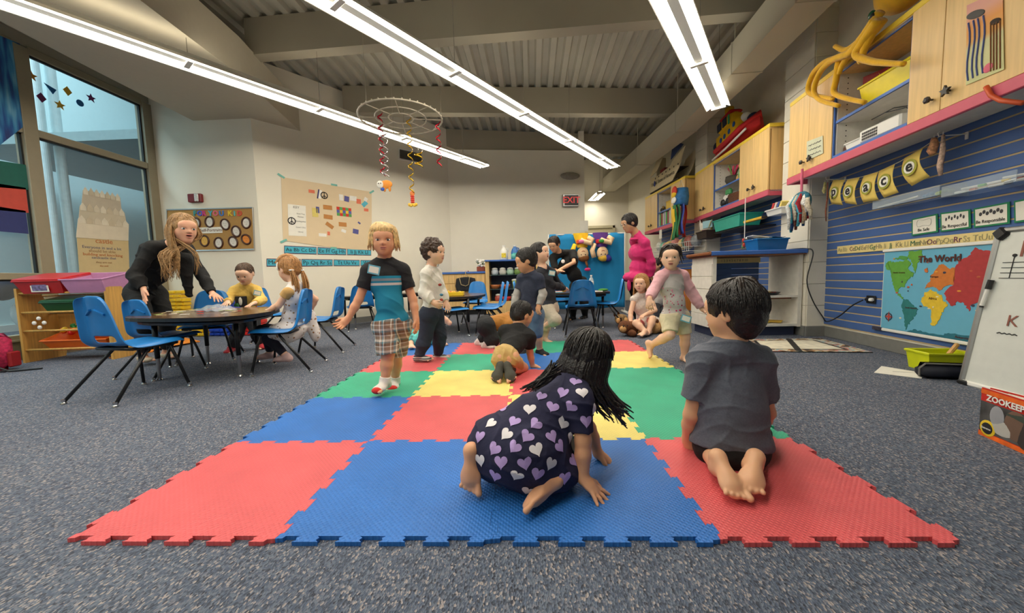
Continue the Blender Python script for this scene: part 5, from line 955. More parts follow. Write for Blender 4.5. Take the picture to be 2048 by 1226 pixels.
B('shelf_support', (DW/2+.15, .06, .418), (.5, .04, .02), MATS['edge_brown'], o)
o = thing('number_strip', 'cream strip of faded numbers under the blue counter', 'poster', (2.07+.48, 4.12+DD-.05, .86)); B('strip', (0, 0, 0), (.62, .003, .06), mat('strip_cream', (226, 206, 150), .8), o); text('lettering', '1 2 3 4 5 6 7 8 9 10', .04, mat('pencil_grey', (120, 116, 112), .8), o, (0, -.003, 0))
o = thing('blue_bowl', 'blue translucent tub of papers on the blue counter', 'tub', (2.07+.68, 4.3, .951)); tub(o, .34, .24, .13, mat('tub_blue', (30, 110, 170), .25, alpha=.85))
for k in range(4): B('paper', (random.uniform(-.08, .08), 0, .13+.01*k), (.2, .16, .004), PAPER if k % 2 else MATS['tub_blue'], o, R=Matrix.Rotation(.12*k-.2, 3, 'Y') @ Matrix.Rotation(k, 3, 'Z'))
o = thing('bead_tray', 'shallow tray of dark beads and bottles on the middle desk shelf', 'tray', (2.07+.62, 4.3, .454)); MB().lathe([(.17, 0), (.2, .03), (.19, .03), (.16, .008)], n=20).build('dish', mat('tray_dark', (34, 34, 38), .4), o, smooth=True)
for k in range(30): a = k*2.4; MB().ell((.16*math.sqrt(k/30)*math.cos(a), .16*math.sqrt(k/30)*math.sin(a), .02), .014, n=6, m=4).build('bead', mat('bead_%d' % (k % 4), ((60, 110, 150), (190, 150, 60), (150, 50, 40), (50, 50, 50))[k % 4], .4), o, smooth=True)
o = thing('bead_bowl', 'upturned brown woven bowl beside the bead tray', 'bowl', (2.07+.4, 4.3, .454)); MB().ell((0, 0, .04), (.11, .1, .08), n=16).build('bowl_shell', mat('bowl_brown', (90, 74, 56), .7, var=.4, sc=50), o, smooth=True); MB().ell((-.08, 0, .13), (.04, .04, .03)).build('pink_knob', mat('knob_pink', (206, 90, 130), .5), o, smooth=True)
for k in range(4): B('picture_book', (2.07+.42+.12*k, 4.28, .135+.004*k), (.2, .15, .006), mat('flat_%d' % k, ((190, 60, 50), (80, 140, 70), (226, 196, 60), (220, 180, 60))[k], .6), rz=.3*k, label=('red', 'green', 'yellow', 'amber')[k]+' booklet lying on the lowest desk shelf', cat='booklet', group='booklets on the lowest desk shelf')
B('paper_sheet', (2.07+.5, 4.25, .4535), (.5, .3, .0012), PAPER, rz=.15, label='white paper sheet under the bead tray on the desk shelf', cat='paper')

# ------------------------------------------------------------------ slat wall display near us
WS = Wall((nearx(4.074)-.026, 4.074), 187)
CARDY = mat('flag_yellow', (236, 206, 106), .75)
o = WS.thing('peace_banner', 'string banner of five yellow flags spelling peace', 'banner', 1700, 357, off=.16)
fl_ = [('p', (1705, 358), (1730, 357), (1728, 408), (1704, 406)), ('e', (1735, 357), (1762, 352), (1759, 407), (1734, 404)), ('a', (1771, 349), (1802, 341), (1806, 397), (1773, 403)), ('c', (1804, 339), (1838, 325), (1850, 382), (1818, 393)), ('e', (1859, 313), (1899, 292), (1919, 349), (1880, 369))]
ln = [WS.loc(o, u, v) for u, v in ((1691, 357), (1705, 358), (1733, 357), (1766, 351), (1803, 340), (1848, 320), (1900, 290), (1935, 268))]
MB().tube([(a, 0, b) for a, b in ln], .003, 5).build('string', mat('twine', (200, 190, 160), .8), o)
for k, (ch, *pp) in enumerate(fl_):
    q = [Vector((a, 0, b)) for a, b in (WS.loc(o, *p) for p in pp)]
    mb = MB(); mb.grid(lambda a, b: tuple(q[0].lerp(q[1], a).lerp(q[3].lerp(q[2], a), b)+Vector((0, -.035*math.sin(PI*b*.9)*(1 if k < 4 else 1.4)-.004, 0))), 4, 8); fo = mb.build('flag', CARDY, o, smooth=True, solid=.002)
    c = (q[0]+q[1]+q[2]+q[3])/4+Vector((0, -.045 if k < 4 else -.06, 0)); r = .055 if k < 3 else .06
    th = .12 if k < 3 else .25
    MB().lathe([(r, 0), (r, .002)], c, 20, Matrix.Rotation(PI/2, 3, 'X')).build('green_ring', mat('ring_green', (160, 160, 60), .8), fo); MB().lathe([(r*.72, 0), (r*.72, .003)], c+Vector((0, -.001, 0)), 20, Matrix.Rotation(PI/2, 3, 'X')).build('white_disc', PAPER, fo)
    text('letter', ch, .12, INK, fo, c+Vector((0, -.006, .008)), (PI/2, -th*.6, 0), bold=.003)
for u, v, l in ((1691, 357, 'left'), (1935, 268, 'right')):
    q = WS.thing('wire_hook', 'white wire slat hook at the %s end of the peace banner' % l, 'hook', u, v, off=.0); MB().tube([(0, 0, 0), (0, -.17, 0), (0, -.175, .02), (0, -.165, .03)], .004, 5).build('prong', WHITE, q); B('plate', (0, -.003, -.01), (.02, .006, .05), WHITE, q)
for u0, v0, v1, lab, c, w in ((1688, 362, 384, 'short pale cloth tag hanging from the left banner hook', (206, 196, 130), .03), (1694, 362, 440, 'long thin braided ribbon hanging from the left banner hook', (150, 90, 70), .014), (1925, 272, 304, 'orange and white cloth pouch hanging by the right banner hook', (206, 150, 110), .05), (1945, 265, 346, 'floral ribbon strip hanging at the right banner hook', (200, 170, 150), .03)):
    p0, p1 = WS.at(u0, v0), WS.at(u0, v1); q = wthing(WS, 'cloth_hanging', lab, 'cloth', p0[0], -.17, p1[1]); h = p0[1]-p1[1]
    mb = MB(); mb.tube([(0, 0, h), (.004, 0, h*.6), (-.004, -.004, h*.25), (0, 0, 0)], [w*.3, w*.5, w*.55, w*.35], 8); mb.build('cloth_strip', mat('hang_%d' % u0, c, .9, var=.5, sc=60), q, smooth=True); MB().tube([(0, 0, h), (0, .0, h+.02)], .003, 4).build('loop', WHITE, q)
ACR = mat('acrylic', (200, 214, 224), .08, var=0, alpha=.25)
def acr(u0, u1, v0, v1, lab):
    (xa, za), (xb, zb2) = WS.at(u0, v0), WS.at(u1, v1); q = wthing(WS, 'acrylic_tray', lab, 'tray', (xa+xb)/2, -.08, za, 'clear acrylic trays on the slat wall'); L = xb-xa
    B('tray_floor', (0, 0, .003), (L, .16, .005), ACR, q); B('tray_front', (0, -.08, .035), (L, .004, .07), ACR, q)
    for s in (-1, 1): B('tray_end', (s*L/2, 0, .035), (.004, .16, .07), ACR, q)
    return q, L
q1, L1 = acr(1788, 1932, 417, 398, 'clear acrylic tray holding the white stick on the slat wall'); q2, L2 = acr(1937, 2100, 392, 360, 'clear acrylic tray of markers at the right edge of the slat wall')
def inn(q, x, y, z): return Vector(q.location)+Matrix.Rotation(WS.rz, 3, 'Z') @ Vector((x, y, z))
tag(MB().cyl((-.22, 0, .012), (.15, 0, .03), .007, n=8).build('white_stick', WHITE), 'long white stick in the clear tray', 'stick').location = inn(q1, -.08, -.03, .004); COL.objects[-1].rotation_euler = (0, 0, WS.rz)
for k, (c, l) in enumerate((((40, 110, 170), 'blue'), ((150, 180, 40), 'lime green'))):
    ob = thing('plastic_clip', l+' rubber toy in the clear tray behind the banner', 'toy', inn(q1, L1*.22+.1*k, 0, .006), WS.rz)
    for i in range(5): MB().ell((.018*i-.04, .012*math.sin(i*2), .02+.008*(i % 2)), (.02, .018, .016), n=8, m=6).build('lobe', mat('clip_'+l.split()[0], c, .4), ob, smooth=True)
for k in range(9):
    c, l = (((230, 110, 30), 'orange'), ((90, 180, 50), 'green'), ((236, 206, 40), 'yellow'), ((40, 40, 46), 'black'))[k % 4]; ob = thing('marker_pen', l+' marker pen lying in the right acrylic tray', 'marker', inn(q2, -L2/2+.1+.055*k, random.uniform(-.04, .04), .018+.014*(k % 3)), WS.rz+random.uniform(-.3, .3), 'markers in the acrylic tray')
    MB().cyl((-.06, 0, 0), (.03, 0, 0), .008, n=8).build('barrel', WHITE, ob); MB().cyl((.03, 0, 0), (.065, 0, 0), .009, n=8).build('cap', mat('cap_'+l, c, .4), ob)
GRN = mat('card_green', (24, 130, 84), .6)
for k, (s, pp) in enumerate((('Be Safe', [(1825, 438), (1877, 427), (1878, 464), (1825, 472)]), ('Be Respectful', [(1882, 426), (1943, 418), (1944, 456), (1883, 464)]), ('Be Responsible', [(1949, 417), (2022, 403), (2022, 447), (1950, 456)]), ('', [(2030, 402), (2100, 388), (2100, 436), (2031, 446)]))):
    o = WS.thing('rule_card', ['white card reading Be Safe in a green border', 'white card reading Be Respectful in a green border', 'white card reading Be Responsible in a green border', 'green-bordered card cut off at the right edge'][k], 'card', *pp[3], off=.004, group='classroom rule cards'); WS.poly(o, pp, GRN, 'border', .002)
    q = [WS.loc(o, *p) for p in pp]; cx = sum(a for a, b in q)/4; cz = sum(b for a, b in q)/4; w = q[1][0]-q[0][0]
    MB().add([(cx+(a-cx)*.88, -.004, cz+(b-cz)*.84) for a, b in q], [(0, 3, 2, 1)]).build('card', PAPER, o)
    if s: h_ = abs(q[3][1]-q[0][1]); t = text('lettering', s, h_*.24, INK, o, (cx, -.006, cz-h_*.25), (PI/2, 0, 0)); t.scale = (min(1, w*.8/max(.01, t.dimensions.x)), 1, 1)
    r_ = random.Random(k)
    if k in (1, 2):
        for i in range(7): MB().ell((cx-.06+.02*i, -.005, cz+.018+.012*(i % 2)), (.007+.003*(k == 2), .002, .013), n=8, m=5).build('drawn_figure', mat('print_dark', (70, 70, 72), .8), o)
    if k == 0: MB().tube([(cx+.06*math.cos(t), -.006, cz+.02+.03*math.sin(t)+.01*math.sin(3*t)) for t in np.linspace(0, 2*PI, 16)[:-1]], .0015, 4, close=True).build('drawn_outline', mat('pencil_light', (200, 196, 190), .8), o)
o = WS.thing('alphabet_strip', 'long cream handwritten alphabet strip above the world map', 'poster', 1676, 508, off=.005); WS.poly(o, [(1676, 493), (1720, 488.5), (1780, 483), (1860, 474), (1960, 464), (2060, 452), (2060, 478), (1960, 486), (1860, 494), (1780, 500), (1720, 505), (1676, 508)], mat('strip_yellow', (226, 206, 140), .8), 'strip', .002)
for k, (s, u) in enumerate(zip('Aa Bb Cc Dd Ee Ff Gg Hh Ii Jj Kk Ll Mm Nn Oo Pp Qq Rr Ss Tt Uu'.split(), (1682, 1692, 1706, 1717, 1729, 1736, 1747, 1760, 1772, 1784, 1800, 1815, 1833, 1850, 1866, 1882, 1899, 1918, 1936, 1957, 1977))):
    v = 500-(u-1682)*.088; x, z = WS.loc(o, u, v); c = ((150, 140, 110), (60, 110, 80), (110, 50, 90))[(k*2+1) % 3] if k not in (0, 1, 5, 8, 11, 15, 16, 18, 19, 20) else (170, 160, 120); text('letters', s, .058, mat('strip_ink_%d' % c[0], c, .8), o, (x, -.004, z), bold=0)
# world map
OCE = mat('ocean_blue', (104, 176, 206), .5, var=.02)
o = WS.thing('world_map', 'illustrated world map poster titled The World on the slat wall', 'map', 1764, 655, off=.006); mp4 = [(1764, 505), (1990, 489), (1990, 690), (1764, 655)]
q4 = [WS.loc(o, *p) for p in mp4]; xL, xR = 0, q4[1][0]; zT, zB = q4[0][1], 0; mw, mh = .86, zT
B('sheet', (mw/2, -.002, mh/2), (mw, .003, mh), OCE, o); B('white_border', (mw/2, -.0008, mh/2), (mw+.012, .002, mh+.012), PAPER, o)
for z in (mh+.012, -.012): B('rail', (mw/2, -.006, z), (mw+.03, .014, .026), WHITE, o, bev=.005)
B('tape_piece', (-.03, -.006, -.012), (.1, .015, .03), mat('mottled_tape', (60, 56, 70), .8, var=.6, sc=120), o)
def land(name, c, pts0):
    pts = []; r_ = random.Random(name)
    for i, (xa, za) in enumerate(pts0):
        xb, zb3 = pts0[(i+1) % len(pts0)]
        for t in range(5): f = t/5; pts.append((min(.995, max(.005, xa+(xb-xa)*f+(r_.uniform(-.009, .009) if t else 0))), min(.995, max(.004, za+(zb3-za)*f+(r_.uniform(-.011, .011) if t else 0)))))
    mb = MB(); n = len(pts); mb.add([(x*mw, -.006, z*mh) for x, z in pts]+[(x*mw, -.003, z*mh) for x, z in pts], [tuple(reversed(range(n)))]+[(i, (i+1) % n, n+(i+1) % n, n+i) for i in range(n)]); mb.build(name, mat('land_'+name, c, .6, var=.1, sc=30), o)
land('north_america', (96, 160, 60), [(.02, .86), (.06, .88), (.12, .86), (.2, .87), (.25, .9), (.3, .84), (.27, .78), (.3, .74), (.34, .72), (.30, .66), (.26, .62), (.25, .55), (.22, .56), (.19, .53), (.18, .47), (.22, .44), (.24, .4), (.2, .43), (.15, .49), (.12, .57), (.1, .66), (.08, .76), (.03, .78)])
land('greenland', (100, 160, 56), [(.28, .99), (.4, .99), (.4, .9), (.36, .84), (.345, .72), (.32, .8), (.3, .88), (.26, .92)])
land('south_america', (40, 120, 120), [(.24, .4), (.29, .4), (.34, .34), (.40, .29), (.37, .2), (.33, .14), (.3, .06), (.285, -.0+.02), (.275, .1), (.25, .22), (.225, .3)])
land('africa', (224, 190, 50), [(.45, .5), (.5, .53), (.56, .5), (.6, .48), (.63, .4), (.66, .38), (.61, .28), (.6, .2), (.56, .12), (.53, .12), (.52, .22), (.515, .31), (.45, .33), (.42, .39)])
land('europe', (206, 120, 50), [(.45, .54), (.47, .6), (.5, .64), (.5, .7), (.56, .8), (.6, .82), (.66, .76), (.7, .78), (.7, .6), (.64, .58), (.58, .52), (.55, .56), (.5, .56)])
land('asia', (176, 56, 58), [(.7, .78), (.72, .84), (.8, .9), (.84, .98), (.9, .94), (.99, .92), (.99, .5), (.94, .44), (.92, .36), (.88, .42), (.84, .38), (.83, .32), (.79, .4), (.74, .42), (.7, .36), (.65, .42), (.62, .5), (.66, .56), (.7, .6)])
land('antarctica', (36, 110, 130), [(.3, .0), (.99, .0), (.99, .06), (.85, .07), (.7, .06), (.62, .03), (.45, .03), (.38, .05)])
land('islands', (200, 70, 50), [(.92, .3), (.98, .2), (.96, .18), (.91, .28)]); land('iceland', (206, 110, 50), [(.43, .76), (.46, .78), (.47, .75), (.45, .73)])
land('arctic_isles', (80, 150, 70), [(.12, .9), (.18, .94), (.24, .93), (.27, .9), (.2, .89)])
text('map_title', 'The World', .07, mat('title_brown', (84, 40, 30), .7), o, (.56*mw, -.008, .88*mh), bold=.002)
for s, x, z, h in (('Africa', .53, .43, .026), ('North America', .18, .73, .018), ('South America', .33, .3, .018), ('Europe', .53, .68, .022), ('Antarctica', .8, .035, .026)): text('map_label', s, h, MATS['title_brown'], o, (x*mw, -.0075, z*mh))
MB().tube([(.09*mw+.03*math.cos(t), -.006, .16*mh+.03*math.sin(t)) for t in np.linspace(0, 2*PI, 17)[:-1]], .004, 4, close=True).build('compass_rose', mat('rose_dark', (50, 50, 70), .7), o); st_ = MB(); st_.M = Matrix.Translation((.09*mw, -.004, .16*mh)) @ Matrix.Rotation(PI/2, 4, 'X'); st_.prism(star(.045, .3, 4), .003); st_.build('compass_star', mat('rose_red', (180, 70, 60), .7), o)
for k in range(22): r_ = random.Random(k*5); MB().ell((r_.uniform(.03, .97)*mw, -.006, r_.uniform(.08, .95)*mh), (r_.uniform(.006, .015), .002, r_.uniform(.004, .009)), n=8, m=4).build('map_icon', mat('icon_%d' % (k % 4), ((190, 90, 60), (60, 60, 80), (230, 220, 190), (220, 150, 50))[k % 4], .7), o)
# outlet and cord
o = WS.thing('wall_outlet', 'black outlet plate with a white plug left of the world map', 'outlet', 1744, 599, off=.004); B('plate', (0, -.004, 0), (.1, .01, .07), BLACK, o, bev=.003); MB().box((.025, -.02, 0), (.035, .03, .03), bev=.006).build('plug', WHITE, o); MB().box((-.02, -.02, 0), (.03, .03, .03), bev=.006).build('plug', BLACK, o)
po = wl(WS, WS.at(1738, 600)[0], -.05, WS.at(1738, 600)[1])
cp = [Vector((2.95, 4.25, .955)), Vector((3.04, 4.1, .955)), Vector((3.07, 4.03, .9)), AY(1614, 560, 4.02), AY(1625, 600, 4.02), AY(1645, 633, 3.95), wl(WS, WS.at(1665, 643)[0], -.05, WS.at(1665, 643)[1]), wl(WS, WS.at(1690, 632)[0], -.05, WS.at(1690, 632)[1]), wl(WS, WS.at(1715, 612)[0], -.05, WS.at(1715, 612)[1]), po]
fine = []
for i in range(len(cp)-1):
    p0, p1, p2, p3 = cp[max(i-1, 0)], cp[i], cp[i+1], cp[min(i+2, len(cp)-1)]
    for s in range(6): x = s/6; fine.append(.5*((2*p1)+(p2-p0)*x+(2*p0-5*p1+4*p2-p3)*x*x+(3*p1-p0-3*p2+p3)*x**3))
fine.append(cp[-1]); c0 = fine[0].copy(); tag(MB().tube([p-c0 for p in fine], .006, 6).build('power_cord', BLACK, smooth=True), 'black power cord drooping from the blue counter to the outlet', 'cord').location = c0

# ------------------------------------------------------------------ easel whiteboard, book, bins on the floor
bl = G(1917, 766); dr = Vector((math.sin(math.radians(187)), math.cos(math.radians(187)), 0)); up_ = Vector((.136, -.017, .925)); up_ = up_-dr*up_.dot(dr); hb = up_.length; up_.normalize(); nb = dr.cross(up_)
R = Matrix((dr, -nb if False else up_.cross(dr), up_)).transposed(); o = thing('easel_board', 'leaning whiteboard easel with music staff and marker writing at the right edge', 'whiteboard', bl, R=R)
Wb = 1.0; WBM = mat('whiteboard', (214, 216, 210), .25, var=.03)
B('board', (Wb/2, .012, hb/2+.01), (Wb, .016, hb), WBM, o); B('left_frame', (.012, .008, hb/2), (.03, .035, hb*.97), ALU, o, bev=.008); B('top_frame', (Wb/2, .008, hb-.0), (Wb, .035, .03), ALU, o, bev=.008); B('bottom_frame', (Wb/2, .008, .014), (Wb, .04, .03), WHITE, o, bev=.008); MB().box((.03, .004, hb-.02), (.07, .045, .06), R=Matrix.Rotation(.8, 3, 'Y'), bev=.01).build('corner_cap', BLACK, o); B('corner_cap', (.03, .01, .012), (.07, .05, .03), BLACK, o, bev=.008)
for s in (.04, Wb-.04): MB().cyl((s, .03, hb*.9), (s, .36, -.0+.3), .014, n=8).build('rear_leg', ALU, o)
BRN = mat('brown_marker2', (140, 84, 70), .7)
text('written_word', "It's", .13, BRN, o, (.21, .001, hb-.12)); text('written_letter', 'c', .13, BRN, o, (.4, .001, hb-.12)); text('written_letter', 'Z', .17, BRN, o, (.42, .001, hb*.57)); text('written_letter', 'K', .09, BRN, o, (.19, .001, hb*.44))
for z in (.0, .03, .06, .09): MB().cyl((.07, .002, hb*.70+z), (.7, .002, hb*.70+z), .002, n=4).build('staff_line', INK, o)
for k in range(5): MB().cyl((.12+.1*k, .002, hb*.70), (.12+.1*k, .002, hb*.70+.13), .002, n=4).build('note_stem', INK, o); MB().ell((.12+.1*k, .001, hb*.70+.13), (.012, .003, .009)).build('note_head', INK, o)
MB().ell((.42, .0, hb*.71), (.06, .003, .035)).build('green_scribble', mat('scribble_green', (50, 140, 60), .7), o, smooth=True); MB().cyl((.36, .002, hb*.48), (.62, .002, hb*.48), .004, n=4).build('underline', BRN, o); MB().tube([(.40, .002, hb*.4), (.36, .002, hb*.2), (.34, .002, .03)], .003, 4).build('long_stroke', BRN, o); MB().tube([(.13+.012*i, .002, hb*.36+.006*(i % 2)) for i in range(9)], .003, 4).build('squiggle', INK, o)
q = thing('board_marker', 'dry-erase marker with black cap clipped on the whiteboard frame', 'marker', bl+R @ Vector((.035, -.014, hb*.52)), R=R); MB().cyl((0, 0, 0), (.01, 0, .1), .01, n=10).build('barrel', WHITE, q); MB().cyl((.01, 0, .1), (.016, 0, .155), .013, n=10).build('cap', BLACK, q); MB().cyl((0, 0, -.01), (0, 0, 0), .009, n=8).build('tip', BLACK, q)
# zookeepers book
b0, b1 = G(1958, 868), G(2048, 908); dv = (b1-b0).normalized(); az_ = math.degrees(math.atan2(dv.x, dv.y)); WBk = Wall((b0.x, b0.y), az_); o = thing('animal_book', 'hardcover book titled Zookeepers standing open on the carpet', 'book', b0, WBk.rz)
hB = WBk.at(1958, 772)[1]; wB = .26
B('front_cover', (wB/2, 0, hB/2), (wB, .004, hB), mat('cover_red', (196, 40, 30), .4), o); B('back_cover', (wB/2, .05, hB/2), (wB, .004, hB), MATS['cover_red'], o, R=Matrix.Rotation(.2, 3, 'Z'))
for k in range(5): B('page', (wB/2-.004, .008+.009*k, hB/2), (wB-.01, .0015, hB-.012), PAPER, o, R=Matrix.Rotation(.035*k, 3, 'Z'))
B('cover_photo', (wB/2, -.003, hB*.42), (wB*.985, .001, hB*.62), mat('photo_dark', (74, 72, 72), .5, var=.8, sc=14), o); B('top_band', (wB/2, -.003, hB*.93), (wB, .001, hB*.09), mat('band_orange', (226, 100, 30), .5, var=.3, sc=20), o); B('bottom_band', (wB/2, -.003, hB*.05), (wB, .001, hB*.09), MATS['band_orange'], o)
t = text('book_title', 'ZOOKEEPERS', .034, WHITE, o, (wB*.5, -.005, hB*.82), bold=.001); MB().ell((.04, -.004, hB*.2), (.034, .002, .034), n=20).build('round_badge', mat('badge_yellow', (226, 190, 40), .5), o); MB().ell((.04, -.006, hB*.2), (.024, .002, .024), n=20).build('badge_centre', INK, o); text('badge_text', 'Extreme', .012, WHITE, o, (.04, -.0095, hB*.2))
for x, z, rx_, rz_, c in ((.075, .5, .03, .045, (150, 150, 156)), (.15, .45, .045, .06, (110, 84, 70)), (.19, .36, .04, .06, (56, 48, 46)), (.1, .3, .05, .03, (180, 176, 170)), (.17, .62, .06, .015, (60, 70, 60))): MB().ell((x, -.004, z*hB), (rx_, .0015, rz_), n=14).build('photo_shape', mat('ph_%d' % c[0], c, .6), o)
# yellow-green tub, pouch and sheet
p = G(1890, 742); o = thing('storage_tub', 'lime yellow tub with a wooden stick beside the easel', 'tub', (p.x+.0, p.y+.04, 0), math.radians(-8)); LIM = mat('lime_plastic', (206, 214, 20), .4); tub(o, .27, .18, .13, LIM)
q = thing('wooden_stick', 'short wooden stick poking out of the lime tub', 'stick', (p.x+.01, p.y+.04, .012)); MB().cyl((-.02, 0, 0), (.1, 0, .16), .014, n=8).build('dowel', PINE, q); MB().ell((.1, 0, .16), .014).build('rounded_end', PINE, q, smooth=True)
p = G(1915, 762); o = thing('zip_pouch', 'dark navy zip case on the carpet against the easel foot', 'pouch', (p.x-.02, p.y+.03, 0), -.25); MB().box((0, .03, .05), (.3, .09, .1), bev=.035).build('case_body', mat('pouch_navy', (36, 38, 50), .6), o, smooth=True); MB().tube([(-.15, -.0, .02), (-.15, -.0, .07), (-.12, .0, .1), (.12, .0, .1), (.15, .0, .07)], .006, 5).build('zip', mat('zip_grey', (120, 116, 110), .5), o)
q = [G(1748, 746), G(1763, 733), G(1848, 747), G(1843, 758)]; c = sum(q, Vector())/4; ob = MB().add([tuple(p_-c+Vector((0, 0, z))) for z in (.0015, .004) for p_ in q], [(3, 2, 1, 0), (4, 5, 6, 7)]+[(i, (i+1) % 4, 4+(i+1) % 4, 4+i) for i in range(4)]).build('paper_sheet', PAPER, label='white printed sheet lying on the carpet near the lime tub', cat='paper'); ob.location = c
MB().box((.03, 0, .0045), (.12, .004, .0004), -.35).build('printed_line', INK, ob)
# rug
rm = mat('rug_weave', (196, 186, 160), .95, var=0); nt = rm.node_tree; tc = node(nt, 'ShaderNodeTexCoord'); nz = node(nt, 'ShaderNodeTexNoise'); nz.inputs['Scale'].default_value = 9; rp = ramp(nt, [(0, (60, 50, 40)), (.4, (160, 120, 80)), (.46, (206, 196, 170)), (.52, (150, 170, 170)), (.58, (196, 130, 120)), (.64, (120, 90, 60))]); nt.links.new(tc.outputs['Object'], nz.inputs[0]); nt.links.new(nz.outputs[0], rp.inputs[0]); nt.links.new(rp.outputs[0], nt.nodes['Principled BSDF'].inputs['Base Color'])
q = [G(1500, 704), G(1746, 706), G(1642, 678), G(1478, 680)]; c = sum(q, Vector())/4; c.z = 0; o = thing('floor_rug', 'patterned rug with black border lines in front of the shelf desk', 'rug', c)
def rq(k, z): return [tuple((p_-c)*k+Vector((0, 0, z))) for p_ in q]
def rslab(nm, k, z0, z1, m): MB().add(rq(k, z0)+rq(k, z1), [(3, 2, 1, 0), (4, 5, 6, 7)]+[(i, (i+1) % 4, 4+(i+1) % 4, 4+i) for i in range(4)]).build(nm, m, o)
rslab('backing', 1.0, .001, .007, BLACK); rslab('patterned_field', .985, .007, .009, rm); rslab('black_border', .72, .009, .0095, BLACK); rslab('cream_field', .66, .0095, .010, mat('rug_cream', (216, 208, 186), .95, var=.15, sc=14))
MB().box((0, 0, .0103), (.05, .7, .0005), -.5).build('black_line', BLACK, o)
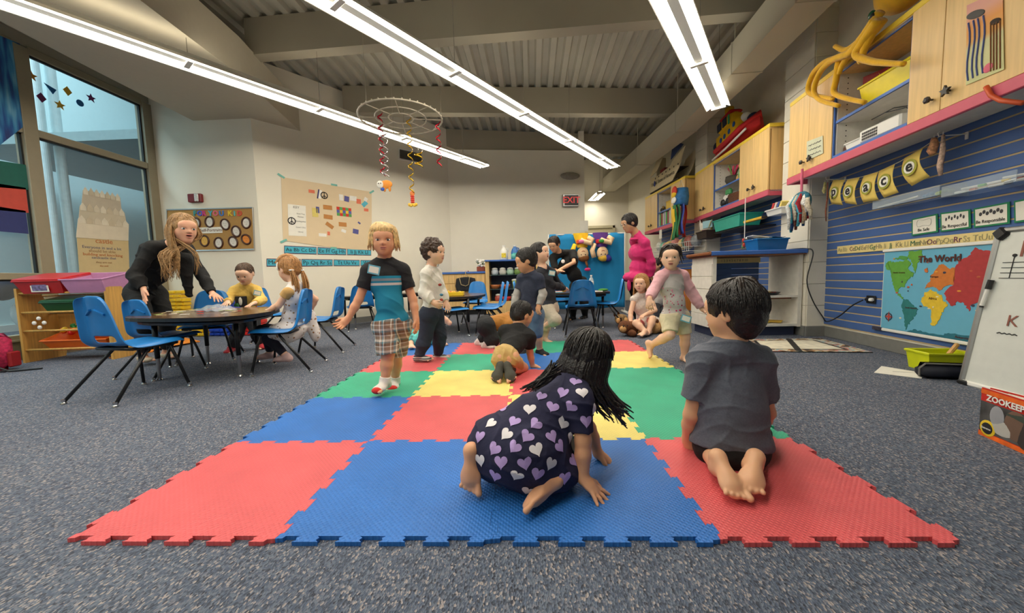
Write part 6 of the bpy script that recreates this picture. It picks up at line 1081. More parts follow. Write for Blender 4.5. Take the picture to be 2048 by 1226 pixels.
# ------------------------------------------------------------------ implicit-surface bodies
class Field:
    def __init__(s, lo, hi, h):
        s.lo = np.array(lo, float); s.h = h; s.n = np.maximum(4, np.ceil((np.array(hi)-s.lo)/h).astype(int)+1)
        s.D = np.full(s.n, .5, np.float32); s.ax = [(s.lo[i]+h*np.arange(s.n[i])).astype(np.float32) for i in range(3)]
    def sl(s, lo, hi):
        a = np.clip(np.floor((np.array(lo)-s.lo)/s.h).astype(int), 0, s.n); b = np.clip(np.ceil((np.array(hi)-s.lo)/s.h).astype(int)+1, 0, s.n)
        return tuple(slice(a[i], b[i]) for i in range(3))
    def dist(s, pr, sl, infl=0.):
        X = s.ax[0][sl[0]][:, None, None]; Y = s.ax[1][sl[1]][None, :, None]; Z = s.ax[2][sl[2]][None, None, :]
        if pr[0] == 'c':
            _, a, b, ra, rb, flat = pr; ab = b-a; L2 = max(float(ab@ab), 1e-9)
            t = ((X-a[0])*ab[0]+(Y-a[1])*ab[1]+(Z-a[2])*ab[2])/L2; tc = np.clip(t, 0, 1)
            d = np.sqrt((X-a[0]-tc*ab[0])**2+(Y-a[1]-tc*ab[1])**2+(Z-a[2]-tc*ab[2])**2)-(ra+(rb-ra)*tc)-infl
            if flat: d = np.maximum(d, (t-1)*math.sqrt(L2))
            return d
        _, c, r, R = pr; r = np.array(r)+infl; x, y, z = X-c[0], Y-c[1], Z-c[2]
        q = [(x*R[0][i]+y*R[1][i]+z*R[2][i])/r[i] for i in range(3)]
        k0 = np.sqrt(q[0]**2+q[1]**2+q[2]**2)+1e-6; k1 = np.sqrt((q[0]/r[0])**2+(q[1]/r[1])**2+(q[2]/r[2])**2)+1e-6
        return k0*(k0-1)/k1
    def bb(s, pr, m):
        if pr[0] == 'c': r = max(pr[3], pr[4])+m; return np.minimum(pr[1], pr[2])-r, np.maximum(pr[1], pr[2])+r
        r = max(pr[2])+m; return pr[1]-r, pr[1]+r
    def add(s, pr, k=.015, infl=0.):
        sl = s.sl(*s.bb(pr, k+3*s.h+infl)); a = s.D[sl]
        if a.size == 0: return
        d = s.dist(pr, sl, infl); hh = np.clip(.5+.5*(a-d)/k, 0, 1); s.D[sl] = a*(1-hh)+d*hh-k*hh*(1-hh)
    def sub(s, pr, k=.008, infl=0.):
        sl = s.sl(*s.bb(pr, k+3*s.h+infl)); a = s.D[sl]
        if a.size == 0: return
        d = -s.dist(pr, sl, infl); hh = np.clip(.5-.5*(a-d)/k, 0, 1); s.D[sl] = a*(1-hh)+d*hh+k*hh*(1-hh)
    def plane(s, p, n):     # keep the side the normal points to
        X, Y, Z = s.ax; n = np.array(n, float); n /= np.linalg.norm(n); p = np.array(p)
        s.D = np.maximum(s.D, -((X-p[0])[:, None, None]*n[0]+(Y-p[1])[None, :, None]*n[1]+(Z-p[2])[None, None, :]*n[2])).astype(np.float32)
    def wrinkle(s, A, f, ph=0):
        X, Y, Z = s.ax[0][:, None, None], s.ax[1][None, :, None], s.ax[2][None, None, :]
        w1 = 1.6*np.sin(f*.33*(Z*1.2-X*.5+Y*.8)+ph)+1.1*np.sin(f*.21*(X+Z*.7)+ph*3)
        r1 = 1-np.abs(np.sin(.5*f*(X*.75+Y*.55+Z*.55)+w1+ph)); r2 = 1-np.abs(np.sin(.42*f*(X*.6-Y*.5+Z*.85)-w1*.8+ph*2))
        m = .5+.5*np.sin(f*.17*(X*1.3+Y-Z*.6)+ph*1.7)
        s.D -= (A*1.5*(r1**2*m+r2**2*(1-m))-A*.5).astype(np.float32)
    def mesh(s):
        D = s.D; I = D < 0; n = D.shape
        C = [(i, j, k) for i in (0, 1) for j in (0, 1) for k in (0, 1)]
        S_ = lambda A, c: A[c[0]:n[0]-1+c[0], c[1]:n[1]-1+c[1], c[2]:n[2]-1+c[2]]
        cnt = sum(S_(I, c).astype(np.int8) for c in C); act = (cnt > 0) & (cnt < 8); cells = np.argwhere(act)
        if len(cells) == 0: return None
        idx = np.full(act.shape, -1, np.int32); idx[act] = np.arange(len(cells))
        vals = {c: S_(D, c)[act] for c in C}; pos = np.zeros((len(cells), 3)); w = np.zeros(len(cells))
        for c in C:
            for ax in range(3):
                if c[ax]: continue
                e = list(c); e[ax] = 1; e = tuple(e); a, b = vals[c], vals[e]; m = (a < 0) != (b < 0)
                t = np.where(m, a/np.where(m, a-b, 1), 0); p = np.repeat(np.array(c, float)[None], len(cells), 0); p[:, ax] += t; pos[m] += p[m]; w[m] += 1
        V = s.lo+s.h*(cells+pos/np.maximum(w, 1)[:, None]); F = []
        for ax in range(3):
            u, v = (ax+1) % 3, (ax+2) % 3
            a = [slice(None)]*3; b = [slice(None)]*3; a[ax] = slice(0, n[ax]-1); b[ax] = slice(1, n[ax])
            for q in (u, v): a[q] = slice(1, n[q]-1); b[q] = slice(1, n[q]-1)
            A, B_ = I[tuple(a)], I[tuple(b)]; ch = np.argwhere(A != B_)
            if len(ch) == 0: continue
            sg = A[tuple(ch.T)]; ch = ch.copy(); ch[:, u] += 1; ch[:, v] += 1
            def cell(du, dv): q = ch.copy(); q[:, u] -= du; q[:, v] -= dv; return idx[tuple(q.T)]
            quad = np.stack([cell(1, 1), cell(0, 1), cell(0, 0), cell(1, 0)], 1); quad[~sg] = quad[~sg][:, ::-1]; F.append(quad)
        return V, np.concatenate(F)
def V3(x): return np.array(x, float)
def nrm(v): v = np.array(v, float); return v/max(np.linalg.norm(v), 1e-9)
def cap(a, b, ra, rb=None, flat=False): return ('c', V3(a), V3(b), ra, ra if rb is None else rb, flat)
def elp(c, r, R=None): return ('e', V3(c), r, np.eye(3) if R is None else R)
def bounds(prs, m=.03):
    F = Field((0, 0, 0), (.01, .01, .01), .01); bb = [F.bb(p, m) for p in prs]; return np.min([b[0] for b in bb], 0), np.max([b[1] for b in bb], 0)
def blob(name, prs, h, m, parent, k=.015, infl=0., subs=(), planes=(), wr=None, off=None):
    lo, hi = bounds(prs, infl+.02)
    f = Field(lo, hi, h)
    for p in prs: f.add(p, k, infl)
    if wr: f.wrinkle(*wr)
    for p in subs: f.sub(p)
    for p in planes: f.plane(*p)
    # close the borders
    f.D[0] = f.D[-1] = .5; f.D[:, 0] = f.D[:, -1] = .5; f.D[:, :, 0] = f.D[:, :, -1] = .5
    r = f.mesh()
    if r is None: return None
    V, Q = r; V = V-(np.array(parent.location) if off is None else off)
    me = bpy.data.meshes.new(name); me.vertices.add(len(V)); me.vertices.foreach_set('co', V.astype(np.float32).ravel()); me.loops.add(len(Q)*4); me.loops.foreach_set('vertex_index', Q.astype(np.int32).ravel()); me.polygons.add(len(Q))
    me.polygons.foreach_set('loop_start', np.arange(0, len(Q)*4, 4, dtype=np.int32)); me.polygons.foreach_set('use_smooth', np.ones(len(Q), bool)); me.update(calc_edges=True); me.validate()
    me.materials.append(m); o = bpy.data.objects.new(name, me); COL.objects.link(o); o.parent = parent; return o

def skin(name, c):
    if name in MATS: return MATS[name]
    m = mat(name, c, .5, var=.05, sc=14); b = m.node_tree.nodes['Principled BSDF']; b.inputs['Subsurface Weight'].default_value = .12; b.inputs['Subsurface Radius'].default_value = (.012, .005, .003); return m
def hairm(name, c): return mat(name, c, .42, var=.35, sc=60, bump=.5, bsc=120)
EYEW = mat('eye_white', (232, 226, 220), .2, var=0); LIPM = mat('lips', (200, 124, 112), .45, var=0); PUP = mat('pupil', (14, 12, 12), .15, var=0)

def frame_head(fd, up=(0, 0, 1)):
    y = nrm(fd); z = nrm(V3(up)-y*(V3(up)@y)); x = np.cross(y, z); return np.stack([x, y, z], 1)    # columns: right, forward, up
def person(label, J, s=.195, k=None, sk=('skin_fair', (226, 172, 140)), hair=None, clothes=(), h=.006, fd=(0, -1, 0), hu=(0, 0, 1), face=True, eye=(70, 50, 36), brow=None, hands=None, feet='bare', adult=False, mouth=.0, fat=1.):
    k = k or s/.195; J = {a: V3(b) for a, b in J.items()}
    base = J['pv']; root = thing('person', label, 'person', (base[0], base[1], min(J[a][2] for a in J)))
    SK = skin(*sk); RH = frame_head(fd, hu); hc = J['hd']
    H = lambda x, y, z: hc+RH @ (np.array([x, y, z])*s)
    he = lambda x, y, z, a, b, c: elp(H(x, y, z), (a*s, b*s, c*s), RH)
    head = [he(0, -.06, .10, .375, .44, .41), he(0, .10, -.12, .30, .31, .37), he(-.14, .2, -.16, .15, .16, .15), he(.14, .2, -.16, .15, .16, .15), he(0, .27, -.38, .12, .11, .10), he(0, .33, .16, .26, .1, .14)]
    if adult: head = [he(0, -.06, .10, .36, .43, .40), he(0, .10, -.14, .275, .30, .41), he(-.13, .2, -.14, .13, .14, .15), he(.13, .2, -.14, .13, .14, .15), he(0, .26, -.44, .11, .10, .09), he(0, .33, .16, .25, .1, .14)]
    fine = [cap(H(0, .395, .02), H(0, .455, -.10), .028*s, .05*s), he(-.05, .42, -.12, .04, .04, .035), he(.05, .42, -.12, .04, .04, .035), he(0, .37, -.235, .1, .06, .035), he(0, .355, -.285, .085, .06, .035), he(-.385, -.03, -.04, .04, .085, .13), he(.385, -.03, -.04, .04, .085, .13)]
    lat = nrm(J['sR']-J['sL']); spine = nrm(J['ch']-J['pv']); fwd = nrm(np.cross(spine, lat)) if True else 0
    lat2 = nrm(lat-spine*(lat@spine)); fwd = np.cross(spine, lat2); RT_ = np.stack([lat2, fwd, spine], 1)
    sw = np.linalg.norm(J['sR']-J['sL'])/2; hipL, hipR = J['pL'], J['pR']; hw = np.linalg.norm(hipR-hipL)/2; kt = k*fat
    A = adult
    pr = {'neck': [cap(J['nk'], H(0, -.1, -.3), (.042 if not A else .05)*k, (.038 if not A else .047)*k)],
          'shld': [cap(J['sL'], J['nk'], .033*k, .037*k), cap(J['sR'], J['nk'], .033*k, .037*k)],
          'chest': [elp(J['ch'], (max(sw*.98, .082*k), .066*kt, .105*k), RT_)],
          'belly': [elp(J['ch']*.45+J['pv']*.55+fwd*.008, (max(hw*1.2, .078*kt), .069*kt, .11*k), RT_)],
          'hips': [cap(hipL, hipR, .060*kt), elp(J['pv'], (hw+.045*k, .070*kt, .07*k), RT_)]}
    for S_ in 'LR':
        sh, el, wr = J['s'+S_], J['e'+S_], J['w'+S_]; hp, kn, an, to = J['p'+S_], J['k'+S_], J['a'+S_], J['t'+S_]
        pr['ua'+S_] = [cap(sh, el, .032*k, .027*k)]; pr['fa'+S_] = [cap(el, el*.6+wr*.4, .0265*k, .0265*k), cap(el*.6+wr*.4, wr, .0265*k, .0185*k)]
        pr['th'+S_] = [cap(hp, kn, .056*kt, .041*k)]; pr['ca'+S_] = [cap(kn, kn*.62+an*.38, .039*k, .040*k), cap(kn*.62+an*.38, an, .040*k, .0245*k)]
        # foot
        fd_ = nrm(to-an); sole = nrm(J['n'+S_]) if 'n'+S_ in J else np.array([0, 0, -1.]); fd_ = nrm(fd_-sole*(fd_@sole)); sd = np.cross(fd_, sole); L = .105*k if not A else .13*k
        an2 = an+sole*.022*k; heel = an2-fd_*.022*k; ball = an2+fd_*(L*.62)+sole*.006*k; RF = np.stack([sd, fd_, -sole], 1)
        ft = [cap(heel, an, .025*k, .026*k), cap(heel, ball, .024*k, .021*k), elp(ball, (.037*k, .045*k, .017*k), RF), cap(an, an2+fd_*L*.4, .024*k, .02*k)]
        toes = []
        for i in range(5):
            t = i-2; big = 4 if S_ == 'R' else 0; dd = abs(i-big)
            tp = ball+fd_*((.046-.0045*dd)*k)+sd*(t*.0158*k)+sole*.007*k; r = (.0112 if dd == 0 else .0078)*k; toes.append(cap(ball+fd_*.02*k+sd*(t*.0140*k)+sole*.003*k, tp, r*.8, r))
        pr['foot'+S_] = ft; pr['toes'+S_] = toes
        # hand
        hd_ = (hands or {}).get(S_, {}); d = nrm(hd_.get('d', nrm(wr-el))); nn = hd_.get('n', (0, 0, -1)); nn = nrm(V3(nn)-d*(V3(nn)@d)); sd = np.cross(d, nn)*(-1 if S_ == 'L' else 1)   # sd points to the thumb side
        hl = hd_.get('len', .105*k if not A else .125*k); curl = hd_.get('curl', .5); spread = hd_.get('spread', .18); RHd = np.stack([sd, d, nn], 1)
        palm = wr+d*hl*.28; pr['hand'+S_] = [elp(palm, (.026*k*hl/(.105*k), hl*.33, .0135*k), RHd), cap(wr, palm, .018*k, .016*k)]
        fr_ = hd_.get('fr', .0066*k); fg = []
        for i in range(4):
            t = (i-1.5); b0 = wr+d*hl*(.52-.03*abs(t))-sd*t*.0125*k*hl/(.105*k); fl = hl*(.46, .5, .46, .36)[i]; ang = -t*spread; d0 = nrm(d*math.cos(ang)+sd*math.sin(ang)); c1 = curl*.6; d1 = nrm(d0*math.cos(c1)+nn*math.sin(c1)); d2 = nrm(d0*math.cos(c1*2.2)+nn*math.sin(c1*2.2))
            m1 = b0+d1*fl*.5; fg += [cap(b0-d0*hl*.1, b0, fr_*1.1), cap(b0, m1, fr_*1.08, fr_), cap(m1, m1+d2*fl*.5, fr_, fr_*.85)]
        t0 = wr+d*hl*.15+sd*.016*k; t1 = t0+nrm(d*.75+sd*.7+nn*.15)*hl*.28; fg += [cap(wr+d*hl*.1, t0, .012*k, .0105*k), cap(t0, t1, .0105*k, fr_*1.15), cap(t1, t1+nrm(d*.95+sd*.25+nn*.25)*hl*.22, fr_*1.15, fr_*.9)]
        pr['fingers'+S_] = fg
    allp = head+fine+sum(pr.values(), []); lo, hi = bounds(allp); f = Field(lo, hi, h)
    for p in head: f.add(p, .035*s/.195)
    for p in fine: f.add(p, .010*s/.195)
    if face:
        for sx in (-1, 1): f.sub(he(sx*.155, .445, .0, .075, .06, .045), .008)
        if mouth > .2: f.sub(he(0, .40, -.26, .075, .07, .045*mouth), .004)
    for t in ('neck', 'shld', 'chest', 'belly', 'hips'):
        for p in pr[t]: f.add(p, .035*k)
    for S_ in 'LR':
        for t, kk in (('ua', .02), ('fa', .012), ('th', .03), ('ca', .014), ('foot', .014), ('hand', .012)):
            for p in pr[t+S_]: f.add(p, kk*k)
        for p in pr['fingers'+S_]: f.add(p, .0035*k)
        if feet == 'bare':
            for p in pr['toes'+S_]: f.add(p, .003*k)
    V, Q = f.mesh(); V = V-np.array(root.location)
    me = bpy.data.meshes.new('body'); me.vertices.add(len(V)); me.vertices.foreach_set('co', V.astype(np.float32).ravel()); me.loops.add(len(Q)*4); me.loops.foreach_set('vertex_index', Q.astype(np.int32).ravel()); me.polygons.add(len(Q)); me.polygons.foreach_set('loop_start', np.arange(0, len(Q)*4, 4, dtype=np.int32)); me.polygons.foreach_set('use_smooth', np.ones(len(Q), bool)); me.update(calc_edges=True); me.validate(); me.materials.append(SK)
    body = bpy.data.objects.new('body', me); COL.objects.link(body); body.parent = root
    rl = np.array(root.location); RM = Matrix(RH.tolist())
    if face:
        for sx in (-1, 1):
            e = MB().ell(H(sx*.155, .375, .0)-rl, (.07*s, .045*s, .04*s), RM, 14, 10).build('eye', EYEW, root, smooth=True)
            MB().ell(H(sx*.155, .412, .0)-rl, (.034*s, .016*s, .036*s), RM, 12, 8).build('iris', mat('iris_%d' % eye[0], eye, .2, var=0), e, smooth=True); MB().ell(H(sx*.155, .423, .0)-rl, (.017*s, .008*s, .018*s), RM, 10, 6).build('pupil', PUP, e, smooth=True)
            MB().tube([H(sx*(.155+.085*t), .40-.035*t*t, .048-.022*t*t)-rl for t in (-1, -.5, 0, .5, 1)], [.006*s, .011*s, .012*s, .011*s, .006*s], 6).build('eyelid', SK, e, smooth=True)
            MB().tube([H(sx*(.155+.1*t), .400-.035*t*t-.01*abs(t), .158-.02*t*t-.02*t)-rl for t in (-1, -.5, 0, .5, 1)], [.004*s, .008*s, .009*s, .008*s, .004*s], 6).build('eyebrow', brow or mat('brow_dark', (60, 44, 34), .7), root, smooth=True)
        g = mouth*.04
        MB().tube([H(x, .452-.9*x*x, -.235+g*.4-.25*x*x)-rl for x in (-.1, -.05, 0, .05, .1)], [.006*s, .017*s, .019*s, .017*s, .006*s], 7).build('upper_lip', LIPM, root, smooth=True); MB().tube([H(x, .44-.9*x*x, -.278-g+.35*x*x)-rl for x in (-.09, -.045, 0, .045, .09)], [.006*s, .019*s, .022*s, .019*s, .006*s], 7).build('lower_lip', LIPM, root, smooth=True)
        if mouth > .2: MB().ell(H(0, .405, -.258)-rl, (.07*s, .025*s, .035*s*mouth), RM).build('mouth_opening', mat('mouth_dark', (70, 24, 24), .6), root, smooth=True)
    ctx = dict(root=root, pr=pr, J=J, H=H, he=he, RH=RH, s=s, k=k, spine=spine, fwd=fwd, lat=lat2, h=h, rl=rl, SK=SK, head=head, kt=kt)
    if hair: hair(ctx)
    for c in clothes: garment(ctx, *c[:3], **(c[3] if len(c) > 3 else {}))
    return ctx
def cut(p, f, flat=True): return ('c', p[1], p[1]+(p[2]-p[1])*f, p[3], p[3]+(p[4]-p[3])*f, flat)
def garment(ctx, name, m, parts, infl=.009, hem=None, top=None, extra=(), k=.02, wr=(.0022, 70, 0), loose=1., planes=(), hscale=1.0, subs=()):
    prs = []
    for t in parts:
        t, fr_ = (t, 1.) if isinstance(t, str) else t
        for S_ in (('L', 'R') if t in ('ua', 'fa', 'th', 'ca', 'foot') else ('',)):
            pp = ctx['pr'][t+S_]
            if t in ('ua', 'th') and fr_ < 1: prs.append(cut(pp[0], fr_))
            elif t in ('fa', 'ca'):
                if fr_ >= 1: prs += [pp[0], ('c', *pp[1][1:5], True)]
                elif fr_ > .4: prs += [pp[0], cut(pp[1], (fr_-.4)/.6)]
                else: prs.append(cut(pp[0], fr_/.4))
            elif t in ('ua', 'th') and fr_ == 1. and False: pass
            else: prs += pp
    prs = [('c', p[1], p[2], p[3]*loose, p[4]*loose, p[5]) if p[0] == 'c' else p for p in prs]+list(extra)
    pls = list(planes)
    if hem is not None: pls.append((ctx['J']['pv']+ctx['spine']*hem*ctx['k'], ctx['spine']))
    if top is not None: pls.append((ctx['J']['pv']+ctx['spine']*top*ctx['k'], -ctx['spine']))
    return blob(name, prs, ctx['h']*hscale, m, ctx['root'], k*ctx['k'], infl*ctx['k'], planes=pls, wr=wr, subs=subs)
# hair styles -------------------------------------------------------------
def hair_cap(m, t=.05, fr=.42, side=-.1, back=-.28, extra=None, top=.0, wr=(.0018, 160, 0), fringe=None, name='hair', nst=110, lens=(.95, 1.7, 2.0), jit=.08):
    def fn(c):
        he, s = c['he'], c['s']; prs = [he(0, -.07, .12+top, .385+t, .45+t, .42+t), he(0, -.22, -.06, .34+t*.8, .26+t*.8, .24-back*.2)]
        if extra: prs += extra(c)
        subs = [he(0, .50, -.22, .33, .40, fr)]
        n = c['RH'] @ np.array([0, -.35, 1.]); pls = [(c['H'](0, -.1, back), n)]
        o = blob(name, prs, min(c['h'], .005), m, c['root'], .02*s/.195, planes=pls, wr=wr, subs=subs+[he(.44, .06, -.12, .1, .14, .2), he(-.44, .06, -.12, .1, .14, .2)])
        c['hair'] = o
        if nst: comb(c, m, nst, t, lens, jit=jit, top=top)
    return fn
def strands(c, m, pts, r=.012, name='hair_strands', n=6):
    mb = MB()
    for q in pts:
        P_ = [V3(p)-c['rl'] for p in q]; fine = []
        for i in range(len(P_)-1):
            p0, p1, p2, p3 = P_[max(i-1, 0)], P_[i], P_[i+1], P_[min(i+2, len(P_)-1)]
            for t in range(4): x = t/4; fine.append(.5*((2*p1)+(p2-p0)*x+(2*p0-5*p1+4*p2-p3)*x*x+(3*p1-p0-3*p2+p3)*x**3))
        fine.append(P_[-1]); L = len(fine); rr = r if not isinstance(r, tuple) else random.uniform(*r)
        mb.tube(fine, [rr*(.75+.35*math.sin(PI*min(1, i/L*1.3)))*(1-.75*max(0, i/L-.5)*2*.9) for i in range(L)], n)
    return mb.build(name, m, c['hair'] if c.get('hair') else c['root'], smooth=True, kind='stuff')
def comb(c, m, n=90, t=.05, lens=(.95, 1.7, 2.05), r=(.0022, .0042), jit=.05, seed=1, part=0., top=0.):
    rr = random.Random(seed); pts = []; H = c['H']
    for i in range(n):
        a = rr.uniform(-PI, PI); q = abs(a)/PI; L = lens[0]+(lens[1]-lens[0])*min(1, max(0, (q-.22)*4)) if q < .5 else lens[1]+(lens[2]-lens[1])*(q-.5)*2
        L += rr.uniform(-.15, .12); path = []
        for k in range(5):
            th = .12+(L-.12)*k/4; aa = a+jit*rr.uniform(-1, 1); g = 1.0+rr.uniform(.0, .03)+(.03 if k == 4 else 0)
            path.append(H((.385+t)*g*math.sin(th)*math.sin(aa)+part*(1-k/4)*.2, -.07+(.45+t)*g*math.sin(th)*math.cos(aa), .12+top+(.42+t)*g*math.cos(th)))
        pts.append(path)
    strands(c, m, pts, (r[0]*c['s']/.195, r[1]*c['s']/.195), n=4)
def cloth(name, c, **k): return mat(name, c, .85, var=k.pop('var', .07), sc=k.pop('sc', 30), bump=k.pop('bump', .6), bsc=k.pop('bsc', 26), fuzz=(.1 if sum(c) > 240 else 0))
def badge(c, p, n, up, lab='name_badge'):
    R = np.stack([np.cross(nrm(up), nrm(n)), nrm(n)*-1, nrm(up)], 1); R = Matrix(R.tolist()); o = MB().box(V3(p)-c['rl'], (.075, .002, .055), R=R, bev=.0008).build(lab, mat('badge_blue', (110, 180, 200), .4), c['root']); MB().box(V3(p)+nrm(n)*.0018-c['rl'], (.06, .001, .038), R=R).build('badge_card', PAPER, o); return o
def P(u, v, y): return np.array(AY(u, v, y))
DK, BRNH, BLOND, GRYH = hairm('hair_black', (26, 20, 18)), hairm('hair_brown', (62, 40, 26)), hairm('hair_blond', (222, 186, 126)), hairm('hair_dark_brown', (40, 28, 22))
FAIR, TAN, MED = ('skin_fair', (236, 190, 160)), ('skin_tan', (222, 170, 132)), ('skin_medium', (216, 160, 122))
# ------------------------------------------------------------------ foreground girl in the heart dress
NAVY = cloth('dress_navy', (26, 26, 58), bump=.5)
gy = dict(hd=P(1178, 722, 1.36), nk=P(1150, 772, 1.30), ch=P(1112, 812, 1.27), pv=P(1042, 888, 1.21), sR=P(1160, 808, 1.20), sL=P(1112, 778, 1.37), eR=P(1166, 885, 1.17), wR=P(1166, 962, 1.145), eL=P(1178, 860, 1.40), wL=P(1196, 912, 1.37),
          pR=P(1055, 905, 1.15), pL=P(1035, 880, 1.27), kR=P(1122, 962, 1.22), kL=P(1112, 930, 1.36), aR=P(1092, 962, 1.10), tR=P(1042, 1030, 1.035), aL=P(948, 915, 1.16), tL=P(945, 990, 1.135))
gy['nR'] = nrm((.55, -.35, -.8)); gy['nL'] = nrm((-.25, -.95, .1))
def hair_girl(c):
    hair_cap(DK, .075, .44, -.1, -.6, wr=(.003, 90, 0))(c); H = c['H']; pts = []
    rr = random.Random(3)
    for i in range(150):
        a = -2.6+5.2*i/149; x0, y0 = .4*math.sin(a), -.1-.36*math.cos(a); l = rr.uniform(.5, .95)
        p0 = H(x0*.8, y0*.9, .3); p1 = H(x0*1.15, y0*1.15, .0); p2 = H(x0*1.2, y0*1.2, -.35); sw = V3((.035, .0, 0))
        pts.append([p0, p1, p2, p2+V3((0.01+.03*rr.random(), rr.uniform(-.02, .02), -.11*l))+sw*.4, p2+V3((.03+.05*rr.random(), rr.uniform(-.03, .03), -.17*l))+sw*.6])
    strands(c, DK, pts, (.004, .009), n=5)
    pts = []
    for i in range(34): p0 = P(1105+rr.uniform(-6, 20), 735+rr.uniform(-10, 20), 1.24); pts.append([p0, P(1085+rr.uniform(-10, 10), 765+rr.uniform(-6, 8), 1.215), P(1060+rr.uniform(-22, 12), 782+rr.uniform(-3, 8), 1.2)])
    strands(c, DK, pts, (.0022, .005), n=4)
c = person('girl in a navy dress with heart print kneeling on the blue tile with hands down', gy, .19, None, MED, hair_girl, [], .0038, fd=(.62, .75, -.25), hu=(.1, -.1, 1), face=True,
           hands={'R': dict(d=nrm((.55, -.35, -.45)), n=(.1, .0, -1), spread=.32, curl=.12), 'L': dict(d=nrm((.75, -.2, -.5)), n=(0, 0, -1), spread=.2, curl=.35)})
pz = gy['pv']
ex = [elp(P(1045, 900, 1.20), (.15, .14, .115)), elp(P(1085, 930, 1.22), (.13, .13, .075)), elp(P(985, 900, 1.22), (.075, .09, .10)), elp(P(1075, 850, 1.24), (.11, .1, .09))]
garment(c, 'dress', NAVY, ['chest', 'belly', 'shld', 'hips', ('ua', .82), ('th', .95)], infl=.011, extra=ex, k=.035, wr=(.004, 62, 1), planes=[((0, 0, .022), (0, 0, 1))], subs=[cap(gy['nk']+c['spine']*.0, gy['hd'], .046)])
dress = bpy.data.objects[[o.name for o in c['root'].children if o.name.startswith('dress')][0]]
from mathutils.bvhtree import BVHTree
me = dress.data; bv = BVHTree.FromPolygons([v.co for v in me.vertices], [p.vertices for p in me.polygons]); rl = Vector(c['rl']); rr = random.Random(5)
HM = [mat('heart_lilac', (176, 150, 206), .8), mat('heart_white', (222, 216, 220), .8)]
uv_ = []
for gy_ in range(10):
    for gx in range(7):
        u = 962+gx*46+(23 if gy_ % 2 else 0)+rr.uniform(-6, 6); v = 768+gy_*27+rr.uniform(-5, 5); d = Vector(ray(u, v)).normalized()
        hit, n_, fi, dist = bv.ray_cast(Vector(CAMP)-rl, d)
        if hit is None: continue
        if c.get('hair'): pass
        n_ = n_.normalized(); up_ = Vector((.25, 0, 1)); X_ = up_.cross(n_); 
        if X_.length < .1 or n_.dot(d) > -.15: continue
        X_.normalize(); Y_ = n_.cross(X_); a = rr.uniform(-.5, .5); X2 = X_*math.cos(a)+Y_*math.sin(a); Y2 = n_.cross(X2); sz = .044
        pts = []
        for hx, hy in heart(12, sz):
            q, nn, f_, dd = bv.find_nearest(hit+X2*hx+Y2*hy); pts.append(q+nn*.0022)
        mid_ = []
        for hx, hy in heart(12, sz*.5): q, nn, f_, dd = bv.find_nearest(hit+X2*hx+Y2*hy); mid_.append(q+nn*.0026)
        cq, nn, f_, dd = bv.find_nearest(hit); mb = MB(); n24 = len(pts); mb.add([tuple(cq+nn*.0028)]+[tuple(p) for p in mid_]+[tuple(p) for p in pts], [(0, i+1, (i+1) % n24+1) for i in range(n24)]+[(i+1, n24+i+1, n24+(i+1) % n24+1, (i+1) % n24+1) for i in range(n24)]); mb.build('heart', HM[(gx+gy_*2) % 3 == 0], dress)
badge(c, P(1140, 890, 1.2), (-.8, -.55, .1), (.1, 0, 1))

# ------------------------------------------------------------------ foreground boy in the grey tee
by = dict(hd=P(1466, 628, 1.40), nk=P(1460, 703, 1.40), ch=P(1462, 775, 1.41), pv=P(1460, 880, 1.38), sL=P(1407, 727, 1.41), sR=P(1515, 727, 1.41), eL=P(1382, 835, 1.40), wL=P(1374, 882, 1.46), eR=P(1535, 830, 1.45), wR=P(1520, 862, 1.56),
          pL=P(1432, 892, 1.38), pR=P(1492, 890, 1.38), kL=P(1405, 880, 1.64), kR=P(1520, 872, 1.66), aL=P(1436, 940, 1.19), tL=P(1470, 984, 1.10), aR=P(1504, 938, 1.19), tR=P(1501, 985, 1.10))
by['nL'] = nrm((.05, -.6, .8)); by['nR'] = nrm((-.05, -.6, .8))
def hair_fgboy(c):
    hair_cap(DK, .07, .36, -.1, -.6, nst=420, lens=(1.1, 1.85, 2.4), jit=.12, extra=lambda c: [c['he'](0, -.2, -.2, .35, .27, .34)])(c); H = c['H']; rr = random.Random(9); pts = []
    for i in range(26):
        a = rr.uniform(0, 2*PI); r0 = rr.uniform(.02, .12); p0 = H(r0*math.cos(a), -.15+r0*math.sin(a), .62); e = rr.uniform(.3, .48); p1 = H(e*.75*math.cos(a), -.1+e*.8*math.sin(a), .52+rr.uniform(0, .05)); p2 = H(e*.98*math.cos(a), -.1+e*1.1*math.sin(a), .28)
        pts.append([p0, p1, p2])
    strands(c, GRYH, pts, (.003, .007), n=5)
c = person('boy in a charcoal tee kneeling with his back to us on the red tile', by, .20, None, TAN, hair_fgboy, [], .0038, fd=(-.66, .74, -.12), hands={'L': dict(d=nrm((.25, .1, -.95)), n=(.9, .2, .2), curl=.25, spread=.1), 'R': dict(d=nrm((-.5, .6, -.4)))}, fat=1.05)
garment(c, 'tee_shirt', cloth('charcoal_tee', (88, 92, 104), sc=160, var=.12), ['chest', 'belly', 'shld', 'hips', ('ua', .70)], infl=.019, hem=-.03, k=.025, wr=(.004, 60, 0), loose=1.12, extra=[elp(by['ch']*.45+by['pv']*.55, (.118, .082, .13))], subs=[cap(by['nk']+np.array([0, 0, .012]), by['hd'], .045)])
garment(c, 'shorts', cloth('black_shorts', (12, 12, 13)), ['hips', ('th', .9)], infl=.010, top=.02, k=.03, wr=None, extra=[elp(by['pv']+V3((0, -.01, -.05)), (.115, .09, .06))])

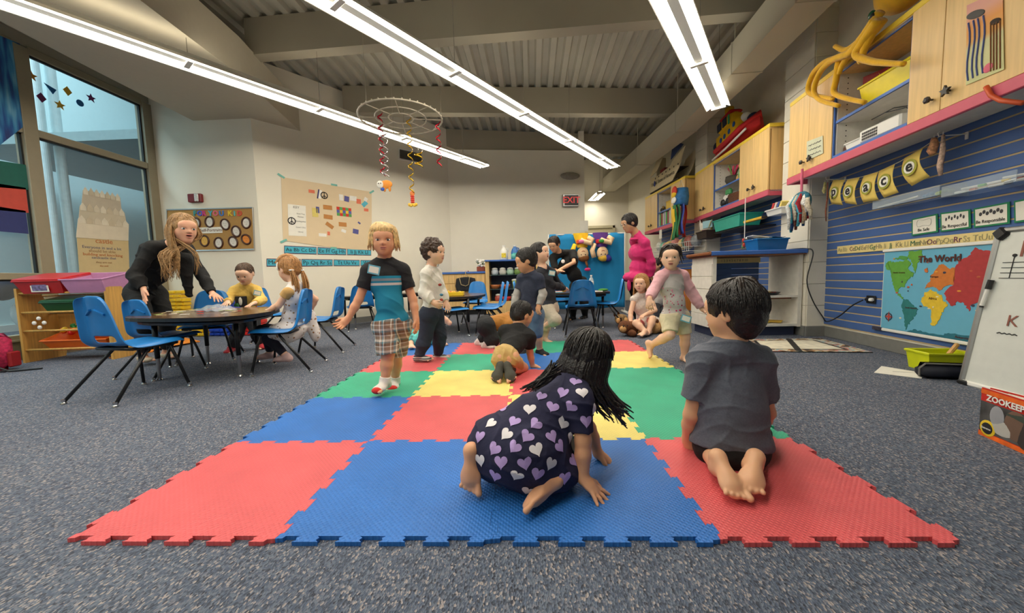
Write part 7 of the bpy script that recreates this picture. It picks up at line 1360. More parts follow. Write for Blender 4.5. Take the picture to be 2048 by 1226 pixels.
# ------------------------------------------------------------------ blond boy walking
def zstripe(name, stops, lo, hi, rough=.85):
    m = mat(name, stops[0][1], rough, var=0); nt = m.node_tree; tc = node(nt, 'ShaderNodeTexCoord'); sp = node(nt, 'ShaderNodeSeparateXYZ'); mr = node(nt, 'ShaderNodeMapRange'); mr.inputs[1].default_value = lo; mr.inputs[2].default_value = hi; rp = ramp(nt, stops)
    nt.links.new(tc.outputs['Object'], sp.inputs[0]); nt.links.new(sp.outputs[2], mr.inputs[0]); nt.links.new(mr.outputs[0], rp.inputs[0]); nt.links.new(rp.outputs[0], nt.nodes['Principled BSDF'].inputs['Base Color']); return m
def plaid(name):
    m = mat(name, (140, 120, 100), .85, var=0); nt = m.node_tree; tc = node(nt, 'ShaderNodeTexCoord'); L = nt.links.new; sp = node(nt, 'ShaderNodeSeparateXYZ'); L(tc.outputs['Object'], sp.inputs[0]); outs = []
    for ax, f, st in ((0, 16, [(0, (128, 96, 76)), (.35, (226, 218, 204)), (.45, (128, 96, 76)), (.6, (70, 130, 150)), (.75, (226, 218, 204)), (.82, (100, 76, 62))]), (2, 15, [(0, (170, 150, 130)), (.3, (236, 230, 220)), (.4, (120, 96, 80)), (.65, (110, 150, 160)), (.8, (236, 230, 220))])):
        mu = node(nt, 'ShaderNodeMath', operation='MULTIPLY'); mu.inputs[1].default_value = f; fr_ = node(nt, 'ShaderNodeMath', operation='FRACT'); r = ramp(nt, st); L(sp.outputs[ax], mu.inputs[0]); L(mu.outputs[0], fr_.inputs[0]); L(fr_.outputs[0], r.inputs[0]); outs.append(r)
    mx = node(nt, 'ShaderNodeMix', data_type='RGBA'); mx.inputs[0].default_value = .42; L(outs[0].outputs[0], mx.inputs[6]); L(outs[1].outputs[0], mx.inputs[7]); L(mx.outputs[2], nt.nodes['Principled BSDF'].inputs['Base Color']); return m
bb = dict(hd=P(768, 484, 2.30), nk=P(770, 528, 2.33), ch=P(772, 566, 2.32), pv=P(785, 645, 2.32), sR=P(739, 546, 2.28), sL=P(805, 545, 2.36), eR=P(718, 602, 2.24), wR=P(697, 640, 2.20), eL=P(826, 602, 2.36), wL=P(832, 640, 2.33),
          pR=P(770, 655, 2.28), pL=P(800, 655, 2.36), kR=P(776, 712, 2.25), kL=P(793, 712, 2.38), aR=P(770, 766, 2.24), tR=P(748, 785, 2.12), aL=P(790, 764, 2.42), tL=P(782, 778, 2.3))
def hair_bb(c):
    hair_cap(BLOND, .045, .36, -.1, -.45, nst=160, lens=(1.1, 1.75, 2.1), jit=.3)(c); H = c['H']; rr = random.Random(2); pts = []
    for i in range(120):
        a = rr.uniform(-2.6, 2.6); z1 = -.02+rr.uniform(-.14, .08) if abs(a) > .75 else .2+rr.uniform(-.05, .1)
        x, y = .43*math.sin(a), .02+.42*math.cos(a)*(.9 if abs(a) < 1 else 1); pts.append([H(x*.3+.08, y*.3, .58), H(x*.85, y*.9, .42), H(x*1.06, y*1.02, (.1+z1)/1.2), H(x*1.16+rr.uniform(-.04, .04), y*.98+rr.uniform(-.04, .04), z1-.2 if abs(a) > .75 else z1-.04)])
    strands(c, BLOND, pts, (.003, .0065), n=5)
c = person('blond boy in a teal and black striped tee and plaid shorts walking towards us', bb, .192, None, ('skin_peach', (222, 160, 122)), hair_bb, [], .0042, fd=(.28, -.95, -.05), eye=(90, 80, 70), brow=mat('brow_blond', (170, 126, 80), .7), hands={'R': dict(d=nrm((-.55, -.35, -.6)), n=(.2, -.7, .5), curl=.7, spread=.22), 'L': dict(d=nrm((.15, -.1, -.95)), n=(-.8, .1, 0), curl=.5)}, mouth=.1)
zr = c['rl'][2]; zst = lambda v: bb['ch'][2]-zr+(566-v)*2.32/728
zz = [zst(v) for v in (600, 567, 562, 557, 552, 548)]; lo, hi = zst(660), zst(520); nf = lambda z: max(0, min(1, (z-lo)/(hi-lo)))
TEE = zstripe('teal_tee', [(0, (20, 128, 160)), (nf(zst(574)), (206, 200, 196)), (nf(zst(569)), (20, 128, 160)), (nf(zst(565)), (130, 136, 144)), (nf(zst(560)), (20, 128, 160)), (nf(zst(555)), (24, 24, 28))], lo, hi)
garment(c, 'tee_shirt', TEE, ['chest', 'belly', 'shld', 'hips'], infl=.013, hem=-.02, k=.03, wr=(.003, 45, 1), subs=[cap(bb['nk']+V3((0, 0, .012)), bb['hd'], .042)])
garment(c, 'sleeves', cloth('black_sleeve', (24, 24, 28)), [('ua', .62), 'shld'], infl=.0145, k=.02, loose=1.1, subs=[cap(bb['nk']+V3((0, 0, .012)), bb['hd'], .045)])
garment(c, 'plaid_shorts', plaid('plaid_cloth'), ['hips', ('th', .9)], infl=.014, top=.02, k=.025, loose=1.12, extra=[cap(bb['kR']*.7+bb['pR']*.3, bb['kR']*1.0, .056, .054, True), cap(bb['kL']*.7+bb['pL']*.3, bb['kL']*1.0, .056, .054, True)], wr=(.003, 50, 0))
SOCK = cloth('white_sock', (222, 216, 210)); REDT = cloth('red_sock_toe', (206, 40, 30))
for S_ in 'LR':
    garment(c, 'sock', SOCK, ['foot'+S_], infl=.004, k=.012, wr=None, extra=[cut(cap(bb['a'+S_], bb['k'+S_], .030, .034), .18)])
    p = c['pr']['foot'+S_][2]; blob('sock_toe', [elp(p[1]+nrm(bb['t'+S_]-bb['a'+S_])*.022, (.036, .03, .022), p[3])], .004, REDT, c['root'])
badge(c, P(748, 543, 2.19), (.15, -1, .25), (.25, 0, 1))

# ------------------------------------------------------------------ curly boy
cb = dict(hd=P(868, 507, 3.15), nk=P(862, 541, 3.17), ch=P(865, 572, 3.17), pv=P(863, 622, 3.17), sR=P(853, 550, 3.09), sL=P(872, 549, 3.24), eR=P(848, 588, 3.06), wR=P(866, 607, 3.03), eL=P(885, 588, 3.25), wL=P(892, 606, 3.2),
          pR=P(858, 632, 3.12), pL=P(870, 632, 3.22), kR=P(852, 675, 3.12), kL=P(880, 672, 3.25), aR=P(838, 714, 3.09), tR=P(862, 727, 3.08), aL=P(876, 711, 3.3), tL=P(902, 716, 3.28))
def curls(c):
    hair_cap(BRNH, .07, .42, -.1, -.4, extra=lambda c: [c['he'](.42*math.cos(a)*math.sin(b), -.08+.46*math.sin(a)*math.sin(b)*(1 if math.sin(a) < .5 else .8), .14+.44*math.cos(b), .12, .12, .12) for a in np.linspace(0, 2*PI, 9)[:-1] for b in (.5, 1.1, 1.6)], wr=(.006, 190, 0), nst=60, jit=.5)(c)
c = person('curly-haired boy in a white long-sleeved shirt and navy trousers facing right', cb, .195, None, FAIR, curls, [], .005, fd=(.96, -.25, -.05), hands={'R': dict(d=nrm((.8, -.1, -.5)), n=(0, .9, .2), curl=1.1)})
garment(c, 'long_sleeve_shirt', cloth('white_shirt', (222, 216, 206)), ['chest', 'belly', 'shld', 'hips', 'ua', ('fa', .95)], infl=.013, hem=-.005, loose=1.1, k=.025, wr=(.004, 45, 1), subs=[cap(cb['nk']+V3((0, 0, .012)), cb['hd'], .042)])
garment(c, 'trousers', cloth('navy_trousers', (40, 46, 64)), ['hips', 'th', ('ca', .98)], infl=.012, top=.04, loose=1.18, k=.02, wr=(.004, 45, 2))
STR = zstripe('striped_sock', [(0, (196, 190, 180)), (.25, (70, 70, 76)), (.4, (196, 190, 180)), (.55, (70, 70, 76)), (.7, (200, 196, 186)), (.85, (80, 80, 86))], 0, .06)
for S_ in 'LR': garment(c, 'sock', STR, ['foot'+S_], infl=.004, k=.012, wr=None)
for u, v, col in ((884, 572, (150, 50, 40)), (887, 592, (60, 120, 150)), (887, 602, (170, 60, 40))): MB().ell(V3(P(u-4, v, 3.085))-c['rl'], (.016, .012, .012), n=10, m=6).build('car_print', mat('print_%d' % col[0], col, .8), c['root'], smooth=True)

# ------------------------------------------------------------------ kneeling boy in black tee
kb = dict(hd=P(1044, 632, 2.86), nk=P(1036, 662, 2.80), ch=P(1030, 682, 2.74), pv=P(1012, 712, 2.58), sR=P(1058, 676, 2.76), sL=P(1010, 665, 2.78), eR=P(1060, 708, 2.80), wR=P(1065, 734, 2.83), eL=P(1010, 700, 2.95), wL=P(1015, 722, 3.02),
          pR=P(1024, 722, 2.56), pL=P(1000, 722, 2.56), kR=P(1046, 738, 2.74), kL=P(1000, 732, 2.76), aR=P(1016, 742, 2.5), tR=P(1026, 766, 2.38), aL=P(1000, 742, 2.5), tL=P(990, 764, 2.39))
kb['nR'] = nrm((0, -.75, .66)); kb['nL'] = nrm((0, -.75, .66))
c = person('crouching boy in a black tee and khaki shorts with one hand on the mat', kb, .19, None, MED, hair_cap(DK, .03, .42, -.1, -.35), [], .005, fd=(.8, .55, -.35), hands={'R': dict(d=nrm((.9, .1, -.25)), n=(0, 0, -1), curl=.15, spread=.3)}, fat=.92)
garment(c, 'tee_shirt', cloth('black_tee', (18, 18, 20)), ['chest', 'belly', 'shld', ('ua', .68)], infl=.014, k=.03, hem=.0, loose=1.12, wr=(.004, 45, 0))
garment(c, 'khaki_shorts', cloth('khaki_cloth', (192, 160, 98)), ['hips', ('th', .92)], infl=.009, k=.012, wr=(.005, 70, 0), planes=[(kb['pv']+c['spine']*.05, -c['spine'])])
for S_ in 'LR': garment(c, 'sock', cloth('grey_sock', (72, 72, 64)), ['foot'+S_, 'ca'+S_], infl=.005, k=.012, wr=None, planes=[(kb['a'+S_]+V3((0, .05, 0)), (0, -1, 0))])

# ------------------------------------------------------------------ boy in navy tee over grey sleeves, facing left
nb_ = dict(hd=P(1052, 524, 3.33), nk=P(1060, 552, 3.36), ch=P(1061, 580, 3.36), pv=P(1062, 622, 3.36), sL=P(1077, 560, 3.30), sR=P(1045, 560, 3.42), eL=P(1086, 590, 3.28), wL=P(1078, 612, 3.25), eR=P(1034, 590, 3.4), wR=P(1026, 622, 3.36),
          pL=P(1072, 632, 3.33), pR=P(1054, 632, 3.41), kL=P(1074, 668, 3.33), kR=P(1054, 668, 3.42), aL=P(1080, 702, 3.36), tL=P(1094, 710, 3.28), aR=P(1052, 702, 3.44), tR=P(1040, 711, 3.36))
c = person('boy in a navy tee over grey sleeves and denim shorts facing left', nb_, .195, None, MED, hair_cap(DK, .06, .36, -.1, -.42), [], .0055, fd=(-.85, -.15, -.25), hands={'L': dict(d=nrm((-.2, -.2, -.9)), curl=.8), 'R': dict(d=nrm((-.1, -.1, -1)), curl=.5)})
garment(c, 'navy_tee', cloth('navy_tee', (40, 46, 66)), ['chest', 'belly', 'shld', 'hips', ('ua', .7)], infl=.013, hem=-.01, loose=1.12, k=.03, wr=(.003, 45, 1), subs=[cap(nb_['nk']+V3((0, 0, .012)), nb_['hd'], .042)])
for S_ in 'LR': blob('grey_sleeve', [c['pr']['ua'+S_][0], c['pr']['fa'+S_][0], ('c', *c['pr']['fa'+S_][1][1:5], True)], .0055, cloth('grey_jersey', (170, 166, 162)), c['root'], infl=.009, wr=(.003, 70, 0))
garment(c, 'denim_shorts', cloth('denim', (88, 112, 140)), ['hips', 'th'], infl=.012, top=.02, loose=1.12, k=.025)
for S_ in 'LR': garment(c, 'sock', cloth('black_sock', (26, 26, 30)), ['foot'+S_], infl=.004, k=.012, wr=None)

# ------------------------------------------------------------------ boy in dark sweater at the bottle table
vb = dict(hd=P(1080, 508, 3.98), nk=P(1086, 538, 4.0), ch=P(1090, 566, 4.0), pv=P(1098, 612, 4.0), sR=P(1078, 550, 3.93), sL=P(1104, 548, 4.08), eR=P(1104, 572, 3.98), wR=P(1128, 578, 4.28), eL=P(1116, 572, 4.3), wL=P(1126, 576, 4.5),
          pR=P(1094, 620, 3.95), pL=P(1104, 620, 4.05), kR=P(1112, 642, 3.85), kL=P(1092, 650, 4.05), aR=P(1088, 655, 3.98), tR=P(1084, 668, 3.98), aL=P(1090, 680, 4.02), tL=P(1104, 687, 3.95))
c = person('boy in a dark V-neck sweater and beige trousers leaning towards the bottle table', vb, .2, None, FAIR, hair_cap(DK, .06, .34, -.1, -.35), [], .0055, fd=(.85, -.45, .15), mouth=.35)
garment(c, 'sweater', cloth('dark_sweater', (34, 36, 46)), ['chest', 'belly', 'shld', 'hips', 'ua', ('fa', .95)], infl=.012, hem=.0, loose=1.1, k=.025, subs=[cap(vb['nk']+V3((.0, -.02, .005)), vb['hd'], .045)])
garment(c, 'beige_trousers', cloth('beige_cotton', (190, 178, 160)), ['hips', 'th', ('ca', .4)], infl=.014, top=.02, loose=1.05, k=.02)
badge(c, P(1104, 548, 3.86), (.3, -.9, .2), (.2, 0, 1))

# ------------------------------------------------------------------ woman bending by the screen
AD = dict(adult=True)
wb = dict(hd=P(1108, 490, 5.85), nk=P(1118, 508, 5.98), ch=P(1136, 530, 6.05), pv=P(1158, 568, 6.15), sR=P(1106, 517, 5.95), sL=P(1146, 508, 6.1), eR=P(1112, 548, 5.8), wR=P(1118, 545, 5.7), eL=P(1148, 526, 5.8), wL=P(1112, 545, 5.65),
          pR=P(1150, 575, 6.1), pL=P(1166, 575, 6.2), kR=P(1146, 605, 6.0), kL=P(1168, 607, 6.15), aR=P(1146, 634, 6.1), tR=P(1134, 642, 5.95), aL=P(1170, 632, 6.25), tL=P(1160, 638, 6.1))
def hair_bun(c):
    hair_cap(GRYH, .05, .42, -.1, -.3, extra=lambda c: [c['he'](0, -.55, .25, .18, .18, .18)])(c)
c = person('smiling woman in black bending over beside the blue screen', wb, .215, 1.15, TAN, hair_bun, [], .009, fd=(-.4, -.75, -.5), adult=True, mouth=.3)
BLK = cloth('black_cloth', (12, 12, 13))
garment(c, 'black_shirt', BLK, ['chest', 'belly', 'shld', 'hips', ('ua', .75)], infl=.016, hem=-.06, loose=1.15, k=.03, subs=[cap(wb['nk']+V3((0, -.02, .01)), wb['hd'], .05)])
garment(c, 'black_trousers', cloth('black_trouser', (10, 10, 11)), ['hips', 'th', 'ca'], infl=.014, top=.05, loose=1.1, k=.03)
for S_ in 'LR': garment(c, 'shoe', BLACK, ['foot'+S_], infl=.008, k=.015, wr=None)
MB().ell(P(1126, 524, 5.8)-c['rl'], (.03, .008, .03)).build('round_badge', WHITE, c['root'], smooth=True)

# ------------------------------------------------------------------ woman in the pink blouse
pw = dict(hd=P(1258, 448, 5.05), nk=P(1273, 472, 5.1), ch=P(1277, 507, 5.12), pv=P(1281, 562, 5.14), sL=P(1290, 487, 4.96), sR=P(1268, 484, 5.28), eL=P(1303, 525, 4.98), wL=P(1302, 556, 5.05), eR=P(1276, 520, 5.35), wR=P(1290, 552, 5.3),
          pL=P(1286, 575, 5.08), pR=P(1276, 575, 5.2), kL=P(1284, 615, 5.08), kR=P(1276, 613, 5.22), aL=P(1286, 650, 5.12), tL=P(1266, 660, 4.98), aR=P(1278, 648, 5.26), tR=P(1258, 655, 5.15))
c = person('woman in a magenta blouse standing with hands behind her back, looking down', pw, .215, 1.12, ('skin_olive', (204, 156, 118)), hair_cap(DK, .07, .40, -.1, -.42), [], .008, fd=(-.9, -.3, -.28), adult=True, fat=1.45)
MAG = cloth('magenta_cloth', (206, 40, 110), bump=.5)
garment(c, 'blouse', MAG, ['chest', 'belly', 'shld', 'hips', 'ua', ('fa', .9)], infl=.014, hem=.0, loose=1.15, k=.03, wr=(.005, 50, 0), extra=[elp(P(1270, 556, 5.1), (.15, .14, .07))], subs=[cap(pw['nk']+V3((-.02, -.0, .0)), pw['hd'], .052)])
blob('blouse_tie', [elp(P(1263, 556, 5.02), (.045, .04, .045)), elp(P(1258, 572, 5.02), (.028, .025, .08))], .008, MAG, c['root'])
blob('collar', [elp(P(1268, 480, 5.02), (.06, .04, .022)), elp(P(1281, 477, 5.06), (.05, .05, .02))], .008, MAG, c['root'])
garment(c, 'black_trousers', cloth('black_trouser2', (13, 12, 13)), ['hips', 'th', 'ca'], infl=.016, top=.03, loose=1.15, k=.03)
for S_ in 'LR': garment(c, 'shoe', BLACK, ['foot'+S_], infl=.008, k=.015, wr=None)
s_ = c['s']; H_ = c['H']
for sx in (-1, 1): MB().tube([H_(sx*.155+.1*math.cos(t), .44, .0+.08*math.sin(t))-c['rl'] for t in np.linspace(0, 2*PI, 15)[:-1]], .002, 5, close=True).build('spectacle_rim', STEEL, c['root']); MB().tube([H_(sx*.25, .42, 0)-c['rl'], H_(sx*.4, 0, .02)-c['rl']], .002, 5).build('spectacle_arm', STEEL, c['root'])

# ------------------------------------------------------------------ running girl
rg = dict(hd=P(1341, 517, 2.95), nk=P(1342, 546, 2.98), ch=P(1343, 576, 2.98), pv=P(1350, 632, 2.98), sR=P(1322, 556, 2.96), sL=P(1364, 554, 3.0), eR=P(1306, 585, 2.93), wR=P(1299, 600, 2.85), eL=P(1385, 590, 3.02), wL=P(1404, 620, 3.0),
          pR=P(1340, 640, 2.95), pL=P(1361, 640, 3.0), kR=P(1340, 672, 2.88), kL=P(1370, 675, 2.98), aR=P(1303, 692, 3.05), tR=P(1296, 716, 3.05), aL=P(1369, 715, 3.0), tL=P(1386, 729, 2.88))
rg['nR'] = nrm((-.9, .1, -.2))
def hair_rg(c):
    hair_cap(GRYH, .04, .44, -.1, -.3)(c); H = c['H']; pts = []; rr = random.Random(4)
    for i in range(14): a = rr.uniform(-1.3, 1.3); pts.append([H(.1*math.sin(a), .2, .54), H(.38*math.sin(a), .3*math.cos(a), .4), H(.47*math.sin(a), .1, .05+rr.uniform(-.1, .1)), H((.52+.1*rr.random())*math.sin(a), .05, -.15+rr.uniform(-.15, .1))])
    strands(c, GRYH, pts, (.003, .007), n=5)
c = person('little girl in a grey and pink raglan shirt and cream shorts running barefoot', rg, .185, None, FAIR, hair_rg, [], .0045, fd=(-.34, -.93, -.08), hands={'R': dict(d=nrm((-.2, -.3, -.9)), n=(.6, .6, 0), curl=.8), 'L': dict(d=nrm((.6, -.2, -.6)), curl=.4)}, mouth=.25)
PKS = cloth('pink_sleeve', (226, 172, 180)); GRT = cloth('grey_tee', (190, 184, 182))
garment(c, 'shirt', GRT, ['chest', 'belly', 'shld', 'hips'], infl=.013, hem=-.01, loose=1.0, k=.03, wr=(.003, 45, 1), subs=[cap(rg['nk']+V3((0, 0, .01)), rg['hd'], .045)])
garment(c, 'pink_sleeves', PKS, ['ua', ('fa', .9), 'shld'], infl=.0135, loose=1.12, k=.02, wr=(.003, 50, 1), subs=[cap(rg['nk']+V3((0, 0, .01)), rg['hd'], .048)])
sh = [o for o in c['root'].children if o.name.split('.')[0] == 'shirt'][0]; bv = BVHTree.FromPolygons([v.co for v in sh.data.vertices], [p.vertices for p in sh.data.polygons]); rr = random.Random(8)
for i in range(60):
    u, v = rr.uniform(1318, 1378), 560+75*math.sqrt(rr.random()); hit, n_, f_, dd = bv.ray_cast(Vector(CAMP)-Vector(c['rl']), Vector(ray(u, v)).normalized())
    if hit is None: continue
    r_ = rr.uniform(.004, .008); MB().ell(hit, (r_, .0025, r_), n=7, m=4).build('print_dot', mat('dot_%d' % (i % 3), ((206, 60, 110), (226, 130, 160), (150, 30, 60))[i % 3], .8), sh)
garment(c, 'shorts', cloth('cream_shorts', (214, 202, 170)), ['hips', ('th', .86)], infl=.013, top=.03, loose=1.12, k=.025)
badge(c, P(1372, 640, 2.88), (-.1, -1, .2), (.35, 0, 1))

# ------------------------------------------------------------------ seated girl with plush animals
sg = dict(hd=P(1282, 568, 4.48), nk=P(1284, 590, 4.52), ch=P(1286, 612, 4.55), pv=P(1290, 648, 4.6), sR=P(1268, 600, 4.5), sL=P(1302, 600, 4.6), eR=P(1261, 628, 4.44), wR=P(1261, 648, 4.36), eL=P(1310, 622, 4.52), wL=P(1292, 630, 4.38),
          pR=P(1280, 652, 4.55), pL=P(1300, 652, 4.62), kR=P(1272, 648, 4.28), kL=P(1305, 640, 4.35), aR=P(1290, 664, 4.2), tR=P(1278, 668, 4.12), aL=P(1298, 662, 4.3), tL=P(1290, 668, 4.2))
def hair_long(m, lens=.16, n=110):
    def fn(c):
        hair_cap(m, .05, .42, -.1, -.5)(c); H = c['H']; rr = random.Random(6); pts = []
        for i in range(n):
            a = rr.uniform(-2.9, 2.9); a = a if abs(a) > .95 else a*1.6+.9*np.sign(a); x, y = .42*math.sin(a), -.04-.36*math.cos(a)*-1
            p2 = H(x*1.1, y*.95, -.3); pts.append([H(x*.4, y*.4, .55), H(x, y, .25), p2, p2+V3((0, 0, -lens*.5))+V3((rr.uniform(-.01, .01),)*3), p2+V3((rr.uniform(-.02, .02), rr.uniform(-.02, .02), -lens))])
        strands(c, m, pts, (.0035, .007), n=5)
    return fn
HON = hairm('hair_honey', (176, 126, 74))
c = person('girl with honey-brown hair sitting on the carpet holding plush animals', sg, .2, None, FAIR, hair_long(HON), [], .006, fd=(-.55, -.8, -.08), hands={'R': dict(d=nrm((0, -.3, -.9)), curl=.4), 'L': dict(d=nrm((-.8, -.4, -.3)), curl=.6)})
garment(c, 'white_dress', cloth('white_dress', (220, 208, 200), var=.15, sc=60), ['chest', 'belly', 'shld', 'hips'], infl=.013, k=.03, extra=[elp(sg['pv']+V3((.04, -.02, .0)), (.15, .15, .09))], subs=[cap(sg['nk']+V3((0, 0, .01)), sg['hd'], .045)])
garment(c, 'pink_shorts', cloth('coral_shorts', (220, 110, 110)), ['hips', ('th', .7)], infl=.012, k=.02)
def plush(lab, p, rz, m, mface, size=1.):
    o = thing('plush_animal', lab, 'plush toy', (p.x, p.y, 0), rz, 'plush animals on the carpet'); z = size
    blob_ = MB().ell((0, 0, .08*z), (.11*z, .08*z, .08*z)); blob_.build('body', m, o, smooth=True); MB().ell((-.11*z, -.03*z, .1*z), (.07*z, .065*z, .07*z)).build('head', m, o, smooth=True); MB().ell((-.15*z, -.06*z, .085*z), (.04*z, .035*z, .035*z)).build('muzzle', mface, o, smooth=True)
    for s in (-1, 1): MB().ell((-.1*z+s*.05*z, .02*z, .165*z), (.025*z, .012*z, .03*z)).build('ear', mface, o, smooth=True); MB().ell((.0+s*.07*z, -.09*z, .04*z), (.04*z, .07*z, .038*z)).build('leg', m if s < 0 else mface, o, smooth=True); MB().ell((-.14*z+s*.025*z, -.085*z, .12*z), .009*z).build('eye', INK, o, smooth=True)
PB, PT = mat('plush_brown', (104, 62, 34), .95, var=.3, sc=40, bump=.6, bsc=70), mat('plush_beige', (206, 160, 104), .95, var=.1, bump=.5, bsc=70)
plush('brown plush monkey with tan face lying before the seated girl', G(1262, 670), .4, PB, PT, 1.1); plush('tan plush dog slumped at the right of the brown plush monkey', G(1306, 667), 2.6, PT, PB, .95); plush('spotted plush giraffe lying left of the seated girl', G(1243, 650), .8, mat('plush_spot', (200, 160, 110), .95, var=.6, sc=25), PB, 1.0)

# ------------------------------------------------------------------ toddler in yellow
ty = dict(hd=P(490, 549, 3.82), nk=P(491, 574, 3.88), ch=P(491, 594, 3.9), pv=P(492, 632, 3.95), sR=P(470, 583, 3.86), sL=P(513, 583, 3.9), eR=P(456, 600, 3.76), wR=P(456, 606, 3.6), eL=P(524, 602, 3.8), wL=P(510, 608, 3.62),
          pR=P(482, 638, 3.92), pL=P(504, 638, 3.95), kR=P(476, 668, 3.86), kL=P(512, 664, 3.88), aR=P(462, 698, 3.82), tR=P(452, 708, 3.7), aL=P(520, 690, 3.95), tL=P(530, 698, 3.84))
c = person('toddler with cropped hair in a yellow top standing at the low table', ty, .2, None, FAIR, hair_cap(hairm('hair_crop', (96, 74, 58)), .012, .44, -.1, -.2, wr=None), [], .0055, fd=(.2, -.85, -.45), hands={'R': dict(d=nrm((.2, -.9, -.3)), n=(0, 0, -1), curl=.3), 'L': dict(d=nrm((-.3, -.85, -.3)), n=(0, 0, -1), curl=.25, spread=.25)})
garment(c, 'yellow_top', cloth('yellow_top', (222, 184, 90)), ['chest', 'belly', 'shld', 'hips', 'ua', ('fa', .95)], infl=.013, hem=-.01, loose=1.12, k=.025, subs=[cap(ty['nk']+V3((0, 0, .01)), ty['hd'], .045)])
garment(c, 'black_trousers', cloth('toddler_black', (28, 28, 34)), ['hips', 'th', ('ca', .9)], infl=.012, top=.02, loose=1.1)
for S_ in 'LR': garment(c, 'shoe', cloth('red_shoe', (180, 40, 50)), ['foot'+S_], infl=.006, k=.012, wr=None)
f0 = V3(c['J']['ch'])+c['fwd']*.088; MB().box(f0+V3((0, 0, -.035))-c['rl'], (.11, .012, .12), bev=.004, rz=.25).build('shirt_print', INK, c['root']); MB().ell(f0+V3((.0, -.012, -.03))-c['rl'], (.02, .008, .045)).build('print_figure', PAPER, c['root'], smooth=True); MB().ell(f0+V3((-.045, -.012, -.075))-c['rl'], (.03, .01, .03)).build('print_green', mat('print_g', (50, 110, 50), .8), c['root'], smooth=True)
badge(c, P(515, 588, 3.77), (.3, -.95, .2), (.3, 0, 1))

# ------------------------------------------------------------------ girl with ponytail on the chair
pg = dict(hd=P(578, 532, 3.12), nk=P(590, 563, 3.11), ch=P(590, 592, 3.11), pv=P(584, 652, 3.10), sL=P(576, 578, 3.0), sR=P(606, 574, 3.23), eL=P(556, 604, 2.99), wL=P(534, 616, 3.08), eR=P(630, 592, 3.32), wR=P(622, 612, 3.4),
          pL=P(576, 661, 3.03), pR=P(588, 657, 3.16), kL=P(522, 654, 3.02), kR=P(532, 651, 3.18), aL=P(572, 705, 3.05), tL=P(552, 716, 3.05), aR=P(540, 700, 3.25), tR=P(520, 705, 3.22))
def hair_pony(c):
    hair_cap(HON, .045, .40, -.1, -.3)(c); H = c['H']; rr = random.Random(12); pts = []
    for s in (-1, 1):
        b0 = H(s*.25, -.42, -.12)
        for i in range(40): o_ = V3([rr.uniform(-.014, .014) for _ in range(3)]); pts.append([H(s*.2, -.38, .0), b0+o_*.5, b0+V3((.02*s*0+.02, 0, -.07))+o_*1.3, b0+V3((.03, 0, -.15))+o_*1.6, b0+V3((.02, 0, -.21))+o_])
        MB().tube([b0+V3((.014*math.cos(t), .014*math.sin(t), -.005))-c['rl'] for t in np.linspace(0, 2*PI, 11)[:-1]], .007, 6, close=True).build('hair_tie', WHITE, c['root'], smooth=True)
    strands(c, HON, pts, (.0035, .006), n=5); strands(c, HON, [[H(-.35, .25, .32), H(-.2, .0, .56), H(.1, -.2, .56), H(.2, -.4, .2)]], .02, 'braid')
    MB().tube([H(.43*math.cos(t), .16, .1+.47*math.sin(t))-c['rl'] for t in np.linspace(-.2, PI+.2, 18)], .006, 6).build('headband', WHITE, c['root'], smooth=True)
c = person('girl with light brown pigtails in a printed white dress seated at the low table', pg, .195, None, FAIR, hair_pony, [], .005, fd=(-.92, .3, -.22), hands={'L': dict(d=nrm((-.9, .3, -.2)), n=(0, 0, -1), curl=.6)})
m = mat('print_dress', (224, 216, 212), .85, var=0); nt = m.node_tree; tc = node(nt, 'ShaderNodeTexCoord'); vo = node(nt, 'ShaderNodeTexVoronoi'); vo.inputs['Scale'].default_value = 30; rp = ramp(nt, [(0, (150, 40, 44)), (.12, (190, 150, 90)), (.2, (60, 40, 40)), (.25, (224, 216, 212))]); nt.links.new(tc.outputs['Object'], vo.inputs['Vector']); nt.links.new(vo.outputs['Distance'], rp.inputs[0]); nt.links.new(rp.outputs[0], nt.nodes['Principled BSDF'].inputs['Base Color'])
garment(c, 'printed_dress', m, ['chest', 'belly', 'shld', 'hips', ('th', .62)], infl=.012, k=.03, extra=[elp(pg['pv']+V3((-.03, 0, -.0)), (.12, .14, .07)), elp(P(622, 636, 3.24), (.03, .05, .1)), elp(P(630, 660, 3.25), (.03, .04, .07))], subs=[cap(pg['nk']+V3((0, 0, .01)), pg['hd'], .045)])
for S_ in 'LR': blob('gold_sleeve', [cut(c['pr']['ua'+S_][0], .34)], .005, cloth('gold_sleeve', (190, 150, 90)), c['root'], infl=.016)
garment(c, 'leggings', cloth('navy_leggings', (30, 32, 48)), ['hips', 'th', ('ca', .9)], infl=.005, k=.02)
for S_ in 'LR': garment(c, 'shoe', cloth('pink_shoe', (216, 180, 176)), ['foot'+S_], infl=.005, k=.012, wr=None)

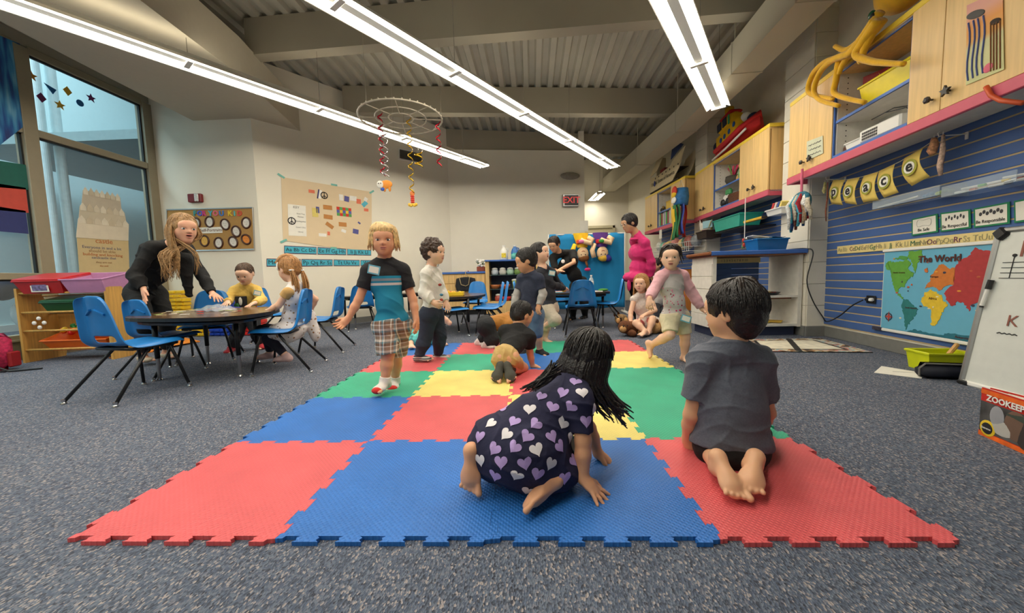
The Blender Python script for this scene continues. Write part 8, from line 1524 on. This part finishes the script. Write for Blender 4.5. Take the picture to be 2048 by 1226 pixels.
# ------------------------------------------------------------------ teacher leaning over the table
tt = dict(hd=P(367, 452, 3.12), nk=P(342, 488, 3.22), ch=P(328, 512, 3.26), pv=P(288, 572, 3.34), sR=P(305, 490, 3.08), sL=P(372, 492, 3.42), eR=P(268, 545, 2.98), wR=P(288, 573, 2.96), eL=P(405, 548, 3.36), wL=P(424, 582, 3.28),
          pR=P(272, 585, 3.26), pL=P(312, 585, 3.42), kR=P(292, 640, 3.06), kL=P(335, 640, 3.34), aR=P(285, 706, 3.22), tR=P(312, 724, 3.1), aL=P(332, 700, 3.5), tL=P(372, 712, 3.42))
def hair_teach(c):
    hair_cap(HONB, .05, .42, -.1, -.5)(c); H = c['H']; rr = random.Random(21); pts = []
    for i in range(170):
        s = -1 if i % 2 else 1; x0 = s*rr.uniform(.3, .42); y0 = rr.uniform(-.3, .12); p1 = H(x0, y0, .1); p2 = H(x0*1.1, y0*1.1, -.35)
        if s < 0: e = P(334+rr.uniform(-14, 14), 548+rr.uniform(-40, 14), 3.0+rr.uniform(-.03, .03)); mid = P(332+rr.uniform(-13, 13), 505+rr.uniform(-8, 8), 3.02)
        else: e = P(350+rr.uniform(-12, 10), 535+rr.uniform(-30, 20), 3.05); mid = P(350+rr.uniform(-10, 10), 505, 3.05)
        pts.append([H(x0*.5, y0*.6, .52), p1, p2, mid, e])
    for i in range(10): pts.append([H(.3, -.1, .3), H(.45, -.1, -.2), P(388+rr.uniform(-6, 6), 500, 3.1), P(395+rr.uniform(-8, 12), 535+rr.uniform(-10, 12), 3.12)])
    strands(c, HONB, pts, (.003, .0065), n=5)
HONB = hairm('hair_long_blond', (166, 128, 82))
c = person('woman with long blond hair in black leaning over the low table, mouth open', tt, .225, 1.12, ('skin_rose', (226, 170, 140)), hair_teach, [], .0058, fd=(.88, -.42, -.12), adult=True, mouth=.9, eye=(80, 90, 90), brow=mat('brow_fair', (140, 100, 66), .7),
           hands={'R': dict(d=nrm((.25, -.3, -.85)), n=(.4, .75, 0), curl=.12, spread=.22), 'L': dict(d=nrm((.8, -.3, -.4)), n=(0, 0, -1), curl=.4)})
garment(c, 'black_cardigan', cloth('black_cardigan', (12, 12, 13)), ['chest', 'belly', 'shld', 'hips', 'ua', ('fa', .93)], infl=.012, loose=1.08, k=.035, wr=(.006, 40, 0), extra=[cap(P(368, 515, 3.24), P(378, 585, 3.26), .055, .012), cap(P(305, 500, 3.22), P(285, 560, 3.26), .085, .08)], subs=[cap(tt['nk']+V3((.06, -.02, .02)), tt['hd'], .06)])
garment(c, 'black_trousers', cloth('black_trouser3', (10, 10, 11)), ['hips', 'th', ('ca', .82)], infl=.012, loose=1.08, k=.03, wr=(.004, 45, 0))
for S_ in 'LR': garment(c, 'flat_shoe', cloth('cream_shoe', (196, 180, 156)), ['foot'+S_], infl=.006, k=.012, wr=None, planes=[(tt['a'+S_]+V3((0, 0, -.012)), (0, 0, -1))])
MB().tube([tt['wR']+c['RH']@V3((0, 0, 0))-c['rl']+V3((.03*math.cos(t), .012*math.sin(t), .026*math.sin(t))) for t in np.linspace(0, 2*PI, 17)[:-1]], .006, 6, close=True).build('bracelet', BLACK, c['root'], smooth=True)

# ------------------------------------------------------------------ partly hidden children
oc = dict(hd=P(1042, 640, 4.02), nk=P(1028, 640, 3.96), ch=P(1008, 644, 3.88), pv=P(974, 650, 3.78), sR=P(1018, 652, 3.8), sL=P(1018, 636, 3.98), eR=P(1026, 668, 3.82), wR=P(1034, 682, 3.84), eL=P(1032, 660, 4.0), wL=P(1040, 676, 4.0),
          pR=P(972, 656, 3.72), pL=P(974, 650, 3.86), kR=P(988, 680, 3.7), kL=P(976, 676, 3.86), aR=P(972, 690, 3.68), tR=P(990, 699, 3.64), aL=P(958, 684, 3.84), tL=P(972, 692, 3.8))
c = person('child in an ochre shirt and black trousers bent double behind the crouching boy', oc, .19, None, FAIR, hair_cap(BRNH, .05, .42), [], .006, fd=(.8, .3, -.5), face=False)
garment(c, 'ochre_shirt', cloth('ochre_cotton', (168, 112, 40)), ['chest', 'belly', 'shld', ('ua', .9)], infl=.016, loose=1.2, k=.03, hem=.01); garment(c, 'black_trousers', cloth('track_black', (26, 28, 32)), ['hips', 'th', ('ca', .95)], infl=.018, loose=1.25, k=.03, top=.05)
for S_ in 'LR': garment(c, 'sneaker', cloth('white_sneaker', (216, 206, 200), var=.2, sc=60), ['foot'+S_], infl=.008, k=.012, wr=None)
for S_ in 'LR': p = c['pr']['foot'+S_]; MB().tube([V3(p[0][1])+V3((0, 0, -.03))-c['rl'], V3(p[2][1])+V3((0, 0, -.024))-c['rl']], .012, 6).build('sole', BLACK, c['root'])
lc = dict(hd=P(868, 622, 4.1), nk=P(866, 636, 4.1), ch=P(862, 650, 4.06), pv=P(850, 676, 4.0), sR=P(880, 640, 4.06), sL=P(852, 642, 4.1), eR=P(899, 648, 4.0), wR=P(884, 632, 3.98), eL=P(846, 662, 4.12), wL=P(850, 676, 4.1),
          pR=P(852, 680, 3.95), pL=P(846, 678, 4.05), kR=P(836, 676, 3.84), kL=P(828, 672, 3.98), aR=P(822, 688, 3.72), tR=P(824, 693, 3.62), aL=P(884, 684, 3.9), tL=P(890, 690, 3.84))
c = person('child in teal patterned trousers sitting on the carpet behind the curly-haired boy', lc, .185, None, FAIR, hair_cap(BRNH, .05, .42), [], .007, fd=(.3, .9, -.3), face=False)
garment(c, 'white_tee', cloth('pale_tee', (210, 206, 200)), ['chest', 'belly', 'shld', ('ua', .5)], infl=.012, k=.03); garment(c, 'teal_trousers', mat('teal_print', (90, 180, 176), .85, var=.7, sc=26), ['hips', 'th', ('ca', .9)], infl=.014, loose=1.2, k=.03)
bc_ = dict(hd=P(1312, 532, 5.75), nk=P(1316, 550, 5.78), ch=P(1317, 565, 5.8), pv=P(1318, 600, 5.8), sR=P(1306, 556, 5.75), sL=P(1328, 556, 5.85), eR=P(1304, 572, 5.7), wR=P(1306, 585, 5.65), eL=P(1330, 574, 5.85), wL=P(1328, 588, 5.8),
          pR=P(1312, 606, 5.78), pL=P(1324, 606, 5.84), kR=P(1312, 622, 5.76), kL=P(1324, 622, 5.82), aR=P(1312, 640, 5.8), tR=P(1306, 645, 5.7), aL=P(1324, 640, 5.86), tL=P(1318, 645, 5.76))
c = person('dark-haired child in white half hidden behind the woman in magenta', bc_, .19, None, TAN, hair_cap(DK, .06, .38), [], .008, fd=(-.8, -.5, -.1))
garment(c, 'white_shirt', cloth('pale_shirt', (206, 200, 196)), ['chest', 'belly', 'shld', 'hips', ('ua', .6)], infl=.012, k=.03); garment(c, 'grey_trousers', cloth('grey_trouser', (90, 90, 96)), ['hips', 'th', ('ca', .95)], infl=.01, k=.02, top=.0)

# settle every figure on the mat or the carpet it touches
for r in [o for o in COL.objects if o.name.split('.')[0] == 'person']:
    lowest = min(v.co.z for ch in r.children if ch.type == 'MESH' for v in ch.data.vertices)+r.location.z
    onmat = MX0 < r.location.x < MX0+4*T and MY0-.1 < r.location.y < MY0+5*T
    d = (.0135 if onmat else .001)-lowest
    r.location.z += max(-.03, min(.01, d))
